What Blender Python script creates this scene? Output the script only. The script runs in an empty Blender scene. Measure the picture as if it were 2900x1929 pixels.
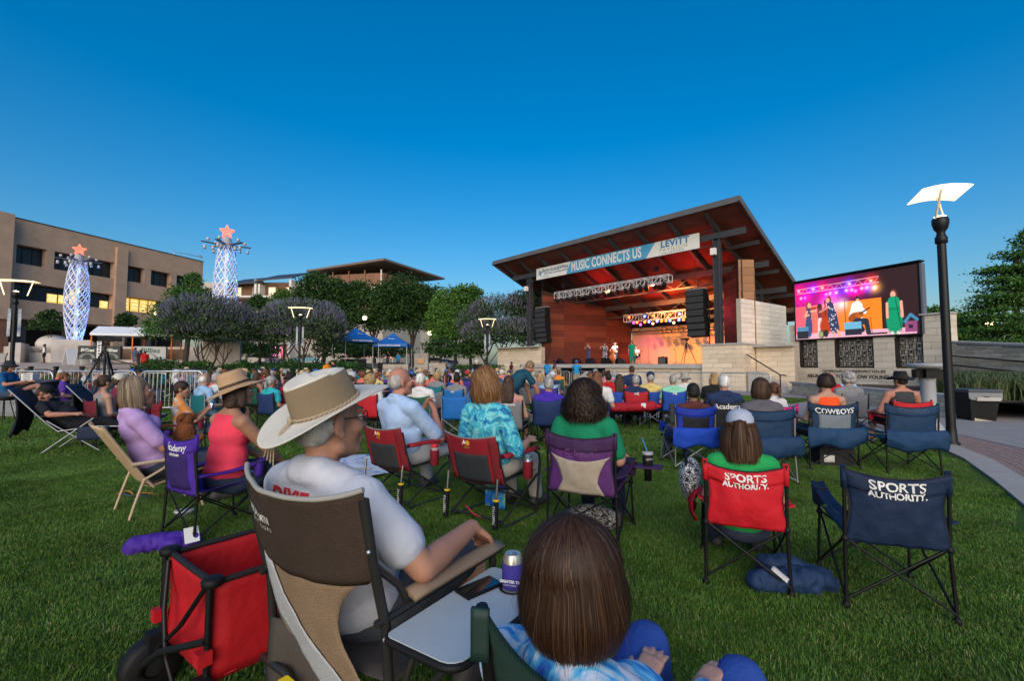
import bpy, bmesh, math, random
import numpy as np
from mathutils import Vector, Matrix, Euler, noise as mnoise
S = bpy.context.scene
COL = S.collection
PI = math.pi
rnd = random.Random(7)
R = math.radians
# camera
CAM_H, FPX, CX, CY = 1.45, 1289.0, 1450.0, 964.5
PITCH = math.atan(70.5 / FPX)
cam = bpy.data.cameras.new('camera')
cam.sensor_width = 36.0
cam.lens = 36.0 * FPX / 2900.0
cam.clip_start, cam.clip_end = 0.05, 2000
cam_o = bpy.data.objects.new('camera', cam)
COL.objects.link(cam_o)
cam_o.location = (0, 0, CAM_H)
cam_o.rotation_euler = (PI / 2 + PITCH, 0, 0)
S.camera = cam_o
# sky, sun, exposure
SUN_EL, SUN_AZ = 22.0, 184.0
wd = bpy.data.worlds.new('World')
S.world = wd
wd.use_nodes = True
_nt = wd.node_tree
_bg = _nt.nodes['Background']
_sk = _nt.nodes.new('ShaderNodeTexSky')
_sk.sky_type = 'NISHITA'
_sk.sun_disc = False
_sk.sun_elevation, _sk.sun_rotation = R(SUN_EL), R(SUN_AZ)
_sk.ozone_density, _sk.air_density, _sk.dust_density = 5.6, 1.3, 2.3
_gm = _nt.nodes.new('ShaderNodeGamma')
_gm.inputs[1].default_value = 0.90
_hs = _nt.nodes.new('ShaderNodeHueSaturation')
_hs.inputs['Saturation'].default_value = 1.43
_nt.links.new(_sk.outputs[0], _gm.inputs[0])
_nt.links.new(_gm.outputs[0], _hs.inputs['Color'])
_nt.links.new(_hs.outputs[0], _bg.inputs[0])
_bg.inputs[1].default_value = 0.067
_sl = bpy.data.lights.new('sun', 'SUN')
_sl.energy = 1.05
_sl.angle = R(70)
_sl.color = (1.0, 0.85, 0.69)
_so = bpy.data.objects.new('sun', _sl)
COL.objects.link(_so)
_so.rotation_euler = Vector((-math.sin(R(SUN_AZ)) * math.cos(R(SUN_EL)), -math.cos(R(SUN_AZ)) * math.cos(R(SUN_EL)),
        -math.sin(R(SUN_EL)))).to_track_quat('-Z', 'Y').to_euler()
S.view_settings.view_transform = 'Standard'
S.view_settings.look = 'None'
S.view_settings.exposure = 1.45
S.view_settings.gamma = 1.0
S.view_settings.use_curve_mapping = False
S.cycles.max_bounces = 6
S.cycles.diffuse_bounces = 3
S.cycles.glossy_bounces = 3
S.cycles.transmission_bounces = 3
S.cycles.transparent_max_bounces = 6
S.cycles.sample_clamp_indirect = 4.0
S.cycles.caustics_reflective = False
S.cycles.caustics_refractive = False
# photo pixel -> place
def ray(u, v):
 x, z = (u - CX) / FPX, -(v - CY) / FPX
 c, s = math.cos(PITCH), math.sin(PITCH)
 y2, z2 = c - z * s, s + z * c
 return x / y2, z2 / y2
def at(u, v, Y):
 a, b = ray(u, v)
 return Vector((a * Y, Y, CAM_H + b * Y))
def gnd(u, v, z=None):
 a, b = ray(u, v)
 zz = z or 0.0
 for _ in range(1 if z is not None else 14):
  Y = (zz - CAM_H) / b
  if z is None:
   zz = hgt(a * Y, Y)
 return Vector((a * Y, Y, zz))
def xat(u, Y):
 return (u - CX) / FPX * Y
# materials
MATS = {}
def _n(nt, t, **kw):
 n = nt.nodes.new(t)
 for k, v in kw.items():
  setattr(n, k, v)
 return n
def mat(name, col=(0.5, 0.5, 0.5), rough=0.7, metal=0.0, var=0.0, scale=20.0, bump=0.0, bscale=None, spec=0.35,
  obj=False, emit=None, estr=1.0, col2=None, stretch=None, coat=0.0, sheen=0.0, alpha=None, wave=None, trans=0.0,
  ramp=(0.35, 0.65), gen=False):
 """one procedural material; obj=True takes its colour from the object's own colour"""
 if name in MATS:
  return MATS[name]
 m = bpy.data.materials.new(name)
 m.use_nodes = True
 nt = m.node_tree
 b = nt.nodes['Principled BSDF']
 L = nt.links.new
 b.inputs['Roughness'].default_value = rough
 b.inputs['Metallic'].default_value = metal
 b.inputs['Specular IOR Level'].default_value = spec
 b.inputs['Coat Weight'].default_value = coat
 b.inputs['Sheen Weight'].default_value = sheen
 if trans:
  b.inputs['Transmission Weight'].default_value = trans
 if alpha is not None:
  b.inputs['Alpha'].default_value = alpha
 base = None
 if obj:
  oi = _n(nt, 'ShaderNodeObjectInfo')
  base = oi.outputs['Color']
 else:
  rgb = _n(nt, 'ShaderNodeRGB')
  rgb.outputs[0].default_value = (*col, 1)
  base = rgb.outputs[0]
 tc = _n(nt, 'ShaderNodeTexCoord')
 co = tc.outputs['Generated' if gen else 'Object']
 if stretch:
  mp = _n(nt, 'ShaderNodeMapping')
  mp.inputs['Scale'].default_value = stretch
  L(co, mp.inputs[0])
  co = mp.outputs[0]
 if var or col2:
  nz = _n(nt, 'ShaderNodeTexNoise')
  nz.inputs['Scale'].default_value = scale
  nz.inputs['Detail'].default_value = 5
  nz.inputs['Roughness'].default_value = 0.62
  L(co, nz.inputs[0])
  if col2:
   rp = _n(nt, 'ShaderNodeMapRange')
   rp.inputs[1].default_value, rp.inputs[2].default_value = ramp
   L(nz.outputs[0], rp.inputs[0])
   mx = _n(nt, 'ShaderNodeMix', data_type='RGBA')
   L(rp.outputs[0], mx.inputs[0])
   L(base, mx.inputs[6])
   mx.inputs[7].default_value = (*col2, 1)
   base = mx.outputs[2]
  if var:
   nv = _n(nt, 'ShaderNodeTexNoise')
   nv.inputs['Scale'].default_value = scale * 0.37
   nv.inputs['Detail'].default_value = 7
   L(co, nv.inputs[0])
   rp = _n(nt, 'ShaderNodeMapRange')
   rp.inputs[1].default_value, rp.inputs[2].default_value = 0.25, 0.75
   rp.inputs[3].default_value, rp.inputs[4].default_value = 1 - var, 1 + var
   L(nv.outputs[0], rp.inputs[0])
   vm = _n(nt, 'ShaderNodeVectorMath', operation='SCALE')
   L(base, vm.inputs[0])
   L(rp.outputs[0], vm.inputs['Scale'])
   base = vm.outputs[0]
 L(base, b.inputs['Base Color'])
 if bump:
  nb = _n(nt, 'ShaderNodeTexNoise')
  nb.inputs['Scale'].default_value = bscale or scale
  nb.inputs['Detail'].default_value = 6
  L(co, nb.inputs[0])
  h = nb.outputs[0]
  if wave:
   wv = _n(nt, 'ShaderNodeTexWave', bands_direction=wave[0])
   wv.inputs['Scale'].default_value = wave[1]
   wv.inputs['Distortion'].default_value = wave[2]
   L(co, wv.inputs[0])
   h = wv.outputs[1]
  bp = _n(nt, 'ShaderNodeBump')
  bp.inputs['Strength'].default_value = min(1.0, bump)
  bp.inputs['Distance'].default_value = 0.01 * max(1.0, bump)
  L(h, bp.inputs['Height'])
  L(bp.outputs[0], b.inputs['Normal'])
 if emit:
  b.inputs['Emission Color'].default_value = (*emit, 1)
  b.inputs['Emission Strength'].default_value = estr
 MATS[name] = m
 return m
# mesh building
class MB:
 def __init__(self):
  self.v, self.f, self.mi = [], [], []
  self.smooth = []
  self.cur, self.sm = 0, False
 def _add(self, vs, fs, sm=None):
  o = len(self.v)
  self.v += [tuple(p) for p in vs]
  for f in fs:
   self.f.append(tuple(i + o for i in f))
   self.mi.append(self.cur)
   self.smooth.append(self.sm if sm is None else sm)
  return self
 def box(self, c, s, rz=0.0, rot=None):
  hx, hy, hz = s[0] / 2, s[1] / 2, s[2] / 2
  P = [Vector((x, y, z)) for z in (-hz, hz) for y in (-hy, hy) for x in (-hx, hx)]
  M = rot if rot is not None else Matrix.Rotation(rz, 3, 'Z')
  c = Vector(c)
  return self._add([M @ p + c for p in P], [(0, 2, 3, 1), (4, 5, 7, 6), (0, 1, 5, 4), (2, 6, 7, 3), (0, 4, 6, 2), (1, 3, 7, 5)], False)
 def bar(self, a, b, w, h=None, up=(0, 0, 1)):
  """rectangular bar from a to b"""
  h = h or w
  a, b = Vector(a), Vector(b)
  d = (b - a)
  L = d.length
  if L < 1e-6:
   return self
  d /= L
  u = Vector(up)
  if abs(d.dot(u)) > 0.98:
   u = Vector((0, 1, 0))
  s = d.cross(u).normalized()
  t = s.cross(d)
  M = Matrix((s, d, t)).transposed()
  return self.box((a + b) / 2, (w, L, h), rot=M)
 def tube(self, pts, r, n=8, closed=False, caps=True):
  """tube along points; r number or list"""
  pts = [Vector(p) for p in pts]
  k = len(pts)
  rs = r if isinstance(r, (list, tuple)) else [r] * k
  vs, fs = [], []
  prev = None
  for i, p in enumerate(pts):
   if closed:
    d = pts[(i + 1) % k] - pts[i - 1]
   else:
    d = pts[min(i + 1, k - 1)] - pts[max(i - 1, 0)]
   if d.length < 1e-9:
    d = Vector((0, 0, 1))
   d.normalize()
   if prev is None:
    a = Vector((0, 0, 1)) if abs(d.z) < 0.9 else Vector((1, 0, 0))
    s = d.cross(a).normalized()
   else:
    s = prev - d * prev.dot(d)
    s = s.normalized() if s.length > 1e-6 else d.orthogonal().normalized()
   prev = s
   t = d.cross(s)
   for j in range(n):
    an = 2 * PI * j / n
    vs.append(p + (s * math.cos(an) + t * math.sin(an)) * rs[i])
  m = k if closed else k - 1
  for i in range(m):
   i2 = (i + 1) % k
   for j in range(n):
    j2 = (j + 1) % n
    fs.append((i * n + j, i * n + j2, i2 * n + j2, i2 * n + j))
  self._add(vs, fs, True)
  if caps and not closed:
   self._add(vs[:n], [tuple(reversed(range(n)))], False)
   self._add(vs[-n:], [tuple(range(n))], False)
  return self
 def lathe(self, prof, n=24, c=(0, 0, 0), M=None, sm=True):
  """revolve (r,z) profile about z"""
  c = Vector(c)
  vs, fs = [], []
  for r, z in prof:
   for j in range(n):
    a = 2 * PI * j / n
    p = Vector((r * math.cos(a), r * math.sin(a), z))
    vs.append((M @ p if M is not None else p) + c)
  for i in range(len(prof) - 1):
   for j in range(n):
    j2 = (j + 1) % n
    fs.append((i * n + j, i * n + j2, (i + 1) * n + j2, (i + 1) * n + j))
  return self._add(vs, fs, sm)
 def prism(self, poly, a, b=None, off=None):
  """extrude 3D polygon `poly` by vector off"""
  n = len(poly)
  off = Vector(off)
  P = [Vector(p) for p in poly]
  vs = P + [p + off for p in P]
  fs = [tuple(range(n)), tuple(reversed(range(n, 2 * n)))]
  for i in range(n):
   j = (i + 1) % n
   fs.append((i, i + n, j + n, j))
  return self._add(vs, fs, False)
 def sheet(self, fn, nu, nv, th=0.0, sm=True):
  """surface fn(s,t), s,t in 0..1; th>0 gives it thickness along its normal"""
  g = [[Vector(fn(i / nu, j / nv)) for i in range(nu + 1)] for j in range(nv + 1)]
  if th <= 0:
   vs = [p for row in g for p in row]
   fs = [(j * (nu + 1) + i, j * (nu + 1) + i + 1, (j + 1) * (nu + 1) + i + 1, (j + 1) * (nu + 1) + i) for j in range(nv) for i in range(nu)]
   return self._add(vs, fs, sm)
  top, bot = [], []
  for j in range(nv + 1):
   for i in range(nu + 1):
    du = g[j][min(i + 1, nu)] - g[j][max(i - 1, 0)]
    dv = g[min(j + 1, nv)][i] - g[max(j - 1, 0)][i]
    nn = du.cross(dv)
    nn = nn.normalized() if nn.length > 1e-12 else Vector((0, 0, 1))
    top.append(g[j][i] + nn * th / 2)
    bot.append(g[j][i] - nn * th / 2)
  W = nu + 1
  N = len(top)
  fs = []
  for j in range(nv):
   for i in range(nu):
    a, b_, c_, d_ = j * W + i, j * W + i + 1, (j + 1) * W + i + 1, (j + 1) * W + i
    fs.append((a, b_, c_, d_))
    fs.append((a + N, d_ + N, c_ + N, b_ + N))
  ring = [i for i in range(W)] + [j * W + nu for j in range(1, nv + 1)] + [nv * W + i for i in range(nu - 1, -1, -1)] + [j * W for j in range(nv - 1, 0, -1)]
  for k in range(len(ring)):
   a, b_ = ring[k], ring[(k + 1) % len(ring)]
   fs.append((a, a + N, b_ + N, b_))
  return self._add(top + bot, fs, sm)
 def ball(self, c, r, n=12, m=8, M=None):
  rr = r if isinstance(r, (tuple, list)) else (r, r, r)
  prof = [(max(1e-4, math.sin(PI * i / m)), -math.cos(PI * i / m)) for i in range(m + 1)]
  T = Matrix.Diagonal(rr).to_3x3()
  if M is not None:
   T = M @ T
  return self.lathe(prof, n, c, T)
 def quads(self, V, F):
  return self._add(V, F, False)
 def mesh(self, name, mats):
  me = bpy.data.meshes.new(name)
  me.from_pydata(self.v, [], self.f)
  for m in (mats if isinstance(mats, (list, tuple)) else [mats]):
   me.materials.append(m)
  if any(self.mi):
   me.polygons.foreach_set('material_index', self.mi)
  me.polygons.foreach_set('use_smooth', self.smooth)
  me.update()
  return me
 def build(self, name, mats, parent=None, color=None, loc=None):
  return link(name, self.mesh(name, mats), parent, color, loc)
def link(name, me, parent=None, color=None, loc=None, rz=None):
 o = bpy.data.objects.new(name, me)
 COL.objects.link(o)
 if parent is not None:
  o.parent = parent
 if color is not None:
  o.color = (*color[:3], 1)
 if loc is not None:
  o.location = loc
 if rz is not None:
  o.rotation_euler = (0, 0, rz)
 return o
def tag(o, label=None, cat=None, group=None, kind=None):
 if label:
  o['label'] = label
 if cat:
  o['category'] = cat
 if group:
  o['group'] = group
 if kind:
  o['kind'] = kind
 return o
def thing(name, label, cat, loc=(0, 0, 0), rz=0.0, group=None):
 o = bpy.data.objects.new(name, None)
 o.empty_display_size = 0.2
 COL.objects.link(o)
 o.location = loc
 o.rotation_euler = (0, 0, rz)
 return tag(o, label, cat, group)
def dup(root, loc=None, rz=None, label=None, group=None, scale=None):
 def cp(o, p):
  c = o.copy()
  COL.objects.link(c)
  if p is not None:
   c.parent = p
  for ch in KIDS(o):
   cp(ch, c)
  return c
 r = cp(root, None)
 if loc is not None:
  r.location = loc
 if rz is not None:
  r.rotation_euler = (0, 0, rz)
 if scale is not None:
  r.scale = (scale,) * 3
 return tag(r, label, None, group)
def KIDS(o):
 return list(o.children)
def text_mesh(name, s, size, m, parent=None, loc=(0, 0, 0), rot=(0, 0, 0), ext=0.002, align='CENTER', shear=0.0, weight=0.0, sx=1.0, spacing=1.0, color=None):
 """lettering as mesh lying in local XY, turned by rot"""
 cu = bpy.data.curves.new(name, 'FONT')
 cu.body = s
 cu.size = size
 cu.extrude = ext
 cu.align_x = align
 cu.align_y = 'CENTER'
 cu.shear = shear
 cu.offset = weight
 cu.space_character = spacing
 cu.resolution_u = 3
 t = bpy.data.objects.new(name, cu)
 COL.objects.link(t)
 me = bpy.data.meshes.new_from_object(t)
 bpy.data.objects.remove(t)
 bpy.data.curves.remove(cu)
 me.name = name
 me.materials.clear()
 me.materials.append(m)
 o = link(name, me, parent, color)
 o.location = loc
 o.rotation_euler = rot
 o.scale = (sx, 1, 1)
 return o
def noisep(p, f):
 return mnoise.noise(Vector(p) * f)
# the setting
def smooth(t):
 t = max(0.0, min(1.0, t))
 return t * t * (3 - 2 * t)
def hgt(x, y):
 return 1.7 * smooth((y - 29) / 14) * smooth((-2 - x) / 16)
def terrain(name, xs, ys, m, dz=0.0, keep=None):
 b = MB()
 idx = {}
 for j, y in enumerate(ys):
  for i, x in enumerate(xs):
   idx[i, j] = len(b.v)
   b.v.append((x, y, hgt(x, y) + dz))
 for j in range(len(ys) - 1):
  for i in range(len(xs) - 1):
   if keep and not keep((xs[i] + xs[i + 1]) / 2, (ys[j] + ys[j + 1]) / 2):
    continue
   b.f.append((idx[i, j], idx[i + 1, j], idx[i + 1, j + 1], idx[i, j + 1]))
   b.mi.append(0)
   b.smooth.append(True)
 return tag(b.build(name, m), kind='structure')
def lawn_material():
 m = bpy.data.materials.new('lawn_turf')
 m.use_nodes = True
 nt = m.node_tree
 b = nt.nodes['Principled BSDF']
 L = nt.links.new
 tc = _n(nt, 'ShaderNodeTexCoord')
 n1 = _n(nt, 'ShaderNodeTexNoise')
 n1.inputs['Scale'].default_value = 0.9
 n1.inputs['Detail'].default_value = 8
 n1.inputs['Roughness'].default_value = 0.7
 L(tc.outputs['Object'], n1.inputs[0])
 n2 = _n(nt, 'ShaderNodeTexNoise')
 n2.inputs['Scale'].default_value = 90
 n2.inputs['Detail'].default_value = 4
 L(tc.outputs['Object'], n2.inputs[0])
 r1 = _n(nt, 'ShaderNodeValToRGB')
 r1.color_ramp.elements[0].position, r1.color_ramp.elements[1].position = 0.35, 0.68
 r1.color_ramp.elements[0].color = (0.040, 0.095, 0.014, 1)
 r1.color_ramp.elements[1].color = (0.095, 0.165, 0.026, 1)
 L(n1.outputs[0], r1.inputs[0])
 mr = _n(nt, 'ShaderNodeMapRange')
 mr.inputs[1].default_value, mr.inputs[2].default_value, mr.inputs[3].default_value, mr.inputs[4].default_value = 0.3, 0.7, 0.55, 1.35
 L(n2.outputs[0], mr.inputs[0])
 vm = _n(nt, 'ShaderNodeVectorMath', operation='SCALE')
 L(r1.outputs[0], vm.inputs[0])
 L(mr.outputs[0], vm.inputs['Scale'])
 L(vm.outputs[0], b.inputs['Base Color'])
 b.inputs['Roughness'].default_value = 0.9
 b.inputs['Specular IOR Level'].default_value = 0.15
 bp = _n(nt, 'ShaderNodeBump')
 bp.inputs['Strength'].default_value = 0.9
 bp.inputs['Distance'].default_value = 0.03
 L(n2.outputs[0], bp.inputs['Height'])
 L(bp.outputs[0], b.inputs['Normal'])
 return m
_far = [-1500, -600, -250, -130, -95]
_xs = _far + [x for x in range(-80, 71, 2)] + [95, 130, 250, 600, 1500]
_ys = [-60, -20, -6] + [y for y in range(-4, 81, 2)] + [100, 140, 220, 500, 1000, 1900]
LAWN = lawn_material()
tag(terrain('lawn', _xs, _ys, LAWN), kind='structure')
CONC = mat('concrete_walk', (0.30, 0.275, 0.26), 0.85, var=0.12, scale=9, bump=0.25, bscale=220)
CONC2 = mat('concrete_kerb', (0.36, 0.335, 0.31), 0.85, var=0.10, scale=12, bump=0.2, bscale=160)
PAVE = mat('plaza_paving', (0.36, 0.30, 0.25), 0.85, var=0.14, scale=3, bump=0.2, bscale=60)
ASPH = mat('asphalt', (0.075, 0.075, 0.08), 0.9, var=0.2, scale=8, bump=0.3, bscale=180)
BRICK = mat('paver_brick', (0.25, 0.155, 0.13), 0.85, var=0.25, scale=14, bump=0.3, bscale=200, col2=(0.31, 0.23, 0.20))
def poly_sheet(name, pts, z, m, kind='structure', parent=None):
 b = MB()
 b._add([(p[0], p[1], z) for p in pts], [tuple(range(len(pts)))], False)
 o = b.build(name, m, parent)
 if kind and parent is None:
  tag(o, kind=kind)
 return o
# walkway on the right: outer edge of the lawn runs along EDGE
EDGE = [(3.3, 2.2), (4.2, 3.3), (5.1, 4.56), (6.0, 5.75), (6.95, 7.1), (7.6, 8.3), (8.0, 9.6), (8.0, 11.0), (7.5, 12.0), (6.6, 12.4), (4.6, 12.5), (1.6, 12.6)]
def offset_line(L, d):
 out = []
 for i, p in enumerate(L):
  a, b = Vector(L[max(i - 1, 0)]), Vector(L[min(i + 1, len(L) - 1)])
  t = (b - a).normalized()
  n = Vector((t.y, -t.x))
  out.append((p[0] + n.x * d, p[1] + n.y * d))
 return out
E1 = offset_line(EDGE[:10], 0.34)
E2 = offset_line(EDGE[:10], 1.30)
_b = MB()
_b._add([(x, y, 0.012) for x, y in E2[:9]] + [(24, 16, 0.012), (24, -2, 0.012), (5.2, 0.4, 0.012)], [tuple(range(12))], False)
_b._add([(8.0, 14.35, 0.0125), (8.6, 12.2, 0.0125), (24, 15.9, 0.0125), (24, 24, 0.0125), (16.2, 21.2, 0.0125), (13.0, 19.4, 0.0125), (10.6, 17.2, 0.0125), (8.0, 15.95, 0.0125)], [tuple(range(8))], False)
_b._add([(1.2, 12.7, 0.0115), (8.7, 12.55, 0.0115), (8.7, 15.9, 0.0115), (1.0, 15.0, 0.0115)], [(0, 1, 2, 3)], False)
_b._add([(13.4, 19.2, 0.0118), (17.0, 21.4, 0.0118), (1.2, 41.6, 0.0118), (-2.4, 39.0, 0.0118)], [(0, 1, 2, 3)], False)
WALK = tag(_b.build('walkway', CONC), kind='structure')
_b = MB()
for i in range(9):
 a, c, d, e = EDGE[i], EDGE[i + 1], E1[i + 1], E1[i]
 _b._add([(a[0], a[1], -0.05), (c[0], c[1], -0.05), (d[0], d[1], -0.05), (e[0], e[1], -0.05), (a[0], a[1], 0.03), (c[0], c[1], 0.03), (d[0], d[1], 0.03), (e[0], e[1], 0.03)],
   [(4, 7, 6, 5), (0, 4, 5, 1), (3, 2, 6, 7)], False)
tag(_b.build('kerb', CONC2), kind='structure')
_b = MB()
for i in range(9):
 a, c, d, e = E1[i], E1[i + 1], E2[i + 1], E2[i]
 _b._add([(a[0], a[1], 0.008), (c[0], c[1], 0.008), (d[0], d[1], 0.008), (e[0], e[1], 0.008)], [(0, 3, 2, 1)], False)
band = tag(_b.build('brick_band', mat('brick_joint', (0.16, 0.13, 0.12), 0.95, var=0.2, scale=40)), kind='structure')
_b = MB()
_b.box((0, 0, 0), (0.226, 0.108, 0.02))
_bm = _b.mesh('brick', BRICK)
_cnt = 0
for row in range(8):
 Lr = [Vector((E1[i][0] + (E2[i][0] - E1[i][0]) * (row + 0.5) / 8, E1[i][1] + (E2[i][1] - E1[i][1]) * (row + 0.5) / 8)) for i in range(10)]
 acc = 0.12 * (row % 2)
 for i in range(1, 7):
  seg = Lr[i + 1] - Lr[i]
  ln = seg.length
  while acc < ln and _cnt < 296:
   p = Lr[i] + seg * (acc / ln)
   o = link('brick', _bm, band, None, (p.x, p.y, 0.011 + rnd.uniform(-0.0015, 0.0015)), math.atan2(seg.y, seg.x) + rnd.uniform(-0.01, 0.01))
   _cnt += 1
   acc += 0.236
  acc -= ln
# raised plaza behind the lawn, far road and car park
terrain('plaza', [x for x in range(-80, -3, 2)], [y for y in range(35, 82, 1)], PAVE, 0.012,
  keep=lambda x, y: (x < -30 and y > 33) or y > 42 + 0.0 * x or (x < -24 and y > 38))
poly_sheet('road', [(-60, 82), (90, 82), (90, 99), (-60, 99)], 1.75, ASPH)
poly_sheet('car_park', [(-6, 52), (40, 52), (40, 82), (-6, 82)], 0.02, mat('car_park_concrete', (0.22, 0.21, 0.20), 0.9, var=0.15, scale=2))
# grass blades (uncountable: one object)
def grass_patch(name, size, n, h0, h1, w, seed):
 r = np.random.RandomState(seed)
 px = r.uniform(-size / 2, size / 2, n)
 py = r.uniform(-size / 2, size / 2, n)
 cl = np.sin(px * 19 + seed) * np.cos(py * 17 - seed)
 h = r.uniform(h0, h1, n) * (1 + 0.12 * cl)
 a = r.uniform(0, 2 * PI, n)
 ln = r.uniform(0.15, 0.95, n) * h
 la = 0.9 + 0.9 * cl + r.normal(0, 1.0, n)
 ww = r.uniform(0.6, 1.2, n) * w
 dx, dy = np.cos(a) * ww / 2, np.sin(a) * ww / 2
 V = np.zeros((n, 5, 3))
 V[:, 0] = np.stack([px - dx, py - dy, np.full(n, -0.006)], 1)
 V[:, 1] = np.stack([px + dx, py + dy, np.full(n, -0.006)], 1)
 mx, my = px + np.cos(la) * ln * 0.35, py + np.sin(la) * ln * 0.35
 V[:, 2] = np.stack([mx + dx * .8, my + dy * .8, h * 0.62], 1)
 V[:, 3] = np.stack([mx - dx * .8, my - dy * .8, h * 0.62], 1)
 V[:, 4] = np.stack([px + np.cos(la) * ln, py + np.sin(la) * ln, h * np.where(ln > 0.75 * h, 0.8, 1.0)], 1)
 F = []
 for k in range(n):
  o = k * 5
  F.append((o, o + 1, o + 2, o + 3))
  F.append((o + 3, o + 2, o + 4))
 me = bpy.data.meshes.new(name)
 me.from_pydata(V.reshape(-1, 3).tolist(), [], F)
 me.materials.append(GRASS)
 me.polygons.foreach_set('use_smooth', [True] * len(F))
 return bpy.data.objects.new(name, me)
def grass_material():
 m = bpy.data.materials.new('grass_blades')
 m.use_nodes = True
 nt = m.node_tree
 b = nt.nodes['Principled BSDF']
 L = nt.links.new
 g = _n(nt, 'ShaderNodeNewGeometry')
 rp = _n(nt, 'ShaderNodeValToRGB')
 e = rp.color_ramp.elements
 e[0].position, e[0].color = 0.0, (0.030, 0.092, 0.012, 1)
 e[1].position, e[1].color = 1.0, (0.300, 0.250, 0.110, 1)
 for p, c in ((0.45, (0.058, 0.140, 0.017, 1)), (0.8, (0.100, 0.195, 0.026, 1)), (0.91, (0.15, 0.24, 0.04, 1)), (0.965, (0.26, 0.25, 0.10, 1))):
  q = e.new(p)
  q.color = c
 L(g.outputs['Random Per Island'], rp.inputs[0])
 pos = _n(nt, 'ShaderNodeTexNoise')
 pos.inputs['Scale'].default_value = 1.1
 pos.inputs['Detail'].default_value = 6
 pos.inputs['Roughness'].default_value = 0.65
 L(g.outputs['Position'], pos.inputs['Vector'])
 mr = _n(nt, 'ShaderNodeMapRange')
 mr.inputs[1].default_value, mr.inputs[2].default_value, mr.inputs[3].default_value, mr.inputs[4].default_value = 0.3, 0.7, 0.60, 1.35
 L(pos.outputs[0], mr.inputs[0])
 vm = _n(nt, 'ShaderNodeVectorMath', operation='SCALE')
 L(rp.outputs[0], vm.inputs[0])
 L(mr.outputs[0], vm.inputs['Scale'])
 L(vm.outputs[0], b.inputs['Base Color'])
 b.inputs['Roughness'].default_value = 0.55
 b.inputs['Specular IOR Level'].default_value = 0.25
 return m
GRASS = grass_material()
def scatter(name, pts, patches, label):
 coll = bpy.data.collections.new(name + '_patches')
 for p in patches:
  coll.objects.link(p)
 me = bpy.data.meshes.new(name)
 me.from_pydata([tuple(p) for p in pts], [], [])
 o = link(name, me)
 ng = bpy.data.node_groups.new(name, 'GeometryNodeTree')
 ng.interface.new_socket('Geometry', in_out='INPUT', socket_type='NodeSocketGeometry')
 ng.interface.new_socket('Geometry', in_out='OUTPUT', socket_type='NodeSocketGeometry')
 gi, go = ng.nodes.new('NodeGroupInput'), ng.nodes.new('NodeGroupOutput')
 ip = ng.nodes.new('GeometryNodeInstanceOnPoints')
 ci = ng.nodes.new('GeometryNodeCollectionInfo')
 ci.inputs['Collection'].default_value = coll
 ci.inputs['Separate Children'].default_value = True
 ci.inputs['Reset Children'].default_value = True
 rv = ng.nodes.new('FunctionNodeRandomValue')
 rv.data_type = 'FLOAT_VECTOR'
 rv.inputs['Min'].default_value = (0, 0, 0)
 rv.inputs['Max'].default_value = (0, 0, 6.283)
 ri = ng.nodes.new('FunctionNodeRandomValue')
 ri.data_type = 'INT'
 ri.inputs[4].default_value, ri.inputs[5].default_value = 0, len(patches) - 1
 L = ng.links.new
 L(gi.outputs[0], ip.inputs['Points'])
 L(ci.outputs[0], ip.inputs['Instance'])
 ip.inputs['Pick Instance'].default_value = True
 L(ri.outputs[2], ip.inputs['Instance Index'])
 L(rv.outputs[0], ip.inputs['Rotation'])
 L(ip.outputs[0], go.inputs[0])
 md = o.modifiers.new('scatter', 'NODES')
 md.node_group = ng
 return tag(o, label, 'grass', kind='stuff')
def on_path(x, y):
 """true where the walkway, not the lawn, lies"""
 if y < 12.6:
  for i in range(9):
   (x0, y0), (x1, y1) = EDGE[i], EDGE[i + 1]
   if min(y0, y1) <= y <= max(y0, y1):
    xe = x0 + (x1 - x0) * (y - y0) / (y1 - y0) if y1 != y0 else x0
    if x > xe - 0.12:
     return True
  return y < 2.2 and x > 3.2
 if y < 15.6 and x > 0.9:
  return True
 if x > 8 + (y - 15.9) * 1.4:
  return True
 # strip in front of the stage
 t = (y - 19.2) / (39.0 - 19.2)
 return t > -0.1 and x > 13.4 - t * 15.8 - 0.4
_near, _mid, _far_p = [], [], []
for i in range(-26, 18):
 for j in range(1, 17):
  x, y = i * 0.46 + rnd.uniform(-.05, .05), j * 0.46 + rnd.uniform(-.05, .05)
  if abs(x) < 1.2 * y + 1.0 and not on_path(x + 0.18, y) and not on_path(x, y - 0.2):
   _near.append((x, y, 0))
for i in range(-30, 20):
 for j in range(0, 17):
  x, y = i * 0.9, 7.7 + j * 0.9 + rnd.uniform(-.1, .1)
  if abs(x) < 1.2 * y + 1 and not on_path(x + 0.45, y) and not on_path(x, y + 0.45):
   _mid.append((x + rnd.uniform(-.1, .1), y, 0))
scatter('lawn_grass', _near, [grass_patch('grass_patch', 0.58, 3400, 0.015, 0.030, 0.0038, s) for s in range(4)], 'short green lawn grass blades in the foreground')
scatter('distant_grass', _mid, [grass_patch('grass_patch_far', 1.15, 2400, 0.026, 0.045, 0.010, s + 9) for s in range(3)], 'mown green lawn grass farther off among the crowd')
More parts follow.
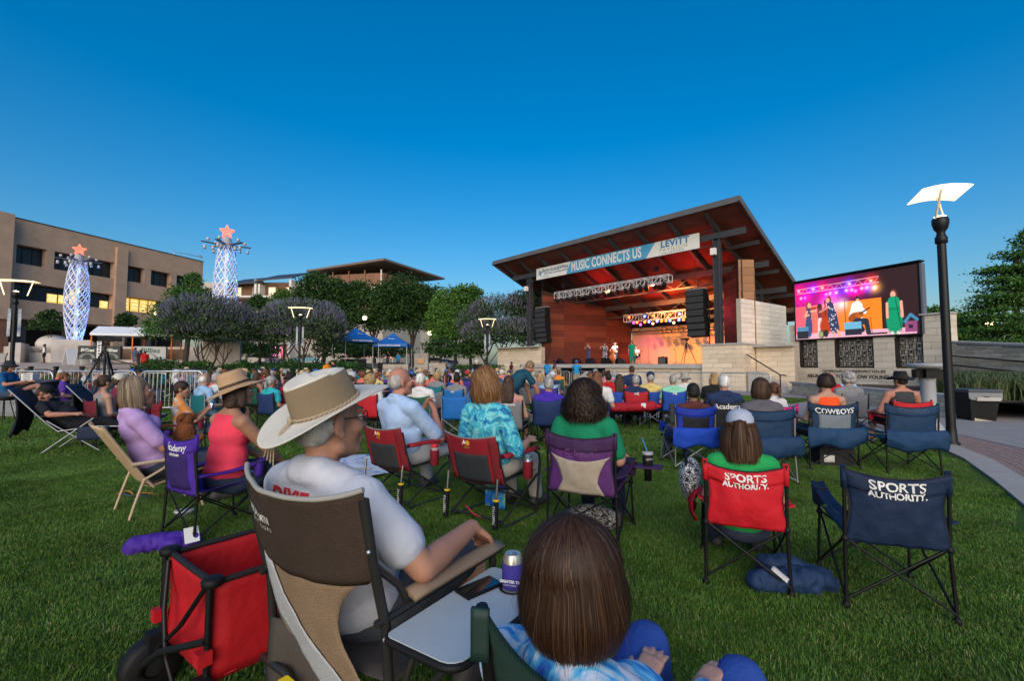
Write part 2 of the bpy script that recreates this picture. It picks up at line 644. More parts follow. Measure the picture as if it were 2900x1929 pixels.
# stage pavilion
STONE = mat('limestone', (0.50, 0.44, 0.36), 0.88, var=0.14, scale=5, bump=0.35, bscale=40, col2=(0.40, 0.35, 0.29), obj=False, ramp=(0.45, 0.75))
STONE_O = mat('limestone_block', obj=True, rough=0.88, var=0.09, scale=3.0, bump=0.25, bscale=30)
STONE_R = mat('rough_stone_block', obj=True, rough=0.92, var=0.22, scale=6.0, bump=0.6, bscale=14)
MORTAR = mat('mortar', (0.42, 0.36, 0.29), 0.95, var=0.1, scale=10)
WOOD_O = mat('stained_cedar', obj=True, rough=0.62, var=0.35, scale=9, stretch=(0.5, 1.0, 9.0), bump=0.25, bscale=18)
STEEL = mat('painted_steel', (0.045, 0.047, 0.055), 0.55, var=0.15, scale=6, spec=0.4)
STEEL2 = mat('weathered_fascia', (0.10, 0.105, 0.115), 0.6, var=0.12, scale=4)
DECK = mat('roof_deck', (0.15, 0.038, 0.028), 0.75, var=0.25, scale=5, bump=1.0, wave=('Y', 4.2, 0.2))
BLACK = mat('black_plastic', (0.007, 0.007, 0.008), 0.6, spec=0.25, var=0.2, scale=30, bump=0.1, bscale=90)
BLACKM = mat('black_metal', (0.007, 0.007, 0.008), 0.42, spec=0.28, var=0.15, scale=30)
SILVER = mat('galvanised_steel', (0.55, 0.56, 0.58), 0.38, metal=0.85, var=0.12, scale=20)
ALU = mat('aluminium_truss', (0.72, 0.72, 0.74), 0.42, metal=0.35, var=0.08, scale=20)
CAP = mat('concrete_cap', (0.40, 0.38, 0.36), 0.85, var=0.12, scale=6, bump=0.2, bscale=60)
def unit_block(name, m):
 me = bpy.data.meshes.new(name)
 bm = bmesh.new()
 bmesh.ops.create_cube(bm, size=1)
 bmesh.ops.bevel(bm, geom=list(bm.edges), offset=0.018, segments=1, affect='EDGES')
 bm.to_mesh(me)
 bm.free()
 me.materials.append(m)
 return me
BLK = unit_block('stone_block', STONE_O)
BLKR = unit_block('rough_block', STONE_R)
PLK = unit_block('wood_plank', WOOD_O)
def course_wall(parent, name, p0, p1, z0, z1, th, ch, bl, blk=None, pal=None, core=None, piece='stone_block', ztop=None, joint=0.012, both=False, bond=True):
 """a wall from p0 to p1 (parent's XY): a recessed core, and every block of its face a piece of its own.
 The face is on the right-hand side of p0->p1."""
 p0, p1 = Vector((*p0, 0)), Vector((*p1, 0))
 d = p1 - p0
 L = d.length
 d.normalize()
 nrm = Vector((d.y, -d.x, 0))
 an = math.atan2(d.y, d.x)
 zt = ztop or (lambda s: z1)
 b = MB()
 q = [p0 - nrm * 0.03, p1 - nrm * 0.03, p1 - nrm * th, p0 - nrm * th]
 e0, e1 = zt(0) - 0.004, zt(L) - 0.004
 vs = [(v.x, v.y, z0) for v in q] + [(q[0].x, q[0].y, e0), (q[1].x, q[1].y, e1), (q[2].x, q[2].y, e1), (q[3].x, q[3].y, e0)]
 b._add(vs, [(0, 3, 2, 1), (4, 5, 6, 7), (0, 1, 5, 4), (1, 2, 6, 5), (2, 3, 7, 6), (3, 0, 4, 7)], False)
 w = b.build(name, core or MORTAR, parent)
 pal = pal or [(0.66, 0.545, 0.41), (0.63, 0.52, 0.39), (0.69, 0.575, 0.44), (0.61, 0.50, 0.375)]
 n = max(1, round((max(zt(0), zt(L)) - z0) / ch))
 hh = (max(zt(0), zt(L)) - z0) / n
 for k in range(n):
  za, zb = z0 + k * hh, z0 + (k + 1) * hh
  s = -(bl * 0.5) if (bond and k % 2) else 0.0
  if not bond:
   s = 0.0
  while s < L - 0.02:
   ln = bl * (rnd.uniform(0.75, 1.25) if bond else 1.0)
   a, e = max(0, s), min(L, s + ln)
   if L - e < 0.25 * bl:
    e = L
   s = e if e == L else s + ln
   if e - a < 0.05:
    continue
   mid = (a + e) / 2
   top = min(zb, min(zt(a), zt(e)) if zb > zt(mid) else zb)
   if top - za < 0.06:
    continue
   o = link(piece, blk or BLK, w)
   pos = p0 + d * mid - nrm * (0.04 + rnd.uniform(-0.004, 0.004))
   o.location = (pos.x, pos.y, (za + top) / 2)
   o.scale = (e - a - joint, 0.09, top - za - joint)
   o.rotation_euler = (0, 0, an)
   c = rnd.choice(pal)
   g = rnd.uniform(0.94, 1.06)
   o.color = (c[0] * g, c[1] * g, c[2] * g, 1)
 return w
PAV = thing('stage_pavilion', 'timber and limestone stage pavilion with a big dark shed roof rising towards the lawn', 'pavilion', (13.0, 28.5, 0), R(-48.3))
SZ = 1.55
XL, XR, YF, YB = -20.2, 2.1, -1.75, 12.6
def roof_z(y):
 return 10.28 - 0.42 * y
_b = MB()
_b._add([(XL, YF, roof_z(YF)), (XR, YF, roof_z(YF)), (XR, YB, roof_z(YB)), (XL, YB, roof_z(YB)),
   (XL, YF, roof_z(YF) + .06), (XR, YF, roof_z(YF) + .06), (XR, YB, roof_z(YB) + .06), (XL, YB, roof_z(YB) + .06)],
  [(0, 3, 2, 1), (4, 5, 6, 7), (0, 1, 5, 4), (1, 2, 6, 5), (2, 3, 7, 6), (3, 0, 4, 7)], False)
ROOF = _b.build('roof', DECK, PAV)
_b = MB()
_b._add([(XL, YF, roof_z(YF) + .064), (XR, YF, roof_z(YF) + .064), (XR, YB, roof_z(YB) + .064), (XL, YB, roof_z(YB) + .064),
   (XL, YF, roof_z(YF) + .2), (XR, YF, roof_z(YF) + .2), (XR, YB, roof_z(YB) + .2), (XL, YB, roof_z(YB) + .2)],
  [(0, 3, 2, 1), (4, 5, 6, 7), (0, 1, 5, 4), (1, 2, 6, 5), (2, 3, 7, 6), (3, 0, 4, 7)], False)
_b.build('roof_covering', STEEL2, ROOF)
_b = MB().bar((XL - .04, YF - .05, roof_z(YF) + .05), (XR + .04, YF - .05, roof_z(YF) + .05), .08, .34)
_b.build('fascia', STEEL2, ROOF)
_b = MB().bar((XR + .05, YF - .09, roof_z(YF) + .06), (XR + .05, YB, roof_z(YB) + .06), .09, .34)
_b.build('fascia', STEEL2, ROOF)
_b = MB().bar((XL - .05, YF - .09, roof_z(YF) + .06), (XL - .05, YB, roof_z(YB) + .06), .09, .34)
_b.build('fascia', STEEL2, ROOF)
for i in range(9):     # rafters running front to back
 x = 0.0 - i * 17.1 / 7 + (0 if i < 8 else -0.2)
 if i == 8:
  x = -19.2
 y0 = YF + 0.35
 _b = MB()
 _b._add([(x - .11, y0, roof_z(y0) - .10), (x + .11, y0, roof_z(y0) - .10), (x + .11, y0, roof_z(y0) - .01), (x - .11, y0, roof_z(y0) - .01),
    (x - .11, 0.2, roof_z(.2) - .42), (x + .11, .2, roof_z(.2) - .42), (x + .11, YB - .3, roof_z(YB - .3) - .42), (x - .11, YB - .3, roof_z(YB - .3) - .42),
    (x + .11, YB - .3, roof_z(YB - .3) - .01), (x - .11, YB - .3, roof_z(YB - .3) - .01)],
   [(0, 1, 2, 3), (0, 4, 5, 1), (4, 7, 6, 5), (7, 9, 8, 6), (1, 5, 6, 8, 2), (0, 3, 9, 7, 4)], False)
 _b.build('rafter', STEEL, ROOF)
for y in (0.0, 3.6, 6.8, 9.7):     # girders across, with a light lower chord and webs
 z = roof_z(y) - 0.62
 MB().bar((XL + .9, y, z), (XR - .35, y, z), .2, .4).build('girder', STEEL, ROOF)
 if y > 0:
  _b = MB().bar((-17.1, y, z - .9), (0, y, z - .9), .09, .11)
  for k in range(14):
   xa = -17.1 + k * 17.1 / 14
   xb = xa + 17.1 / 14
   _b.bar((xa, y, z - .15 if k % 2 else z - .9), (xb, y, z - .9 if k % 2 else z - .15), .05, .05)
  _b.build('truss_web', STEEL, ROOF)
for y in (1.9, 5.2, 8.3):
 MB().bar((-1.2, y, roof_z(y) - .3), (XR - .25, y, roof_z(y) - .22), .14, .26).build('outrigger', STEEL, ROOF)
for (x, y) in ((0, 0), (-17.1, 0), (0, 6.8), (0, 9.7), (-17.1, 6.8), (-17.1, 9.7)):
 zt = roof_z(y) - 0.82
 _b = MB().box((x, y, zt / 2), (.40, .06, zt)).box((x - .17, y, zt / 2), (.06, .40, zt)).box((x + .17, y, zt / 2), (.06, .40, zt)).box((x, y, .1), (.6, .6, .2))
 _b.box((x, y, zt + .02), (.5, .5, .05))
 c_ = _b.build('column', STEEL, PAV)
 if y == 0:
  MB().box((x - .05, -.42, 8.6 if x == 0 else 8.4), (.30, .28, .42)).build('floodlight', mat('white_paint', (0.75, 0.74, 0.72), 0.5), c_)
# stage floor and stone plinth
MB().box((-7.7, 4.6, SZ - .14), (17.2, 13.2, .28)).build('stage_floor', mat('stage_floor', (0.20, 0.17, 0.16), 0.55, var=0.15, scale=4), PAV)
MB().box((-7.55, -2.05, SZ - .15), (16.5, .5, .26)).build('stage_lip', CAP, PAV)
_w = course_wall(PAV, 'stage_front_wall', (-15.8, -2.1), (-11.5, -2.1), 0, 1.27, .4, .30, 1.1)
_w = course_wall(PAV, 'stage_front_wall', (-7.2, -2.1), (.3, -2.1), 0, 1.27, .4, .30, 1.1)
_lv = MB().box((-9.35, -1.95, .63), (4.3, .1, 1.26)).build('vent_recess', BLACK, PAV)
for k in range(18):
 MB().box((-11.4 + .12 + k * .24, -2.06, .62), (.05, .06, 1.2)).build('vent_bar', BLACKM, _lv)
course_wall(PAV, 'podium_wall', (0.0, -2.4), (2.35, -2.4), 0, 2.62, .5, .275, 1.05)
course_wall(PAV, 'podium_wall', (2.35, -2.4), (2.35, 0.9), 0, 2.62, .4, .275, 1.05)
course_wall(PAV, 'podium_wall', (0.0, -0.1), (0.0, -2.4), 1.55, 2.62, .4, .275, 1.05)
MB().box((1.17, -.85, 2.66), (2.5, 3.25, .09)).build('podium_cap', CAP, PAV)
course_wall(PAV, 'stair_wall', (2.4, -.7), (4.35, -.7), 0, 2.5, .4, .275, 1.0)
MB().box((3.37, -.86, 2.54), (2.1, .5, .09)).build('wall_cap', CAP, PAV)
for k in range(7):
 zz = .16 * (7 - k)
 MB().box((2.5 + k * .30 + .15, -1.5, zz / 2), (.30, 1.4, zz)).build('stair_step', CAP, PAV)
_b = MB().tube([(2.45, -2.2, 2.05), (4.1, -2.2, .95), (4.4, -2.2, .92)], .032, 8)
_b.tube([(4.1, -2.2, .95), (4.1, -2.2, 0)], .03, 8)
_b.build('handrail', BLACKM, PAV)
course_wall(PAV, 'side_wall', (1.45, -.2), (1.95, 6.0), 2.6, 5.5, .3, .28, 1.2, pal=[(0.76, 0.68, 0.58), (0.74, 0.66, 0.56), (0.78, 0.70, 0.60)])
course_wall(PAV, 'wing_wall', (-21.2, -.4), (-15.3, -.4), 0, 3.05, .5, .28, 1.1)
MB().box((-18.25, -.62, 3.09), (6.0, .6, .08)).build('wall_cap', CAP, PAV)
# cedar wing walls
_red = [(0.165, 0.034, 0.018), (0.130, 0.026, 0.014), (0.195, 0.046, 0.022), (0.105, 0.022, 0.013)]
_brn = [(0.27, 0.135, 0.062), (0.22, 0.105, 0.05), (0.30, 0.155, 0.075)]
_core = mat('cedar_shadow_gap', (0.05, 0.02, 0.012), 0.8)
course_wall(PAV, 'cedar_wall', (-16.1, .6), (-13.7, 6.8), SZ, 8.2, .25, .52, 2.2, blk=PLK, pal=_red, core=_core, piece='cedar_board', ztop=lambda s: 8.25 - .19 * s, bond=False, joint=.016)
course_wall(PAV, 'cedar_wall', (-13.7, 6.8), (-13.3, 10.4), SZ, 6.7, .25, .52, 1.8, blk=PLK, pal=_red, core=_core, piece='cedar_board', ztop=lambda s: 6.9 - .22 * s, bond=False, joint=.016)
course_wall(PAV, 'cedar_wall', (-1.1, 3.3), (.95, .75), SZ, 8.1, .25, .52, 1.7, blk=PLK, pal=_red, core=_core, piece='cedar_board', bond=False, joint=.016, ztop=lambda s: 7.2 + .28 * s)
course_wall(PAV, 'cedar_wall', (.97, .74), (1.62, 1.5), SZ, 8.1, .25, .52, 1.0, blk=PLK, pal=_brn, core=_core, piece='cedar_board', bond=False, joint=.016)
course_wall(PAV, 'cedar_wall', (1.64, 1.5), (-.6, 4.6), SZ, 8.1, .25, .52, 1.9, blk=PLK, pal=_brn, core=_core, piece='cedar_board', bond=False, joint=.016, ztop=lambda s: 8.1 - .3 * s)
# painted backdrop at the rear of the stage
BD = thing('stage_backdrop', 'tan backdrop wall lettered Levitt Pavilion glowing orange behind the band', 'backdrop', (13.0, 28.5, 0), R(-48.3))
MB().box((-7.6, 10.55, (SZ + 5.12) / 2), (11.4, .12, 5.12 - SZ)).build('panel', mat('backdrop_canvas', (0.62, 0.44, 0.28), 0.85, var=0.10, scale=1.5, bump=0.2, bscale=3), BD)
_ink = mat('backdrop_ink', (0.06, 0.035, 0.03), 0.8)
text_mesh('lettering', 'LEVITT PAVILION', .62, _ink, BD, (-6.9, 10.47, 4.72), (PI / 2, 0, 0), .004, spacing=1.35, weight=.006)
text_mesh('lettering', 'for the  Performing Arts', .46, _ink, BD, (-5.3, 10.47, 4.12), (PI / 2, 0, 0), .004, shear=.25)
_b = MB().bar((-13.2, 10.6, 5.25), (1.4, 10.6, 5.25), .1, .12).bar((-13.2, 10.6, 5.95), (1.4, 10.6, 5.95), .1, .12)
for k in range(12):
 _b.bar((-13.2 + k * 1.22, 10.6, 5.25 if k % 2 else 5.95), (-13.2 + (k + 1) * 1.22, 10.6, 5.95 if k % 2 else 5.25), .07, .07)
_b.build('frame', STEEL, BD)
# banner
def pav_thing(name, label, cat, loc, group=None):
 return thing(name, label, cat, pavp(*loc), R(-48.3), group)
def pavp(x, y, z):
 c, s = math.cos(R(-48.3)), math.sin(R(-48.3))
 return Vector((13.0 + x * c - y * s, 28.5 + x * s + y * c, z))
BN = pav_thing('stage_banner', 'long blue and white banner reading Music Connects Us across the stage front', 'banner', (-8.42, -.34, 9.52))
BW, BH = 14.9, 1.0
WHT = mat('banner_white', (0.72, 0.71, 0.69), 0.6, var=0.04, scale=3)
BLU = mat('banner_blue', (0.075, 0.33, 0.56), 0.6, var=0.05, scale=2)
MB().box((0, 0, 0), (BW, .05, BH)).build('banner_cloth', WHT, BN)
MB()._add([(-3.95, -.03, -BH / 2), (3.55, -.03, -BH / 2), (4.3, -.03, BH / 2), (-3.45, -.03, BH / 2)], [(0, 1, 2, 3)], False).build('blue_field', BLU, BN)
RT = (PI / 2, 0, 0)
text_mesh('lettering', 'MUSIC CONNECTS US', 1.05, WHT, BN, (-.10, -.036, .0), RT, .003, weight=.03, sx=.60, spacing=1.06)
_nb = mat('logo_navy', (0.03, 0.10, 0.24), 0.6)
text_mesh('lettering', 'LEViTT', .60, mat('logo_blue', (0.045, 0.20, 0.42), 0.6), BN, (5.75, -.036, .22), RT, .003, weight=.022, sx=1.05, spacing=1.1)
text_mesh('lettering', 'PAVILION', .36, mat('logo_olive', (0.33, 0.36, 0.22), 0.6), BN, (5.65, -.036, -.14), RT, .003, sx=1.05, spacing=1.3)
text_mesh('lettering', 'ARLINGTON', .17, _nb, BN, (5.6, -.036, -.38), RT, .003, spacing=1.9)
text_mesh('lettering', 'BaylorScott&White', .44, _nb, BN, (-5.2, -.036, .2), RT, .003, sx=.86, weight=.004)
text_mesh('lettering', 'ORTHOPEDIC AND SPINE HOSPITAL', .17, _nb, BN, (-5.1, -.036, -.1), RT, .003, sx=1.0, weight=.003)
text_mesh('lettering', 'ARLINGTON', .11, _nb, BN, (-6.3, -.036, -.32), RT, .003)
_b = MB()
for q in ((-6.95, 0), ):
 _b.box((q[0] - .07, -.034, .12), (.10, .008, .34)).box((q[0] + .07, -.034, -.06), (.10, .008, .40)).box((q[0] + .12, -.036, .12), (.26, .008, .09)).box((q[0] - .13, -.036, -.04), (.26, .008, .09))
_b.build('cross_logo', mat('logo_cross', (0.05, 0.19, 0.40), 0.6), BN)
_b = MB().tube([(-BW / 2 - 1.1, .05, BH / 2), (BW / 2 + .9, .05, BH / 2)], .03, 6).tube([(-BW / 2 - 1.1, .05, -BH / 2), (BW / 2 + .9, .05, -BH / 2)], .03, 6)
_b.build('hanging_pipe', STEEL, BN)
# lighting trusses and lamps
def truss(name, label, x0, x1, y, z0, z1, dep):
 T = pav_thing(name, label, 'truss', ((x0 + x1) / 2, y, z0))
 L = x1 - x0
 h = z1 - z0
 b = MB()
 for yy in (-dep / 2, dep / 2):
  for zz in (0, h):
   b.tube([(-L / 2, yy, zz), (L / 2, yy, zz)], .032, 6)
 b.build('chord', ALU, T)
 n = round(L / .62)
 for yy in (-dep / 2, dep / 2):
  b = MB()
  for k in range(n):
   xa, xb = -L / 2 + k * L / n, -L / 2 + (k + 1) * L / n
   b.tube([(xa, yy, 0 if k % 2 else h), (xb, yy, h if k % 2 else 0)], .02, 5)
   b.tube([(xa, yy, 0), (xa, yy, h)], .02, 5)
  b.tube([(L / 2, yy, 0), (L / 2, yy, h)], .02, 5)
  b.build('lattice', ALU, T)
 b = MB()
 for k in range(n + 1):
  xa = -L / 2 + k * L / n
  b.tube([(xa, -dep / 2, 0), (xa, dep / 2, 0)], .018, 5).tube([(xa, -dep / 2, h), (xa, dep / 2, h)], .018, 5)
 b.build('cross_tube', ALU, T)
 for s in (-.42, .1, .42):
  MB().tube([(L * s, 0, h), (L * s, 0, h + 3.0 - .42 * y * .8)], .012, 5).build('hanging_chain', BLACKM, T)
 for s in (-.42, .4):
  MB().box((L * s, 0, h + .55), (.22, .22, .38)).build('hoist', BLACK, T)
 return T
T1 = truss('lighting_truss', 'silver lighting truss hung across the stage front, black lamps below it', -14.3, -3.5, .5, 7.25, 7.78, .5)
T2 = truss('lighting_truss', 'silver lighting truss upstage carrying the lit red and blue lamps', -11.0, -4.2, 6.0, 5.32, 5.92, .45)
def stage_lamp(loc, aim, col, label, group, r=.11, estr=0):
 t = thing('stage_lamp', label, 'stage light', loc, 0, group)
 d = Vector(aim).normalized()
 M = d.to_track_quat('Z', 'Y').to_matrix()
 b = MB().lathe([(.02, -r * 2.2), (r * .7, -r * 2.0), (r, -r * .9), (r * 1.05, r * .9), (r * .9, r * .9)], 12, (0, 0, -.22), M)
 b.build('can', BLACK, t)
 b = MB().tube([(-r * 1.25, 0, -.22), (-r * 1.25, 0, -.02), (r * 1.25, 0, -.02), (r * 1.25, 0, -.22)], .014, 5).tube([(0, 0, -.02), (0, 0, .08)], .02, 5)
 b.build('yoke', BLACKM, t)
 mm = mat('lamp_lens_dark', (0.05, 0.05, 0.06), 0.15) if col is None else mat('lamp_lens_%02d%02d%02d' % tuple(int(c * 99) for c in col), col, 0.3, emit=col, estr=estr)
 MB().lathe([(.001, r * .84), (r * .9, r * .84)], 12, (0, 0, -.22), M).build('lens', mm, t)
 return t
for k in range(17):
 x = -13.9 + k * .62 + rnd.uniform(-.1, .1)
 stage_lamp(pavp(x, .3, 7.22), pavp(-8, 5, 2) - pavp(x, .3, 7.2), None, 'unlit black stage lamp under the front lighting truss', 'unlit lamps on the front truss', rnd.choice((.11, .13, .16)))
RED, BLUE, WARM, MAG = (1.0, .10, .02), (.06, .12, 1.0), (1.0, .55, .25), (1.0, .05, .55)
_names = {RED: 'red', BLUE: 'blue', WARM: 'warm white', MAG: 'magenta'}
for (zx, zy, c, e, row) in ((650, 420, RED, 22, 0), (885, 405, BLUE, 26, 0), (1015, 395, RED, 26, 0), (1265, 378, RED, 9, 0), (1410, 368, BLUE, 22, 0),
       (718, 502, MAG, 14, 1), (768, 497, RED, 24, 1), (822, 530, MAG, 16, 1), (885, 492, RED, 22, 1), (950, 488, BLUE, 7, 1), (1008, 515, WARM, 9, 1), (1072, 480, BLUE, 20, 1),
       (1140, 476, RED, 24, 1), (1207, 470, RED, 14, 1), (1268, 470, BLUE, 14, 1), (1325, 502, WARM, 9, 1), (1402, 460, BLUE, 28, 1), (1470, 456, RED, 24, 1)):
 u, v = 1660 + zx * .1866, 820 + zy * .1866
 a_, b_ = ray(u, v)
 # meet the pavilion plane local y = 5.7
 ca_, sa_ = math.cos(R(-48.3)), math.sin(R(-48.3))
 f0, f1 = 13 * sa_ - 28.5 * ca_, -(a_ - 13.0) * sa_ + (1 - 28.5) * ca_
 Yd = (5.7 - f0) / (f1 - f0)
 p = Vector((a_ * Yd, Yd, CAM_H + b_ * Yd + .22))
 stage_lamp(p, Vector((-.25 * a_ * 0 - .1, -1, -.22)), c, '%s glowing lamp %s the upstage lighting truss' % (_names[c], 'inside' if row == 0 else 'slung below'), 'lit lamps of the upstage truss', .12, e * .16)
def spot(loc, target, col, power, size, blend=.6, r=.15):
 l = bpy.data.lights.new('stage_spot', 'SPOT')
 l.energy, l.color, l.spot_size, l.spot_blend, l.shadow_soft_size = power, col, R(size), blend, r
 o = bpy.data.objects.new('stage_spot', l)
 COL.objects.link(o)
 o.location = loc
 o.rotation_euler = (Vector(target) - Vector(loc)).to_track_quat('-Z', 'Y').to_euler()
 return o
# light thrown by the lamps of the two trusses
spot(pavp(-9, .2, 7.1), pavp(-8.8, 10.5, 3.2), (1.0, .33, .09), 5600, 78)
spot(pavp(-5, .2, 7.1), pavp(-4.8, 10.5, 3.0), (1.0, .33, .09), 5000, 78)
spot(pavp(-11.5, .2, 7.1), pavp(-14.4, 6.5, 4.4), (1.0, .24, .10), 900, 80)
spot(pavp(-6.0, .2, 7.1), pavp(-8.6, 2.6, 2.4), (1.0, .86, .78), 2600, 34)
spot(pavp(-10.5, .2, 7.1), pavp(-10.6, 2.6, 2.4), (1.0, .80, .80), 2200, 34)
spot(pavp(-9.5, 5.9, 5.2), pavp(-11.2, 9.5, 2.5), (1.0, .05, .50), 300, 60)
spot(pavp(-9.0, 5.8, 5.0), pavp(-9.5, 1.5, 1.6), (1.0, .10, .60), 900, 75)
spot(pavp(-7.5, 5.9, 5.9), pavp(-7.5, 5.0, 9.5), (1.0, .04, .03), 170, 150)
spot(pavp(-11.5, 2.5, 7.0), pavp(-10.0, 3.4, 10), (1.0, .05, .03), 110, 150)
spot(pavp(-3.0, 2.5, 7.0), pavp(-3.0, 3.0, 10), (1.0, .05, .03), 120, 150)
spot(pavp(-4.5, 5.9, 5.8), pavp(-.2, 2.2, 5.2), (1.0, .03, .08), 110, 70)
# hanging loudspeakers
def line_array(label, x, y, zt, zb, w):
 t = pav_thing('line_array', label, 'loudspeaker', (x, y, zb), 'hanging loudspeaker columns')
 n = 7
 H = zt - zb
 hh = H / n
 for k in range(n):
  z = H - (k + .5) * hh
  tilt = -.02 - .035 * max(0, k - 2)
  yo = .0 + .05 * max(0, k - 3) ** 1.3
  Mx = Matrix.Rotation(tilt, 3, 'X')
  b = MB().box((0, yo + .3, z), (w, .6, hh - .02), rot=Mx)
  c = b.build('cabinet', BLACK, t)
  MB().box((0, yo - .012, z), (w * .94, .02, hh * .84), rot=Mx).build('grille', mat('speaker_grille', (0.030, 0.030, 0.032), 0.7, bump=.6, bscale=160), c)
 MB().box((0, .3, H + .05), (w * 1.02, .4, .07)).build('fly_frame', mat('worn_steel', (0.22, 0.21, 0.19), 0.6, var=.3, scale=30), t)
 _b = MB().tube([(-.1, .3, H + .08), (0, .3, H + 3.0)], .012, 5).tube([(.1, .3, H + .08), (0, .3, H + 3.0)], .012, 5)
 _b.build('chain', BLACKM, t)
 _b = MB().tube([(w * .55, .5, H * .9), (w * .6, .5, H * .3), (w * .62, .4, -.6), (w * .5, .2, -1.5), (w * .3, .1, -1.72)], .035, 6)
 _b.build('cable', BLACK, t)
 return t
line_array('black hanging loudspeaker column near the right stage post', -1.34, -.45, 6.35, 3.32, 1.22)
line_array('black hanging loudspeaker column at the far left of the stage', -15.35, -.45, 6.5, 3.45, 1.30)
# things standing on the stage
def wedge(x, y, rz, label):
 t = thing('stage_monitor', label, 'loudspeaker', pavp(x, y, SZ), R(-48.3) + rz, 'floor monitors along the stage edge')
 w = .62
 prof = [(-.28, 0), (.28, 0), (.28, .34), (.10, .44), (-.28, .12)]
 b = MB().prism([(-w / 2, p[0], p[1]) for p in prof], 0, off=(w, 0, 0))
 b.build('cabinet', BLACK, t)
 b = MB().bar((-w * .42, -.16, .225), (w * .42, -.16, .225), .02, .02)
 b = MB()._add([(-w * .45, -.255, .155), (w * .45, -.255, .155), (w * .45, .07, .432), (-w * .45, .07, .432)], [(0, 1, 2, 3)], False)
 b.build('grille', mat('speaker_grille2', (0.05, 0.055, 0.07), 0.5, bump=.4, bscale=200), t)
 return t
for x, y, rz, l in ((-12.3, -1.2, PI * .9, 'leftmost'), (-10.7, -1.0, PI, 'second from left'), (-9.2, -1.2, PI * 1.05, 'third from left'), (-7.6, -1.4, PI, 'fourth from left'), (-6.6, -1.1, PI * .8, 'rightmost')):
 wedge(x, y, rz, 'black wedge floor monitor on the stage edge, %s of the row' % l)
_t = thing('guitar_amplifier', 'small black amplifier box on the stage floor right of the monitors', 'amplifier', pavp(-4.6, 1.2, SZ), R(-48.3))
MB().box((0, 0, .26), (.62, .3, .5)).build('cabinet', BLACK, _t)
MB().box((0, -.155, .24), (.54, .012, .40)).build('grille', mat('amp_cloth', (0.10, 0.09, 0.08), .8), _t)
MB().box((0, 0, .53), (.2, .03, .04)).build('handle', BLACKM, _t)
def mic_stand(x, y, h, label, boom=.25):
 t = thing('microphone_stand', label, 'microphone stand', pavp(x, y, SZ), rnd.uniform(0, 6))
 b = MB()
 for k in range(3):
  a = k * 2.09
  b.tube([(0, 0, .12), (.28 * math.cos(a), .28 * math.sin(a), .01)], .012, 5)
 b.build('tripod_foot', BLACKM, t)
 MB().tube([(0, 0, .08), (0, 0, h)], .013, 6).tube([(0, 0, h), (boom, 0, h + .18)], .01, 6).build('pole', BLACKM, t)
 MB().tube([(boom, 0, h + .18), (boom + .14, 0, h + .23)], [.018, .03], 8).build('microphone', BLACK, t)
 return t
mic_stand(-12.0, .2, 1.5, 'black microphone stand left of the violinist')
mic_stand(-8.55, .6, 1.45, 'black microphone stand before the singer in green')
mic_stand(-5.6, 1.0, 1.0, 'short black microphone stand right of the singer')
mic_stand(-2.6, -.6, .75, 'low microphone stand beside the camera tripod on stage')
def tripod_camera(loc, rz, h, label, big=True):
 t = thing('camera_tripod', label, 'camera tripod', loc, rz)
 for k in range(3):
  a = k * 2.094 + .5
  b = MB().tube([(.05 * math.cos(a), .05 * math.sin(a), h * .86), (h * .36 * math.cos(a), h * .36 * math.sin(a), .0)], [.028, .018], 6)
  b.build('leg', BLACKM, t)
 MB().tube([(0, 0, h * .45), (0, 0, h * .92)], .03, 8).build('centre_post', BLACKM, t)
 _bb = MB()
 for k in range(3):
  a = k * 2.094 + .5
  _bb.tube([(0, 0, h * .48), (h * .19 * math.cos(a), h * .19 * math.sin(a), h * .46)], .010, 5)
 _bb.build('spreader', BLACKM, t)
 MB().box((0, 0, h * .95), (.10, .14, .10)).build('pan_head', BLACK, t)
 c = MB().box((0, .0, h + .03), (.11, .34, .14)).build('camera_body', BLACK, t)
 MB().tube([(0, .17, h + .03), (0, .34, h + .03)], [.05, .06], 10).build('lens', BLACKM, c)
 MB().tube([(.03, -.05, h * .94), (.12, -.55, h * .82)], .012, 6).build('pan_handle', BLACKM, t)
 return t
tripod_camera(pavp(-2.2, .1, SZ), R(60), 1.62, 'black camera tripod standing on the stage beside the right loudspeaker')
# video wall and the right-hand side
SA = R(-66.89)
SP = Vector((16.97, 27.0, 0))
def scp(x, y, z):
 c, s = math.cos(SA), math.sin(SA)
 return Vector((SP.x + x * c - y * s, SP.y + x * s + y * c, z))
SW = thing('donor_wall', 'cream limestone wall below the video screen with three metal grilles and donor lettering', 'wall', SP, SA)
_pl = [(0.58, 0.51, 0.42), (0.55, 0.48, 0.39), (0.61, 0.55, 0.46)]
course_wall(SW, 'base_wall', (-.45, 0), (6.1, 0), 0, 1.30, .5, .325, 1.1, pal=_pl)
for x0, x1 in ((-.45, .06), (1.14, 2.06), (3.99, 4.91)):
 course_wall(SW, 'pier_wall', (x0, 0), (x1, 0), 1.30, 2.90, .5, .32, .9, pal=_pl)
course_wall(SW, 'pillar_wall', (6.1, -.06), (7.1, -.06), 0, 3.8, .6, .32, 1.0, pal=_pl)
course_wall(SW, 'pillar_wall', (7.1, -.06), (7.1, .6), 0, 3.8, .3, .32, .66, pal=_pl)
course_wall(SW, 'pillar_wall', (-.5, .02), (.0, .02), 2.90, 3.86, .5, .32, .5, pal=_pl)
MB().box((6.6, .2, 3.84), (1.12, .72, .08)).build('pillar_cap', CAP, SW)
MB().box((2.8, .26, 1.6), (6.4, .1, 2.9)).build('rear_panel', mat('pale_panel', (0.56, 0.50, 0.42), 0.9, var=.06, scale=3), SW)
_dk = mat('bronze_grille', (0.025, 0.02, 0.018), 0.5, spec=.4)
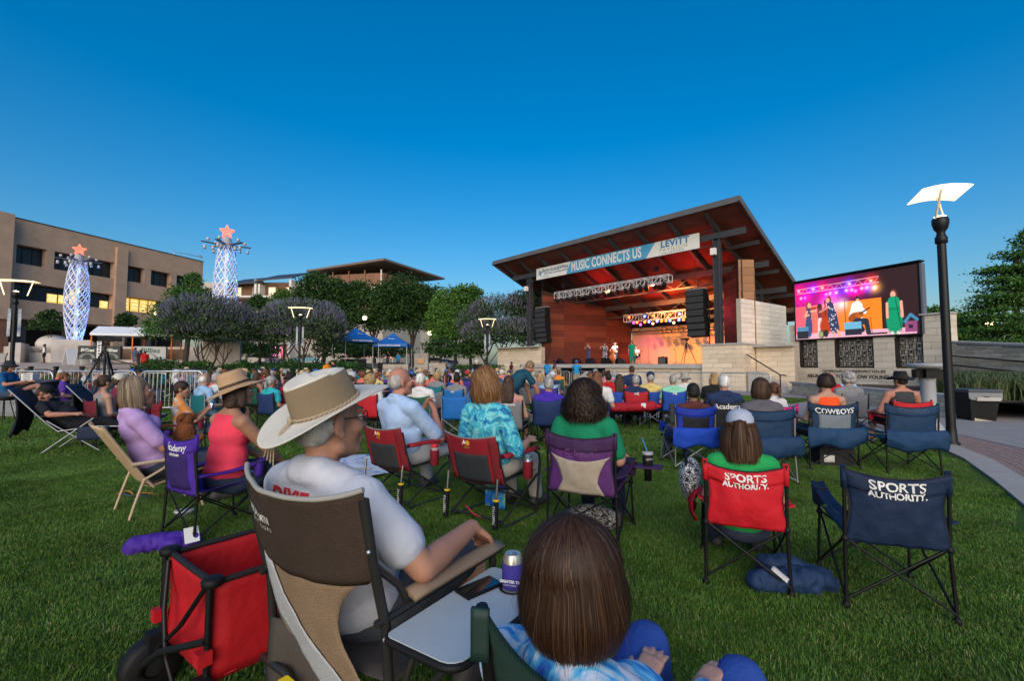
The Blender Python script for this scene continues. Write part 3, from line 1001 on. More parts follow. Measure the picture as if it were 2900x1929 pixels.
for gi, (x0, x1) in enumerate(((.08, 1.12), (2.08, 3.97), (4.93, 6.08))):
 b = MB()
 z0, z1 = 1.34, 2.88
 b.box(((x0 + x1) / 2, .16, z0 + .03), (x1 - x0, .1, .06)).box(((x0 + x1) / 2, .16, z1 - .03), (x1 - x0, .1, .06))
 b.box((x0 + .05, .13, (z0 + z1) / 2), (.10, .2, z1 - z0 - .12)).box((x1 - .03, .16, (z0 + z1) / 2), (.06, .1, z1 - z0 - .12))
 g = b.build('grille_frame', _dk, SW)
 b = MB()
 rg = random.Random(gi + 3)
 nx = max(3, round((x1 - x0 - .16) / .31))
 nz = 5
 cw, chh = (x1 - x0 - .16) / nx, (z1 - z0 - .12) / nz
 for i in range(nx):
  for j in range(nz):
   xa, za = x0 + .10 + i * cw, z0 + .06 + j * chh
   k = (i + j * 2) % 3
   t = .016
   for f in ((.18, .5, .82) if k != 1 else (.35, .65)):
    b.box((xa + cw * f, .16, za + chh * .5), (t, .03, chh * (1.0 if f != .5 else .55)))
   for f in ((.2, .55, .85) if k != 2 else (.3, .72)):
    b.box((xa + cw * .5, .162, za + chh * f), (cw * (1.0 if f != .55 else .6), .03, t))
   if k != 1:
    b.box((xa + cw * (.5 if k else .18), .158, za + chh * (.55 if k else .85)), (cw * .26, .035, chh * .26))
 b.build('fretwork', _dk, g)
_ink2 = mat('bronze_letters', (0.035, 0.022, 0.018), 0.5)
text_mesh('lettering', 'GENEROUSLY UNDERWRITTEN BY', .20, _ink2, SW, (2.95, -.02, 1.13), RT, .006, sx=1.0)
text_mesh('lettering', 'ARLINGTON TOMORROW FOUNDATION', .255, _ink2, SW, (3.0, -.02, .84), RT, .006, sx=1.02, weight=.006)
# ---- video screen: the live picture is drawn cell by cell
VW, VH = 6.08, 3.36
VS = thing('video_screen', 'large outdoor video screen showing the band on stage under coloured lamps', 'screen', scp(3.04, -.16, 2.94), SA)
MB().box((0, .15, VH / 2), (VW + .1, .26, VH + .1)).build('cabinet', BLACK, VS)
MB().box((0, .10, VH + .09), (VW + .3, .4, .07)).build('top_rail', BLACKM, VS)
_b = MB()
_b.box((VW / 2 + .09, .2, VH / 2), (.08, .3, VH)).build('side_rail', mat('screen_rail', (0.12, 0.14, 0.18), .5), VS)
GW, GH = 208, 114
pic = np.zeros((GH, GW, 3))
yy, xx = np.mgrid[0:GH, 0:GW]
X, Yv = (xx + .5) / GW, (yy + .5) / GH
AS = GW / GH
def p_mix(mask, col, a=1.0):
 m = np.clip(mask, 0, 1)[..., None] * a
 pic[:] = pic * (1 - m) + np.array(col) * m
def p_ell(cx, cy, rx, ry, col, soft=.25, a=1.0, ang=0.0):
 dx, dy = (X - cx) * AS, Yv - cy
 c, s = math.cos(ang), math.sin(ang)
 d = np.sqrt(((dx * c + dy * s) / rx) ** 2 + ((-dx * s + dy * c) / ry) ** 2)
 p_mix(np.clip((1 - d) / soft + .5, 0, 1), col, a)
def p_glow(cx, cy, r, col, a):
 d2 = ((X - cx) * AS) ** 2 + (Yv - cy) ** 2
 pic[:] += np.exp(-d2 / (r * r))[..., None] * np.array(col) * a
def p_line(x0, y0, x1, y1, w, col, a=1.0):
 ax, ay, bx, by = x0 * AS, y0, x1 * AS, y1
 px, py = X * AS, Yv
 L2 = (bx - ax) ** 2 + (by - ay) ** 2 + 1e-9
 t = np.clip(((px - ax) * (bx - ax) + (py - ay) * (by - ay)) / L2, 0, 1)
 d = np.hypot(px - ax - t * (bx - ax), py - ay - t * (by - ay))
 p_mix(np.clip((w - d) / .006 + .5, 0, 1), col, a)
def p_rect(x0, y0, x1, y1, col, a=1.0):
 p_mix(((X > x0) & (X < x1) & (Yv > y0) & (Yv < y1)).astype(float), col, a)
p_rect(0, 0, 1, 1, (.05, .012, .02))
p_mix(np.clip(1.15 - X / .62, 0, 1) * np.clip(1.25 - np.abs(Yv - .25) / .5, 0, 1), (.52, .03, .30), .9)
p_mix(((Yv > .42 + .0 * X) & (X < .745)).astype(float), (.80, .28, .09))
p_mix(((Yv > .42) & (X < .745)) * np.clip(1 - X / .45, 0, 1), (.85, .14, .32), .7)
p_rect(.745, 0, 1, 1, (.035, .012, .012))
p_mix(((Yv > .9)).astype(float) * (X < .98), (.72, .45, .52))
p_glow(.33, .44, .16, (.9, .35, .7), .8)
p_glow(.44, .46, .08, (.8, .8, .9), .6)
for x0_, x1_ in ((.02, .73),):
 p_line(x0_, .11, x1_, .09, .005, (.75, .45, .55))
 p_line(x0_, .19, x1_, .18, .005, (.75, .45, .55))
 for k in range(18):
  a0 = x0_ + (x1_ - x0_) * k / 18
  a1 = x0_ + (x1_ - x0_) * (k + 1) / 18
  p_line(a0, .19 if k % 2 else .10, a1, .10 if k % 2 else .19, .003, (.65, .38, .48))
for cx_, cy_, c_ in ((.04, .14, RED), (.18, .14, BLUE), (.265, .14, RED), (.50, .14, BLUE), (.675, .14, RED), (.06, .27, RED), (.10, .27, MAG), (.30, .26, MAG), (.335, .25, RED), (.39, .25, BLUE), (.475, .24, BLUE), (.52, .245, RED), (.60, .24, RED), (.64, .24, BLUE), (.55, .27, MAG), (.70, .26, WARM)):
 p_glow(cx_, cy_, .075, c_, .8)
 p_glow(cx_, cy_, .022, tuple(min(1, c + .35) for c in c_), 1.6)
SKN, SKN2 = (.75, .42, .33), (.55, .26, .22)
# violinist
p_ell(.13, .42, .05, .075, (.25, .09, .07)); p_ell(.138, .42, .032, .05, SKN)
p_line(.13, .50, .13, .62, .045, (.06, .07, .13)); p_ell(.128, .78, .062, .19, (.07, .09, .19)); p_line(.115, .52, .095, .60, .018, SKN); p_line(.095, .60, .13, .58, .016, SKN)
p_line(.15, .48, .195, .47, .02, (.30, .08, .05)); p_line(.15, .52, .20, .52, .015, SKN)
# bassist and double bass
p_ell(.235, .46, .045, .06, (.09, .03, .03)); p_line(.24, .53, .245, .66, .05, (.17, .05, .07)); p_line(.235, .68, .23, .93, .035, (.72, .6, .62))
p_ell(.285, .60, .07, .12, (.38, .07, .035)); p_ell(.282, .80, .09, .15, (.42, .08, .035)); p_line(.285, .36, .285, .60, .012, (.14, .04, .02))
# woman in the printed dress
p_ell(.318, .36, .045, .07, (.13, .04, .04)); p_ell(.312, .365, .03, .045, SKN); p_line(.33, .45, .345, .58, .055, (.05, .06, .12)); p_line(.345, .6, .365, .86, .075, (.05, .06, .12)); p_line(.315, .48, .235, .55, .018, SKN2)
for k in range(26):
 p_ell(.325 + rnd.uniform(-.01, .055), rnd.uniform(.45, .9), .008, .012, (.7, .68, .72))
p_line(.36, .92, .355, .98, .016, SKN); p_line(.385, .88, .41, .97, .016, SKN)
# microphone stand, guitarist
p_line(.455, .40, .46, .92, .005, (.02, .02, .03))
p_ell(.56, .42, .04, .065, (.05, .03, .03)); p_ell(.563, .44, .03, .045, SKN); p_line(.555, .52, .55, .70, .085, (.82, .80, .82)); p_line(.52, .56, .50, .68, .03, (.8, .78, .8)); p_line(.59, .56, .615, .62, .03, (.8, .78, .8))
p_ell(.535, .69, .10, .075, (.33, .10, .03), ang=-.35); p_ell(.575, .655, .06, .05, (.42, .15, .05)); p_line(.58, .64, .655, .56, .012, (.10, .04, .02))
p_line(.55, .76, .62, .77, .05, (.03, .035, .05)); p_line(.625, .76, .64, .95, .035, (.03, .035, .05)); p_line(.56, .76, .59, .9, .04, (.025, .03, .04))
# singer in green
p_ell(.835, .40, .05, .085, (.12, .04, .03)); p_ell(.83, .40, .033, .052, SKN)
p_line(.832, .50, .832, .62, .075, (.015, .30, .17)); p_ell(.832, .80, .105, .20, (.012, .27, .15)); p_rect(.79, .60, .875, .635, (.01, .2, .11)); p_line(.785, .52, .783, .74, .016, SKN); p_line(.885, .52, .888, .74, .018, SKN)
p_line(.815, .97, .815, .99, .02, (.7, .6, .6)); p_line(.855, .97, .86, .99, .02, (.7, .6, .6)); p_line(.845, .44, .88, .95, .004, (.02, .02, .02))
# monitors, drum case, toy house
p_rect(.01, .78, .125, .86, (.13, .25, .36)); p_rect(.01, .86, .12, .99, (.02, .025, .03)); p_rect(.445, .76, .585, .88, (.22, .42, .55)); p_rect(.45, .88, .585, .97, (.03, .03, .045))
p_ell(.245, .93, .05, .065, (.05, .05, .04)); p_ell(.24, .93, .035, .05, (.35, .36, .2)); p_ell(.285, .92, .04, .065, (.03, .03, .03)); p_rect(.65, .96, .78, .985, (.03, .03, .04))
p_rect(.905, .82, .985, .97, (.28, .10, .20)); p_line(.905, .82, .945, .72, .02, (.10, .24, .36)); p_line(.945, .72, .985, .80, .02, (.10, .24, .36)); p_rect(.93, .87, .955, .92, (.03, .02, .03))
p_line(.66, .70, .668, .95, .004, (.03, .03, .03))
pic *= 1 + .10 * np.random.RandomState(1).normal(0, 1, (GH, GW, 1))
lum = pic.mean(2, keepdims=True)
pic = np.clip(lum + (pic - lum) * 1.25, 0, 1.6) ** 1.15
me = bpy.data.meshes.new('screen_image')
gx = np.linspace(-VW / 2 + .03, VW / 2 - .03, GW + 1)
gz = np.linspace(VH - .03, .03, GH + 1)
vv = [(float(x), 0.015, float(z)) for z in gz for x in gx]
ff = [(j * (GW + 1) + i, (j + 1) * (GW + 1) + i, (j + 1) * (GW + 1) + i + 1, j * (GW + 1) + i + 1) for j in range(GH) for i in range(GW)]
me.from_pydata(vv, [], ff)
ca_ = me.color_attributes.new('picture', 'FLOAT_COLOR', 'CORNER')
fl = np.ones((GH * GW, 4, 4), np.float32)
fl[..., :3] = pic.reshape(-1, 1, 3)
ca_.data.foreach_set('color', fl.ravel())
sm_ = bpy.data.materials.new('video_picture')
sm_.use_nodes = True
_t = sm_.node_tree
_a = _n(_t, 'ShaderNodeVertexColor', layer_name='picture')
_p = _t.nodes['Principled BSDF']
_p.inputs['Base Color'].default_value = (.01, .01, .01, 1)
_p.inputs['Roughness'].default_value = .5
_t.links.new(_a.outputs[0], _p.inputs['Emission Color'])
_p.inputs['Emission Strength'].default_value = .50
me.materials.append(sm_)
link('screen_image', me, VS, None, (0, 0, 0))
for s in (-1, 1):
 MB().box((s * 2.4, .45, .6), (.14, .3, 1.6)).build('support_post', STEEL, VS)
# ---- planter wall, ramp wall with rails
RPAL = [(0.62, 0.51, 0.38), (0.55, 0.45, 0.33), (0.68, 0.56, 0.42), (0.50, 0.41, 0.31), (0.64, 0.54, 0.42)]
PW = thing('planter_wall', 'low rough stone planter wall with grey concrete cap below the video screen', 'wall', (0, 0, 0))
course_wall(PW, 'stone_face', (14.2, 23.2), (12.0, 11.9), 0, .54, .4, .13, .55, blk=BLKR, pal=RPAL)
course_wall(PW, 'stone_face', (12.0, 11.9), (12.45, 11.85), 0, .54, .4, .13, .5, blk=BLKR, pal=RPAL)
_b = MB()
_b.bar((14.42, 23.25, .58), (12.22, 11.72, .58), .52, .09)
_b.build('cap_stone', CAP, PW)
RW = thing('ramp_wall', 'tan stone ramp wall with black handrails behind the ornamental grass', 'wall', (0, 0, 0))
course_wall(RW, 'stone_face', (19.6, 20.4), (18.3, 13.0), 0, 2.55, .5, .17, .9, blk=BLKR, pal=RPAL, ztop=lambda s: 2.45 - .085 * s)
_b = MB().bar((19.85, 20.4, 2.50), (18.55, 12.9, 1.87), .6, .09)
_b.build('cap_stone', CAP, RW)
for dz in (-.55, -.95):
 MB().tube([(19.42, 20.4, 2.45 + dz), (18.12, 13.0, 1.82 + dz)], .03, 8).build('handrail', BLACKM, RW)
# soil behind the planter wall
poly_sheet('planting_bed', [(14.4, 23.0), (12.3, 12.0), (18.2, 12.6), (19.4, 20.6), (18.6, 23.6)], .47, mat('soil', (0.07, 0.05, 0.035), .95, var=.3, scale=12))
def blade_clump(n, h0, h1, spread, seed, w=.012):
 r = random.Random(seed)
 V, F = [], []
 for _ in range(n):
  a = r.uniform(0, 2 * PI)
  h = r.uniform(h0, h1)
  o = Vector((r.gauss(0, .10), r.gauss(0, .10), 0))
  ou = Vector((math.cos(a), math.sin(a), 0))
  sp = spread * r.uniform(.4, 1.1)
  sd = Vector((-ou.y, ou.x, 0)) * w
  P = [o, o + ou * sp * .25 + Vector((0, 0, h * .65)), o + ou * sp * .7 + Vector((0, 0, h * .95)), o + ou * sp * 1.15 + Vector((0, 0, h * .72))]
  k = len(V)
  for i, p in enumerate(P[:3]):
   V += [p - sd * (1 - i * .25), p + sd * (1 - i * .25)]
  V.append(P[3])
  F += [(k, k + 1, k + 3, k + 2), (k + 2, k + 3, k + 5, k + 4), (k + 4, k + 5, k + 6)]
 return V, F
OG = mat('ornamental_grass_blades', (0.10, 0.16, 0.05), .6, var=.35, scale=3, col2=(0.19, 0.20, 0.09))
_b = MB()
for k in range(330):
 t = rnd.random()
 q = rnd.random()
 x, y = 12.9 + t * 1.7 + q * (4.9 - t * .2), 12.4 + t * 9.2 - q * .5
 z = .46
 if x / y < .915:
  continue
 V, F = blade_clump(60, .45, .85, .5, k)
 _b._add([v + Vector((x, y, z)) for v in V], F, True)
for k in range(46):
 x, y = 13.7 + rnd.random() * 5.5, 10.7 + rnd.random() * 1.2
 V, F = blade_clump(60, .6, 1.05, .6, k + 500)
 _b._add([v + Vector((x, y, 0)) for v in V], F, True)
tag(_b.build('ornamental_grass', OG), 'arching green ornamental grass filling the bed right of the planter wall', 'grass', kind='stuff')
# ---- rubbish bin
_g = gnd(2790, 1194)
TB = thing('rubbish_bin', 'square black rubbish bin with clear liner beside the planter wall', 'bin', (_g.x + .02, _g.y + .25, _g.z), R(-12))
_b = MB()
_b._add([(-.26, -.26, 0), (.26, -.26, 0), (.26, .26, 0), (-.26, .26, 0), (-.34, -.34, .74), (.34, -.34, .74), (.34, .34, .74), (-.34, .34, .74)],
  [(0, 3, 2, 1), (0, 1, 5, 4), (1, 2, 6, 5), (2, 3, 7, 6), (3, 0, 4, 7)], False)
_b.build('body', BLACK, TB)
_b = MB().box((0, 0, .80), (.76, .76, .05)).box((0, 0, .755), (.72, .72, .03))
_b.build('rim', mat('bin_rim', (0.06, 0.07, 0.09), .4), TB)
_b = MB().sheet(lambda s, t: ((s - .5) * .74, -.368 - .012 * math.sin(s * 23), .74 - t * (.14 + .05 * math.sin(s * 9))), 24, 3)
_b.sheet(lambda s, t: (.368 + .012 * math.sin(s * 19), (s - .5) * .74, .74 - t * (.12 + .05 * math.sin(s * 7))), 24, 3)
_b.build('liner', mat('clear_liner', (0.6, 0.62, 0.65), .25, alpha=.35), TB)
# ---- charging / drinking station
ST = thing('drinking_station', 'grey metal drinking station with round top behind the navy chairs', 'drinking fountain', (at(2628, 1100, 9.3).x, 9.3, 0), R(-20))
_gm2 = mat('grey_powder_coat', (0.34, 0.345, 0.36), .45, var=.06, scale=8)
MB().lathe([(.30, 0), (.30, .06), (.16, .30), (.125, .36), (.125, 1.15), (.14, 1.20)], 20).build('pedestal', _gm2, ST)
MB().lathe([(.02, 1.36), (.16, 1.37), (.32, 1.41), (.345, 1.45), (.33, 1.49), (.0, 1.50)], 28).build('bowl', _gm2, ST)
MB().box((0, 0, 1.28), (.44, .20, .18)).box((0, 0, 1.28), (.2, .42, .17)).build('spout_housing', BLACK, ST)
MB().lathe([(.10, 1.19), (.10, 1.38)], 16).build('neck', _gm2, ST)
# plaza lamp posts
LAMP_E = mat('lamp_reflector_lit', (0.9, 0.88, 0.8), .4, emit=(1.0, .82, .55), estr=.52)
LAMP_F = mat('lamp_reflector_far', (0.9, 0.88, 0.8), .4, emit=(1.0, .74, .36), estr=.62)
ARM_L = mat('lamp_arm_lit', (0.7, 0.62, 0.45), .4, metal=.3)
POLE = mat('lamp_pole_paint', (0.007, 0.007, 0.008), .45, spec=.3, var=.1, scale=12)
def street_lamp(loc, rz, label, H=4.45, far=False, flag=True):
 t = thing('street_lamp', label, 'street lamp', loc, rz, 'plaza lamp posts')
 MB().lathe([(.12, 0), (.12, .04), (.085, .08), (.074, .30), (.070, .36), (.066, H - .75), (.064, H - .72)], 16).build('pole', POLE, t)
 MB().lathe([(.064, H - .72), (.092, H - .70), (.092, H - .60), (.07, H - .56), (.06, H - .50), (.10, H - .44), (.125, H - .34), (.125, H - .26), (.10, H - .22), (.0, H - .21)], 18).build('lamp_head', POLE, t)
 w = .64 if far else .37
 _bb = MB().sheet(lambda s, q: ((s - .5) * 2 * w, (q - .5) * (.40 if far else .56), H + .28 + (.04 if far else .07) * math.cos((s - .5) * 2.6) - .09 - (0 if far else .10) * (q - .5)), 14, 2, .02)
 _bb.build('reflector', LAMP_F if far else LAMP_E, t)
 for s in (-1, 1):
  _bb = MB().tube([(s * .10 * (3.4 if far else 1), s * .02, H - .36), (s * (w * .82 if far else .06), s * .20 * (0 if far else 1), H + .25)], .018, 6)
  _bb.build('reflector_arm', LAMP_F if far else ARM_L, t)
 MB().lathe([(.0, H - .205), (.09, H - .20), (.0, H - .17)], 10).build('bulb', mat('lamp_bulb', (1, .95, .8), .4, emit=(1, .82, .55), estr=3), t)
 if flag:
  for s in (-1, 1):
   _f = MB().box((s * .16, 0, H - 1.45), (.10, .02, 1.1)).build('pole_banner', mat('pole_banner_cloth', (0.55, 0.58, 0.60), .7, col2=(0.12, 0.16, 0.22), scale=3), t)
   MB().tube([(0, 0, H - .95), (s * .24, 0, H - .95)], .012, 5).build('banner_arm', POLE, t)
 return t
_g = gnd(2696, 1262)
street_lamp((_g.x, _g.y, _g.z), R(-18), 'tall black lamp post with bright curved white reflector at the right path', 4.42, flag=False)
street_lamp((xat(35, 18.0), 18.0, 0), R(20), 'black lamp post with triangular glowing head at the far left edge', 4.6, True)
street_lamp((xat(848, 26.5), 26.5, 0), R(15), 'black lamp post lit before the left purple flowering trees', 4.6, True)
street_lamp((xat(1380, 33), 33, 0), R(0), 'black lamp post lit left of the stage beside the purple tree', 4.6, True)
# buildings and plaza on the left
PCON = mat('aggregate_concrete', (0.50, 0.33, 0.225), .9, var=.12, scale=2.2, bump=.35, bscale=60, col2=(0.42, 0.28, 0.195), ramp=(.5, .8))
GLASS = mat('dark_window_glass', (0.018, 0.022, 0.030), .22, spec=.35, var=.3, scale=1.2)
FRAME = mat('window_frame_bronze', (0.03, 0.027, 0.025), .5)
LIT = mat('lit_office_pane', (0.5, 0.42, 0.2), .4, emit=(1.0, .62, .13), estr=.34, var=.5, scale=2.5)
LITS = mat('fluorescent_strip', (1, 1, .8), .4, emit=(1.0, .84, .40), estr=.7)
OFA = math.atan2(.96, .279)
OF = thing('office_building', 'three storey tan concrete office block with recessed dark window bands at left', 'building', (-52, 50, 0), OFA)
OZ = 1.7
XA, XB = -3.0, 18.9
_c1 = MB().box(((XA + XB) / 2, 6, 15.75), (XB - XA, 12, 2.75)).build('wall_parapet', PCON, OF)
MB().box(((XA + XB) / 2, 5.98, 17.15), (XB - XA + .1, 12.1, .09)).build('coping', FRAME, OF)
MB().box(((XA + XB) / 2, 6.45, 13.36), (XB - XA - .3, 11.1, 2.06)).build('wall_core', mat('window_recess', (0.05, 0.045, 0.04), .8), OF)
MB().box(((XA + XB) / 2, 6.0, 11.33), (XB - XA - .01, 11.98, 2.0)).build('wall_spandrel', PCON, OF)
MB().box(((XA + XB) / 2, 6.46, 9.4), (XB - XA - .3, 11.1, 1.84)).build('wall_core', mat('window_recess', (0.05, 0.045, 0.04), .8), OF)
MB().box(((XA + XB) / 2, 6.0, 7.45), (XB - XA - .02, 11.97, 2.06)).build('wall_spandrel', PCON, OF)
for x0, x1 in ((-3.0, -2.32), (.22, .93), (3.55, 4.2), (7.0, 8.33), (10.62, 11.44), (14.1, 14.96), (17.4, 18.88)):
 MB().box(((x0 + x1) / 2, .42, 13.35), (x1 - x0, .80, 2.2)).build('pier', PCON, OF)
for x0, x1 in ((-3.0, -2.32), (7.0, 8.33), (17.4, 18.88)):
 MB().box(((x0 + x1) / 2, .43, 9.4), (x1 - x0, .82, 2.2)).build('pier', PCON, OF)
MB().box((7.66, -.1, 8.4), (1.30, .5, 16.0)).build('pilaster', PCON, OF)
# left projecting wing
MB().box((-6.1, 4.2, 11.7), (6.0, 10.5, 11.0)).build('wing_wall', PCON, OF)
MB().box((-3.55, .2, 4.0), (1.1, 2.2, 5.0)).build('wing_foot', mat('rust_stone', (0.20, 0.10, 0.065), .9, var=.2, scale=3), OF)
def office_window(x0, x1, z0, z1, n, lit=()):
 b = MB()
 y = .78
 t = .06
 b.box(((x0 + x1) / 2, y, z0 + t / 2), (x1 - x0, .1, t)).box(((x0 + x1) / 2, y, z1 - t / 2), (x1 - x0, .1, t))
 for k in range(n + 1):
  x = x0 + (x1 - x0) * k / n
  b.box((min(max(x, x0 + t / 2), x1 - t / 2), y, (z0 + z1) / 2), (t, .098, z1 - z0 - 2 * t))
 f = b.build('window', FRAME, OF)
 for k in range(n):
  xa, xb = x0 + (x1 - x0) * k / n + .04, x0 + (x1 - x0) * (k + 1) / n - .04
  m = GLASS
  za, zb = z0 + .05, z1 - .05
  if k in lit:
   m = LIT
   if lit[k] < 1:
    MB().box(((xa + xb) / 2, y + .03, zb - (zb - za) * (1 - lit[k]) / 2), (xb - xa, .02, (zb - za) * (1 - lit[k]))).build('pane', GLASS, f)
    zb = za + (zb - za) * lit[k]
   for q in (.3, .55, .8):
    MB().box(((xa + xb) / 2 + rnd.uniform(-.1, .1), y + .012, za + (zb - za) * q), ((xb - xa) * rnd.uniform(.5, .85), .01, .05)).build('ceiling_strip', LITS, f)
  MB().box(((xa + xb) / 2, y + .03, (za + zb) / 2), (xb - xa, .02, zb - za)).build('pane', m, f)
for x0, x1, n in ((-2.32, .22, 3), (.93, 3.55, 3), (4.2, 7.0, 3), (8.33, 10.62, 3), (11.44, 14.1, 3), (14.96, 17.4, 3)):
 office_window(x0, x1, 12.36, 14.3, n)
office_window(-2.32, 7.0, 8.5, 10.3, 9, {3: .6, 4: .6, 5: 1, 8: .55})
office_window(8.33, 17.4, 8.5, 10.3, 8, {0: 1, 1: 1, 2: 1, 3: 1})
# shaded ground storey
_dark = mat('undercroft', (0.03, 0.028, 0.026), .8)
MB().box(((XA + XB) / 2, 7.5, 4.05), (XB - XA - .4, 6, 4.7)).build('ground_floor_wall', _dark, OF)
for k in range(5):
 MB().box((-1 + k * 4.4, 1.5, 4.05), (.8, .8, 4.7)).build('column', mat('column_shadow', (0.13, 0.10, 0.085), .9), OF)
_b = MB()
for k in range(70):
 _b.box((-3 + k * .31, -2.2, 2.9), (.03, .03, 1.1))
_b.box((7.7, -2.2, 3.45), (21.6, .06, .06)).box((7.7, -2.2, 2.4), (21.6, .06, .05))
_b.build('railing', BLACKM, OF)
_b = MB().tube([(14.6, .3, 17.2), (14.6, .3, 17.7), (17.6, -.5, 17.62), (18.0, -.6, 17.9)], .05, 6).box((18.0, -.6, 17.6), (.3, .3, .25))
_b.build('camera_boom', SILVER, OF)
# ---- apartments far behind
AP = thing('apartment_building', 'pale apartment block with brown brick corner tower and slanted roofs behind the oaks', 'building', (0, 0, 0))
STU = mat('pale_stucco', (0.46, 0.40, 0.34), .9, var=.08, scale=.6)
WST = mat('white_stucco', (0.66, 0.62, 0.57), .9, var=.06, scale=.6)
BRK = mat('brown_brick', (0.22, 0.115, 0.075), .9, var=.15, scale=1.5, bump=.3, bscale=14)
RFM = mat('dark_metal_roof', (0.045, 0.05, 0.065), .5, wave=('X', 2.2, .1), bump=.6)
APL = mat('lit_apartment_pane', (.7, .62, .45), .5, emit=(1.0, .82, .55), estr=.24)
APG = mat('apartment_glass', (.16, .17, .18), .2, var=.2, scale=.5)
def apt_window(x0, x1, z0, z1, y, lit, parent=AP):
 f = MB().box(((x0 + x1) / 2, y - .03, (z0 + z1) / 2), (x1 - x0 + .2, .1, z1 - z0 + .2)).build('window', WST, parent)
 for a, b_ in ((x0, (x0 + x1) / 2 - .05), ((x0 + x1) / 2 + .05, x1)):
  MB().box(((a + b_) / 2, y - .10, (z0 + z1) / 2), (b_ - a, .04, z1 - z0)).build('pane', APL if lit else APG, f)
MB().box((-52, 108, 10.8), (34, 14, 18.4)).build('wall', STU, AP)
for k, (cx_, zt) in enumerate(((-57.2, 20.4), (-49.6, 21.4))):
 w = 8.0
 MB().box((cx_ + 1.2, 100.0, 10.9), (.5, 3.0, 18.6)).build('pier', WST, AP)
 MB().box((cx_ - 5.6, 100.0, 10.2), (.4, 3.0, 18)).build('pier', WST, AP)
 _b = MB()
 _b._add([(cx_ - 6.6, 98.2, zt - 1.7), (cx_ + 1.7, 98.2, zt - 1.0), (cx_ + 2.6, 104, zt + 1.2), (cx_ - 4.4, 104, zt + .6),
    (cx_ - 6.6, 98.2, zt - 1.45), (cx_ + 1.7, 98.2, zt - .75), (cx_ + 2.6, 104, zt + 1.45), (cx_ - 4.4, 104, zt + .85)],
   [(0, 3, 2, 1), (4, 5, 6, 7), (0, 1, 5, 4), (1, 2, 6, 5), (2, 3, 7, 6), (3, 0, 4, 7)], False)
 _b.build('roof', RFM, AP)
 for z in (6.2, 9.6, 13.0, 16.4):
  bl = MB().box((cx_ - 2.2, 99.6, z), (6.8, 3.2, .35)).build('balcony', WST, AP)
  MB().box((cx_ - 2.2, 98.1, z + .7), (6.7, .06, .06)).box((cx_ - 2.2, 98.1, z + .35), (6.7, .05, .05)).build('railing', FRAME, bl)
  MB().box((cx_ - 2.2, 100.9, z + 1.6), (6.6, .2, 2.9)).build('balcony_wall', BRK, AP)
  apt_window(cx_ - 4.6, cx_ - 3.2, z + .5, z + 2.4, 100.8, True)
  apt_window(cx_ - .6, cx_ + .6, z + .5, z + 2.4, 100.8, k == 1)
for z in (10.4, 13.8, 17.2):
 for x in (-54.3, -52.6, -45.0, -43.2):
  apt_window(x, x + 1.2, z, z + 2.0, 101, True)
# brown corner tower under the big slanted roof
_b = MB().prism([(-44.0, 103, 1.5), (-28.4, 99.5, 1.5), (-21.5, 116, 1.5), (-38, 121, 1.5)], 0, off=(0, 0, 20.4))
_b.build('brick_tower', BRK, AP)
_b = MB().prism([(-44.6, 102.6, 1.5), (-28.2, 98.9, 1.5), (-20.9, 116, 1.5), (-38, 121.5, 1.5)], 0, off=(0, 0, 12.2))
_b.build('lower_storeys', STU, AP)
_b = MB()
_b._add([(-46.5, 101.8, 22.6), (-27.6, 97.0, 24.1), (-17.5, 117.5, 23.8), (-40, 123, 22.5), (-46.5, 101.8, 23.0), (-27.6, 97.0, 24.6), (-17.5, 117.5, 24.2), (-40, 123, 22.9)],
  [(0, 3, 2, 1), (4, 5, 6, 7), (0, 1, 5, 4), (1, 2, 6, 5), (2, 3, 7, 6), (3, 0, 4, 7)], False)
_b.build('slanted_roof', mat('tower_roof', (0.16, 0.12, 0.10), .7, var=.1, scale=2), AP)
for i, t in enumerate((.1, .35, .6, .85)):
 x, y = -44 + 15.6 * t, 103 - 3.5 * t
 MB().box((x, y - .25, 18.0), (1.5, .3, 2.2)).build('window', WST, AP)
 MB().box((x, y - .45, 18.0), (1.1, .08, 1.8)).build('pane', APL, AP)
 MB().bar((x + 1.9, y - .55, 17.5), (x + 1.9, y - .55, 22.6), .25, .25).build('pilaster', WST if i == 3 else BRK, AP)
_b = MB().prism([(-22.5, 112, 1.5), (-8, 128, 1.5), (-12, 134, 1.5), (-28, 120, 1.5)], 0, off=(0, 0, 18.4))
_b.build('rear_wing', STU, AP)
for t in (.15, .4, .65, .9):
 x, y = -22.5 + 14.5 * t, 112 + 16 * t
 for z in (9, 12.5, 16):
  MB().box((x + .25, y - .25, z), (1.2, 1.2, 1.9), rz=.83).build('window', APG, AP)
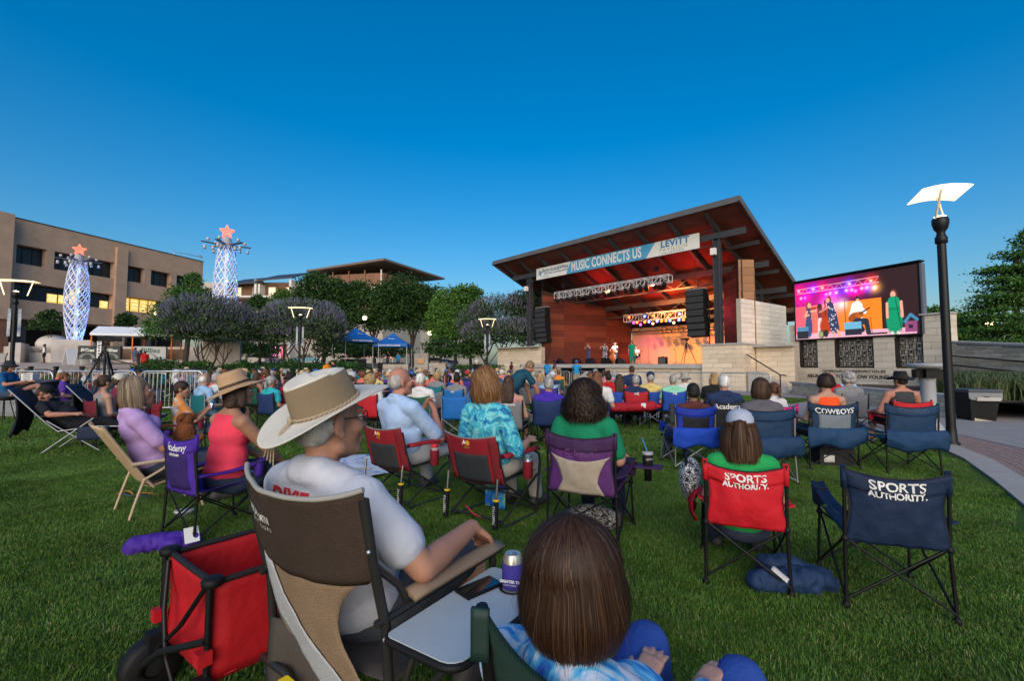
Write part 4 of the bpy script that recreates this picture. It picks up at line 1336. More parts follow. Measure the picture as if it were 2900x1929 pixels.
# ---- lattice light towers
TWW = mat('white_lattice_metal', (0.74, 0.76, 0.80), .4, metal=.1, var=.06, scale=6)
STARM = mat('star_lit', (.9, .3, .2), .4, emit=(1.0, .10, .05), estr=.50)
PEDS = mat('pedestal_stone', (0.55, 0.50, 0.46), .85, var=.12, scale=3)
def star_tower(loc, rz, label, zp0, zp1, zt, rw, pedw):
 t = thing('light_tower', label, 'light tower', loc, rz, 'star topped lattice towers')
 pd = MB().box((0, 0, (zp0 + zp1) / 2 - .03), (pedw, pedw, zp1 - zp0 - .06)).build('pedestal', PEDS, t)
 MB().box((0, 0, zp1 + .01), (pedw * .86, pedw * .86, .14)).build('pedestal_cap', PEDS, pd)
 for a in range(4):
  M = Matrix.Rotation(a * PI / 2, 3, 'Z')
  MB().box(M @ Vector((0, -pedw / 2 - .004, (zp0 + zp1) / 2)), (pedw * .62, .03, (zp1 - zp0) * .62), rot=M).build('inset_panel', mat('pedestal_inset', (0.50, 0.44, 0.40), .85, var=.1, scale=3), pd)
 zb, ztop = zp1 + .1, zt
 H = ztop - zb
 def rad(f):
  return rw * (.36 + .64 * math.sin(PI * min(1, f * .80 + .09)) ** .9)
 NS, seg = 10, 30
 for hand in (-1, 1):
  for k in range(NS):
   a0 = 2 * PI * k / NS
   V, F = [], []
   for i in range(seg + 1):
    f = i / seg
    r = rad(f)
    for j, dz in enumerate((-.085, .085)):
     a = a0 + hand * f * 5.2
     V.append((r * math.cos(a), r * math.sin(a), zb + H * f + dz))
    for j, dz in enumerate((-.085, .085)):
     a = a0 + hand * f * 5.2
     V.append(((r - .03) * math.cos(a), (r - .03) * math.sin(a), zb + H * f + dz))
   for i in range(seg):
    o = i * 4
    F += [(o, o + 1, o + 5, o + 4), (o + 2, o + 6, o + 7, o + 3), (o + 1, o + 3, o + 7, o + 5), (o, o + 4, o + 6, o + 2)]
   MB()._add(V, F, True).build('lattice_strip', TWW, t)
 MB().lathe([(.16, zb - .1), (.14, ztop)], 10).build('core_pole', TWW, t)
 MB().lathe([(.45, ztop - .1), (.5, ztop + .08), (.5, ztop + .22), (.35, ztop + .5), (.3, ztop + .75)], 20).build('crown_drum', mat('tower_grey', (.35, .36, .40), .5), t)
 for k in range(6):
  a = k * PI / 3 + .2
  d = Vector((math.cos(a), math.sin(a), 0))
  ar = MB().bar(d * .3 + Vector((0, 0, ztop + .12)), d * 1.75 + Vector((0, 0, ztop + .2)), .34, .05)
  ar = ar.build('crown_arm', mat('tower_dark', (.10, .11, .14), .5), t)
  for q in (.95, 1.5):
   p = d * q + Vector((0, 0, ztop - .2))
   MB().lathe([(.0, .15), (.10, .14), (.12, -.18), (.10, -.18)], 10, p).build('spotlight', mat('tower_spot', (.45, .46, .50), .5), t)
  p = d * 1.3 + Vector((0, 0, ztop + .45))
  MB().ball(p, .14, 8, 6).build('beacon', mat('tower_spot', (.45, .46, .50), .5), t)
 # five point star standing on edge
 pts = []
 for k in range(10):
  r = .54 if k % 2 == 0 else .22
  a = PI / 2 + k * PI / 5
  pts.append((r * math.cos(a), r * math.sin(a)))
 zc = ztop + 1.25
 for yo in (-.14, .14):
  b = MB()
  for k in range(10):
   (x0, z0), (x1, z1) = pts[k], pts[(k + 1) % 10]
   b.bar((x0, yo, zc + z0), (x1, yo, zc + z1), .07, .07, up=(0, 1, 0))
  b.build('star_outline', STARM, t)
 b = MB()
 for k in range(0, 10, 2):
  b.bar((0, 0, zc), (pts[k][0] * .9, 0, zc + pts[k][1] * .9), .10, .05, up=(0, 1, 0))
 b.build('star_core', STARM, t)
 for f, e in ((.08, 55), (.35, 50), (.62, 45), (.88, 40)):
  l = bpy.data.lights.new('tower_led', 'POINT')
  l.energy, l.color, l.shadow_soft_size = e * .55, (.10, .26, 1.0), .12
  lo = bpy.data.objects.new('tower_led', l)
  COL.objects.link(lo)
  lo.parent = t
  lo.location = (.32, -.1, zb + H * f)
 return t
star_tower((-43.3, 45, 0), R(38), 'blue lit lattice tower with red star in front of the office block', 1.6, 3.85, 11.75, .98, 2.9)
star_tower((-23.5, 37, 0), R(28), 'blue lit lattice tower with red star rising behind the purple trees', 1.0, 3.6, 11.2, .88, 2.5)
# ---- plaza furniture
SB = thing('stone_sphere', 'large pale stone sphere on a plinth left of the lattice tower', 'sculpture', (-46.6, 46.2, 1.6), 0)
MB().box((0, 0, .55), (2.6, 2.0, 1.1)).build('plinth', PEDS, SB)
MB().ball((0, 0, 1.95), (1.3, 1.3, 1.0), 28, 16).build('sphere', PEDS, SB)
PS = thing('plaza_stair', 'pale stone stair with side walls and black rails at the left edge', 'stair', (-49.5, 41.5, 1.2), R(40))
for k in range(9):
 MB().box((0, k * .34, .08 + k * .16), (5.0, .34, .16 * 1)).build('step', CAP, PS)
for x in (-2.9, 2.9):
 MB().box((x, 1.6, 1.2), (.8, 4.6, 2.4)).build('side_wall', PEDS, PS)
for x in (-1.2, 1.2, 2.3):
 MB().tube([(x, -.3, 0), (x, -.3, 1.0), (x, 2.9, 2.4), (x, 3.3, 2.4), (x, 3.3, 1.5)], .035, 6).build('handrail', BLACKM, PS)
LW = thing('plaza_wall', 'long low pale stone wall behind the food stall and tower', 'wall', (0, 0, 0))
course_wall(LW, 'stone_face', (-53, 46.5), (-30, 48.5), 1.5, 3.4, .5, .45, 1.6, pal=[(0.52, .45, .38), (.48, .41, .35), (.56, .49, .42)])
for i, (u, v) in enumerate(((200, 1010), (235, 1010))):
 p = at(u, v, 40)
 A_ = thing('sandwich_board', 'white folding sandwich board %s before the lattice tower' % ('on the left' if i == 0 else 'on the right'), 'sign', (p.x, 40, hgt(p.x, 40)), R(-18), 'sandwich boards')
 for s in (-1, 1):
  MB().box((s * .22, 0, .72), (.03, .75, 1.5), rot=Matrix.Rotation(-s * .28, 3, 'Y')).build('board', mat('board_white', (.72, .72, .72), .6), A_)
for k, (u, Yr) in enumerate(((120, 30), (258, 31), (62, 30.5), (300, 36))):
 p = at(u, 1040, Yr)
 h_ = hgt(p.x, Yr)
 HR = thing('stair_rail', 'black tubular stair rail, %s of those behind the crowd barriers' % ('leftmost', 'third from left', 'second from left', 'rightmost')[(1, 2, 0, 3)[k]], 'handrail', (p.x, Yr, h_), R(20))
 MB().tube([(-.5, 0, .2), (-.5, 0, 1.15), (.2, 0, 1.15), (2.6, .2, .35), (2.9, .2, .35), (2.9, .2, -.1)], .045, 6).build('rail', BLACKM, HR)
 MB().box((-.5, 0, .45), (.16, .16, 1.3)).build('post', BLACKM, HR)
for k, u in enumerate((88, 160, 233)):
 p = at(u, 1030, 33)
 B_ = thing('bollard', 'square black bollard at the plaza edge, %s of three' % ('leftmost', 'middle', 'rightmost')[k], 'bollard', (p.x, 33, hgt(p.x, 33)))
 MB().box((0, 0, .5), (.2, .2, 1.0)).build('post', BLACKM, B_)
 MB().box((0, 0, 1.02), (.24, .24, .05)).build('cap', BLACKM, B_)
# ---- food stall
FS = thing('food_stall', 'white gabled food stall tent with orange posts and dark Billies counters', 'stall', (-34.5, 42, hgt(-34.5, 42) + .3), R(22))
ORG = mat('orange_post', (.75, .16, .02), .5)
_b = MB()
_b._add([(-3, -1.5, 2.3), (3, -1.5, 2.3), (3, 0, 3.0), (-3, 0, 3.0), (3, 1.5, 2.3), (-3, 1.5, 2.3), (-3, -1.5, 2.1), (3, -1.5, 2.1), (3, 1.5, 2.1), (-3, 1.5, 2.1)],
  [(0, 1, 2, 3), (3, 2, 4, 5), (6, 7, 1, 0), (7, 8, 4, 1), (1, 4, 2), (8, 9, 5, 4), (9, 6, 0, 5), (0, 3, 5)], False)
_b.build('canopy', mat('stall_canvas', (.72, .74, .78), .6, var=.06, scale=1), FS)
for x in (-2.9, 0, 2.9):
 for y in (-1.4, 1.4):
  MB().tube([(x, y, 0), (x, y, 2.25)], .06, 6).build('post', ORG, FS)
DKB = mat('stall_banner', (.045, .047, .045), .7)
for i, (x, c) in enumerate(((-2.9, DKB), (-1.3, DKB), (1.5, mat('stall_banner_light', (.42, .43, .42), .7)))):
 ct = MB().box((x, -1.75, .58), (2.3 if i == 2 else 1.3, .5, 1.15)).build('counter', c, FS)
 text_mesh('lettering', 'Billies', .62 if i == 2 else .40, mat('billies_white', (.62, .66, .60), .6) if i != 2 else mat('billies_green', (.05, .13, .09), .6), ct, (x, -2.015, .78), RT, .004, weight=.012, shear=.1)
 MB().sheet(lambda s, q, x=x: (x + .55 * math.cos(PI * s) * (.6 + .4 * q), -2.012, .1 + .42 * math.sin(PI * s) * (.8 + .2 * q)), 12, 1).build('arch_emblem', mat('billies_grey', (.20, .21, .20), .6), ct)
MB().box((1, .2, .5), (5, .6, 1.0)).build('work_table', mat('stall_table', (.25, .16, .10), .7), FS)
_sg = MB().box((-2.1, -2.05, .85), (.30, .04, 1.5)).build('tall_sign', mat('board_white', (.72, .72, .72), .6), FS)
for k in range(6):
 MB().box((-2.1, -2.075, .25 + k * .24), (.14, .01, .11)).build('sign_character', mat('sign_ink', (.04, .05, .04), .6), _sg)
# ---- blue pop-up canopies
BLUC = mat('canopy_blue', (0.012, 0.12, 0.42), .55, var=.10, scale=2.5)
def popup(loc, rz, label):
 t = thing('popup_canopy', label, 'canopy tent', loc, rz, 'blue pop-up canopies')
 h, w = 2.1, 1.55
 b = MB()
 c = [(-w, -w), (w, -w), (w, w), (-w, w)]
 for k in range(4):
  (x0, y0), (x1, y1) = c[k], c[(k + 1) % 4]
  b.sheet(lambda s, q, x0=x0, y0=y0, x1=x1, y1=y1: ((x0 + (x1 - x0) * s) * (1 - q), (y0 + (y1 - y0) * s) * (1 - q), h + .32 + 1.05 * q - .12 * math.sin(PI * q) - .05 * math.sin(PI * s) * (1 - q)), 8, 6)
 b.build('canopy', BLUC, t)
 for k in range(4):
  (x0, y0), (x1, y1) = c[k], c[(k + 1) % 4]
  v = MB().sheet(lambda s, q, x0=x0, y0=y0, x1=x1, y1=y1: (x0 + (x1 - x0) * s, y0 + (y1 - y0) * s, h + .32 * q - .05 * math.sin(PI * s) * q), 8, 1).build('valance', BLUC, t)
  if k in (0, 3):
   text_mesh('lettering', 'BAND MERCHANDISE', .19, WHT, v, ((x0 + x1) / 2 * 1.008, (y0 + y1) / 2 * 1.008, h + .12), (PI / 2, 0, 0 if k == 0 else -PI / 2), .003, weight=.004)
   mark = MB().tube([((x0 + x1) / 2 * .62 - .25 * (k == 0), (y0 + y1) / 2 * .62, h + .78), ((x0 + x1) / 2 * .62 + .3 * (k == 0), (y0 + y1) / 2 * .62, h + .74)], .025, 5).build('logo_stroke', WHT, v)
 for x, y in c:
  MB().tube([(x * .98, y * .98, 0), (x * .98, y * .98, h + .3)], .025, 6).build('leg', mat('white_leg', (.62, .62, .62), .5), t)
 return t
popup((xat(1006, 41.5), 41.5, hgt(xat(1006, 41.5), 41.5)), R(42), 'blue pop-up merchandise canopy on the left, turned corner-on')
popup((xat(1113, 43), 43, hgt(xat(1113, 43), 43)), R(4), 'blue pop-up merchandise canopy on the right, facing the lawn squarely')
for k, (u, Yd, l) in enumerate(((1005, 40.2, 'left'), (1110, 41.3, 'right'))):
 x = xat(u, Yd)
 TT = thing('merchandise_table', 'table under a black cloth below the %s blue canopy' % l, 'table', (x, Yd, hgt(x, Yd)))
 MB().box((0, 0, .72), (2.3, .75, .04)).build('table_top', BLACK, TT)
 MB().sheet(lambda s, q: ((s - .5) * 2.34, -.39 - .015 * math.sin(s * 40) * q, .745 - q * .72), 40, 2).build('table_cloth', mat('black_cloth', (.012, .012, .014), .85), TT)
# ---- stone monument with plaque, low walls
p_ = at(1192, 1035, 40)
MN = thing('stone_monument', 'grey block stone monument with bronze plaque right of the blue canopies', 'monument', (p_.x, 40, hgt(p_.x, 40) * .6), R(4))
course_wall(MN, 'stone_face', (-.6, 0), (.6, 0), 0, 2.2, .5, .3, .6, pal=[(.30, .27, .24), (.26, .24, .21), (.34, .31, .27)])
MB().box((0, -.06, 1.55), (.55, .05, .4)).build('plaque', mat('bronze_plaque', (.38, .20, .10), .5, metal=.4), MN)
for i, (u0, u1, Yd, h) in enumerate(((1215, 1262, 44, 1.3), (1262, 1330, 41, .55), (1335, 1385, 40, .6), (1085, 1150, 40, .9))):
 x0, x1 = xat(u0, Yd), xat(u1, Yd)
 LWl = thing('garden_wall', 'low tan stone garden wall %s' % ('beside the car park entrance', 'below the light green tree', 'left of the stage lamp post', 'between the two canopies')[i], 'wall', (x0, Yd, hgt(x0, Yd) * .7))
 course_wall(LWl, 'stone_face', (0, 0), (x1 - x0, .8 * (i % 2)), 0, h, .4, .28, .9, pal=[(.44, .38, .31), (.40, .34, .28), (.48, .42, .34)])
# ---- steel crowd barriers
_bar = MB().tube([(0, 0, .16), (0, 0, 1.04)], .009, 6, caps=False).mesh('bar', SILVER)
def barrier(p0, p1, label, group, n=17, zs=1.0):
 p0, p1 = Vector(p0), Vector(p1)
 d = p1 - p0
 L = d.length
 t = thing('crowd_barrier', label, 'barrier', p0, math.atan2(d.y, d.x), group)
 r = .16
 pts = [(0.03, 0, .16), (0.03, 0, 1.06 - r)] + [(0.03 + r - r * math.cos(a), 0, 1.06 - r + r * math.sin(a)) for a in (.4, .8, 1.2, PI / 2)]
 pts += [(L - .03 - r + r * math.sin(a), 0, 1.06 - r + r * math.cos(a)) for a in (0, .4, .8, 1.2, PI / 2)] + [(L - .03, 0, .16)]
 MB().tube(pts, .021, 8).tube([(.03, 0, .16), (L - .03, 0, .16)], .019, 8).build('frame', SILVER, t)
 for k in range(1, n):
  link('bar', _bar, t, None, (.03 + (L - .06) * k / n, 0, 0))
 t.scale = (1, 1, zs)
 for x in (.25, L - .25):
  MB().tube([(x, -.28, .01), (x, -.24, .04), (x, 0, .16), (x, .24, .04), (x, .28, .01)], .018, 6).build('foot', SILVER, t)
 return t
_a0, _a1 = gnd(-60, 1172), gnd(147, 1172)
barrier(_a0, _a1, 'galvanised crowd barrier nearest the left picture edge', 'crowd barriers on the left lawn', zs=1.2)
_b0, _b1 = gnd(172, 1174), gnd(385, 1174)
barrier(_b0, (_b0 + _b1) / 2 + (_b1 - _b0) / 2, 'galvanised crowd barrier left of centre behind the reclining man', 'crowd barriers on the left lawn', 15, 1.2)
barrier(_b1 + Vector((.05, 0, 0)), gnd(575, 1172), 'galvanised crowd barrier right behind the straw hat and the phone boy', 'crowd barriers on the left lawn', 15, 1.2)
barrier(gnd(583, 1172), gnd(485, 1125), 'galvanised crowd barrier running back from the corner, seen edge-on', 'crowd barriers on the left lawn', 22, 1.2)
barrier(gnd(160, 1121), gnd(470, 1118), 'galvanised crowd barrier in the rear row of the enclosure', 'crowd barriers on the left lawn', 26)
for k in range(10):
 x0 = -20.5 + k * 2.52
 barrier(pavp(x0, -5.0, 0), pavp(x0 + 2.44, -5.0, 0), 'steel crowd barrier in the stage front line, number %s from the left' % ('one', 'two', 'three', 'four', 'five', 'six', 'seven', 'eight', 'nine', 'ten')[k], 'crowd barriers along the stage front', 16)
# ---- cars, barricades and lamps seen below the trees
def car(loc, rz, col, label):
 t = thing('parked_car', label, 'car', loc, rz, 'cars parked beyond the trees')
 pm = mat('car_paint_%02d%02d%02d' % tuple(int(c * 99) for c in col), col, .3, coat=.6, spec=.5)
 prof = [(-2.2, .35), (-2.25, .75), (-1.75, .95), (-1.1, 1.02), (1.0, 1.02), (1.9, .92), (2.2, .7), (2.2, .35)]
 MB().prism([(x, -.88, z) for x, z in prof], 0, off=(0, 1.76, 0)).build('body', pm, t)
 prof = [(-1.5, 1.0), (-1.0, 1.45), (.4, 1.48), (1.15, 1.0)]
 MB().prism([(x, -.74, z) for x, z in prof], 0, off=(0, 1.48, 0)).build('cabin', mat('car_glass', (.03, .035, .045), .1, spec=.6), t)
 prof = [(-.95, 1.43), (-.85, 1.50), (.3, 1.52), (.45, 1.47)]
 MB().prism([(x, -.70, z) for x, z in prof], 0, off=(0, 1.40, 0)).build('roof', pm, t)
 for x in (-1.35, 1.4):
  for y in (-.82, .82):
   w = MB().lathe([(.0, -.1), (.33, -.1), (.33, .1), (.0, .1)], 14, (x, y, .33), Matrix.Rotation(PI / 2, 3, 'X')).build('wheel', BLACK, t)
   MB().lathe([(.0, -.11), (.2, -.11), (.2, .11), (.0, .11)], 10, (x, y, .33), Matrix.Rotation(PI / 2, 3, 'X')).build('rim', SILVER, w)
 for y in (-.6, .6):
  MB().box((2.19, y, .72), (.06, .34, .14)).build('headlight', mat('car_headlight', (.8, .8, .8), .2, emit=(1, .95, .85), estr=.5), t)
  MB().box((-2.24, y, .78), (.06, .32, .14)).build('tail_light', mat('car_tail', (.5, .02, .02), .3), t)
 return t
for u, Yd, rz, col, l in ((1223, 62, 200, (.35, .33, .28), 'champagne saloon car left of the street light'), (1254, 64, 262, (.33, .42, .52), 'light blue estate car seen head-on in the car park'),
        (1275, 66, 255, (.55, .56, .58), 'silver car behind the blue estate car'), (1348, 58, 190, (.62, .62, .63), 'white hatchback behind the stage-side trees'),
        (718, 76, 185, (.50, .46, .38), 'beige car parked beyond the hedge'), (760, 79, 180, (.1, .1, .12), 'black car parked beyond the hedge'), (870, 74, 10, (.10, .30, .36), 'teal car beyond the left lamp post')):
 x = xat(u, Yd)
 car((x, Yd, max(hgt(x, Yd), .03) + .02), R(rz), col, l)
for k, (u, l) in enumerate(((988, 'left'), (1048, 'middle'), (1092, 'right'))):
 x = xat(u, 58)
 z = hgt(x, 58)
 BR = thing('road_barricade', 'striped road barricade under the canopies, %s of three' % l, 'barricade', (x, 58, z + .3), 0, 'striped barricades')
 for z2 in (.55, 1.05, 1.5):
  bd = MB().box((0, 0, z2), (2.3, .06, .26)).build('board', WHT, BR)
  for q in range(6):
   MB()._add([(-1.1 + q * .38, -.035, z2 - .12), (-.92 + q * .38, -.035, z2 - .12), (-.80 + q * .38, -.035, z2 + .12), (-.98 + q * .38, -.035, z2 + .12)], [(0, 1, 2, 3)], False).build('stripe', mat('barricade_orange', (.8, .13, .05), .5), bd)
 for x2 in (-.9, .9):
  MB().box((x2, .05, .75), (.07, .07, 1.7)).build('leg', WHT, BR)
def globe_lamp(u, Yd, z, label, col=(1.0, .72, .32), e=18, r=.24):
 x = xat(u, Yd)
 t = thing('globe_lamp', label, 'street lamp', (x, Yd, hgt(x, Yd)))
 MB().lathe([(.16, 0), (.08, .4), (.06, z - .3)], 10).build('post', POLE, t)
 MB().ball((0, 0, z), r, 14, 10).build('globe', mat('globe_%d%d' % (int(col[1] * 99), int(e)), (1, .9, .7), .4, emit=col, estr=e * .3), t)
 return t
globe_lamp(1217, 52, 4.4, 'warm globe street lamp right of the stone monument')
globe_lamp(1031, 56, 5.6, 'bright lamp glowing below the oaks above the left canopy', e=24)
globe_lamp(917, 47, 4.3, 'small warm lamp shining through the right purple tree', e=14, r=.16)
globe_lamp(767, 48, 6.0, 'small warm lamp shining through the left side of the purple tree', e=10, r=.14)
globe_lamp(441, 46, 5.0, 'yellow wall lamp glowing beside the cypress left', e=12, r=.28)
globe_lamp(2805, 34, 4.7, 'yellow lamp glowing inside the trees at the right edge', e=10, r=.32)
x = xat(1241, 66)
TL = thing('traffic_light', 'red traffic light glowing before the light green tree', 'traffic light', (x, 66, 0))
MB().tube([(.9, 0, 0), (.9, 0, 5.6), (0, 0, 5.6)], .07, 6).build('mast', POLE, TL)
MB().box((0, 0, 5.3), (.4, .3, 1.1)).build('housing', BLACK, TL)
MB().ball((0, -.18, 5.65), .22, 12, 8).build('red_lens', mat('red_signal', (1, .05, .02), .4, emit=(1, .06, .02), estr=4), TL)
for i, (u, c) in enumerate(((775, (1.0, .35, .7)), (797, (1.0, .2, .3)))):
 x = xat(u, 70)
 SG = thing('glowing_sign', '%s glowing panel seen under the purple trees' % ('pink' if i == 0 else 'red'), 'sign', (x, 70, hgt(x, 70)))
 MB().box((0, 0, 1.9 - i * .1), (.9 - i * .3, .1, 1.5)).build('face', mat('panel_glow%d' % i, c, .5, emit=c, estr=.4), SG)
 MB().box((0, .1, .9), (.1, .1, 1.8)).build('post', POLE, SG)
# trees, hedge
def leaf_mat(name, c0, c1, c2=None):
 m = bpy.data.materials.new(name)
 m.use_nodes = True
 nt = m.node_tree
 b = nt.nodes['Principled BSDF']
 g = _n(nt, 'ShaderNodeNewGeometry')
 rp = _n(nt, 'ShaderNodeValToRGB')
 e = rp.color_ramp.elements
 e[0].position, e[0].color = 0.0, (*c0, 1)
 e[1].position, e[1].color = 1.0, (*(c2 or c1), 1)
 q = e.new(.6)
 q.color = (*c1, 1)
 nt.links.new(g.outputs['Random Per Island'], rp.inputs[0])
 nt.links.new(rp.outputs[0], b.inputs['Base Color'])
 b.inputs['Roughness'].default_value = .6
 b.inputs['Specular IOR Level'].default_value = .2
 return m
L_OAK = leaf_mat('oak_leaves', (.010, .030, .008), (.026, .066, .014), (.045, .10, .022))
L_LIGHT = leaf_mat('light_leaves', (.030, .085, .014), (.065, .150, .024), (.10, .20, .035))
L_CYP = leaf_mat('cypress_leaves', (.022, .072, .014), (.048, .125, .022), (.085, .18, .035))
L_VIT = leaf_mat('vitex_leaves', (.026, .055, .024), (.052, .090, .038), (.085, .125, .06))
L_FLW = leaf_mat('vitex_flowers', (.15, .13, .21), (.22, .195, .30), (.32, .30, .40))
L_HDG = leaf_mat('hedge_leaves', (.012, .045, .010), (.030, .085, .016), (.055, .13, .028))
BARK = mat('bark', (.055, .040, .030), .9, var=.3, scale=8, bump=.6, bscale=20)
def leaves_mesh(name, pts, nrm, size, m, seed, aspect=.55, droop=0.0):
 r = np.random.RandomState(seed)
 n = len(pts)
 a = r.normal(0, 1, (n, 3))
 a += nrm * .3
 a[:, 2] -= droop
 a /= np.linalg.norm(a, axis=1)[:, None] + 1e-9
 b = np.cross(a, r.normal(0, 1, (n, 3)))
 b /= np.linalg.norm(b, axis=1)[:, None] + 1e-9
 s = size * .98 * r.uniform(.6, 1.35, n)[:, None]
 V = np.empty((n, 4, 3))
 V[:, 0] = pts - a * s * .5
 V[:, 1] = pts + b * s * aspect * .5
 V[:, 2] = pts + a * s * .5
 V[:, 3] = pts - b * s * aspect * .5
 me = bpy.data.meshes.new(name)
 me.vertices.add(n * 4)
 me.vertices.foreach_set('co', V.ravel())
 me.loops.add(n * 4)
 me.loops.foreach_set('vertex_index', np.arange(n * 4, dtype=np.int32))
 me.polygons.add(n)
 me.polygons.foreach_set('loop_start', np.arange(0, n * 4, 4, dtype=np.int32))
 me.polygons.foreach_set('loop_total', np.full(n, 4, np.int32))
 me.update(calc_edges=True)
 me.materials.append(m)
 return me
def crown_pts(lobes, n, seed, shell=.55, clump=.16):
 """points in clumps spread through ellipsoid lobes (cx,cy,cz,rx,ry,rz)"""
 r = np.random.RandomState(seed)
 vol = np.array([l[3] * l[4] * l[5] for l in lobes]) ** .67
 vol = vol / vol.sum()
 P, N = [], []
 for l, w in zip(lobes, vol):
  k = int(n * w)
  nc = max(6, k // 26)
  d = r.normal(0, 1, (nc, 3))
  d /= np.linalg.norm(d, axis=1)[:, None]
  d[:, 2] = np.where(d[:, 2] < -.55, -d[:, 2] * .5, d[:, 2])
  rad = shell + (1.06 - shell) * r.uniform(0, 1, nc) ** .5
  c = d * rad[:, None]
  idx = r.randint(0, nc, k)
  p = c[idx] + r.normal(0, clump, (k, 3)) * np.array([1, 1, .75])
  P.append(p * np.array(l[3:6]) + np.array(l[0:3]))
  N.append(d[idx])
 return np.concatenate(P), np.concatenate(N)
def trunk_mesh(b, base, top, r0, r1, seed, limbs=(), wob=.12):
 r = random.Random(seed)
 base, top = Vector(base), Vector(top)
 pts, rs = [], []
 for i in range(6):
  f = i / 5
  p = base.lerp(top, f) + Vector((r.uniform(-wob, wob), r.uniform(-wob, wob), 0)) * (1 if 0 < i < 5 else 0)
  pts.append(p)
  rs.append(r0 + (r1 - r0) * f)
 b.tube(pts, rs, 8)
 for l in limbs:
  s = base.lerp(top, r.uniform(.45, .85))
  e = Vector(l)
  mid = s.lerp(e, .5) + Vector((0, 0, .12 * (e - s).length))
  b.tube([s, mid, e], [r1 * .9, r1 * .6, r1 * .2], 6)
 return b
def tree(name, label, X, Yd, lobes, n, size, m, seed, trunks, flowers=None, group=None, z0=None, shell=.46, clump=.15, droop=0.0):
 zg = hgt(X, Yd) if z0 is None else z0
 t = thing(name, label, 'tree', (X, Yd, zg), 0, group)
 P, N = crown_pts(lobes, int(n * 1.95), seed, shell, clump)
 link('crown', leaves_mesh('crown', P, N, size, m, seed, droop=droop), t)
 b = MB()
 for k, (bx, by, tx, ty, tz, r0) in enumerate(trunks):
  rr = random.Random(seed + k)
  limbs = [(l[0] + rr.uniform(-.4, .4) * l[3], l[1] + rr.uniform(-.4, .4) * l[4], l[2] + rr.uniform(-.3, .4) * l[5]) for l in lobes[:5]]
  trunk_mesh(b, (bx, by, -.15), (tx, ty, tz), r0, r0 * .45, seed + k, limbs)
 b.build('trunk', BARK, t)
 if flowers:
  r = np.random.RandomState(seed + 5)
  V, F = [], []
  rr = random.Random(seed)
  w = [l[3] * l[4] for l in lobes]
  for _ in range(flowers):
   l = rr.choices(lobes, w)[0]
   a, e = rr.uniform(0, 2 * PI), rr.uniform(-.15, 1.0)
   d = Vector((math.cos(a) * math.cos(e), math.sin(a) * math.cos(e), math.sin(e)))
   o = Vector((l[0] + d.x * l[3], l[1] + d.y * l[4], l[2] + d.z * l[5])) * 1.0
   up = (d * .55 + Vector((rr.uniform(-.25, .25), rr.uniform(-.25, .25), .85))).normalized()
   h = rr.uniform(.28, .52)
   s = up.orthogonal().normalized()
   q = up.cross(s)
   k = len(V)
   wd = rr.uniform(.022, .038)
   for f, ww in ((0, .5), (.3, 1), (1, .15)):
    for an in (0, 2.09, 4.19):
     V.append(o + up * h * f + (s * math.cos(an) + q * math.sin(an)) * wd * ww)
   for i in (0, 1):
    for j in range(3):
     F.append((k + i * 3 + j, k + i * 3 + (j + 1) % 3, k + i * 3 + 3 + (j + 1) % 3, k + i * 3 + 3 + j))
  # join each spike as its own island
  MB()._add(V, F, False).build('flower_spikes', L_FLW, t)['kind'] = 'stuff'
 return t
def px_lobes(lobes, X, Yd, zg, seed=0, depth=None):
 """lobes given as photo (u,v,ru,rv) at distance Yd -> local ellipsoids"""
 rr = random.Random(seed)
 out = []
 for (u, v, ru, rv) in lobes:
  p = at(u, v, Yd)
  rx, rz = ru / FPX * Yd, rv / FPX * Yd
  ry = (depth or rx)
  out.append((p.x - X, rr.uniform(-.25, .25) * ry, p.z - zg, rx, ry, rz))
 return out
def ptree(name, label, u0, Yd, lobes, n, size, m, seed, trunks, **kw):
 X = xat(u0, Yd)
 zg = hgt(X, Yd)
 return tree(name, label, X, Yd, px_lobes(lobes, X, Yd, zg, seed, kw.pop('depth', None)), n, size, m, seed, trunks, **kw)
ptree('oak_tree', 'broad dark oak tree left of centre, tallest below the brown tower roof', 915, 58, [(915, 845, 72, 62), (890, 805, 36, 34), (955, 850, 50, 60), (880, 880, 50, 55), (930, 905, 60, 50)], 9000, .34, L_OAK, 11, [(0, 0, .3, 0, 5.5, .32)], group='dark oaks behind the canopies')
ptree('oak_tree', 'dark oak tree in the middle, hanging low over the blue canopies', 1060, 60, [(1050, 870, 75, 65), (1010, 840, 50, 40), (1100, 900, 60, 50), (1030, 920, 60, 35)], 8500, .34, L_OAK, 12, [(0, 0, -.2, 0, 5, .3)], group='dark oaks behind the canopies')
ptree('oak_tree', 'dark oak tree on the right, beside the light green tree', 1165, 57, [(1150, 850, 85, 62), (1110, 828, 48, 36), (1195, 850, 58, 50), (1160, 905, 75, 55), (1205, 910, 45, 50)], 9500, .33, L_OAK, 13, [(0, 0, .2, 0, 5, .33)], group='dark oaks behind the canopies')
ptree('oak_tree', 'small dark tree before the pale apartment balconies', 735, 63, [(738, 858, 24, 22), (722, 872, 25, 22)], 2200, .3, L_OAK, 14, [(0, 0, 0, 0, 5, .2)])
ptree('shade_tree', 'light green leafy tree standing left of the stage', 1285, 52, [(1285, 870, 62, 55), (1325, 838, 42, 30), (1250, 910, 45, 45), (1300, 930, 55, 50), (1345, 880, 32, 40), (1260, 950, 40, 35)], 9000, .30, L_LIGHT, 15, [(0, 0, .2, 0, 4.5, .26), (-1.6, .4, -1.4, 0, 4, .2), (1.9, 0, 1.8, 0, 4, .22)])
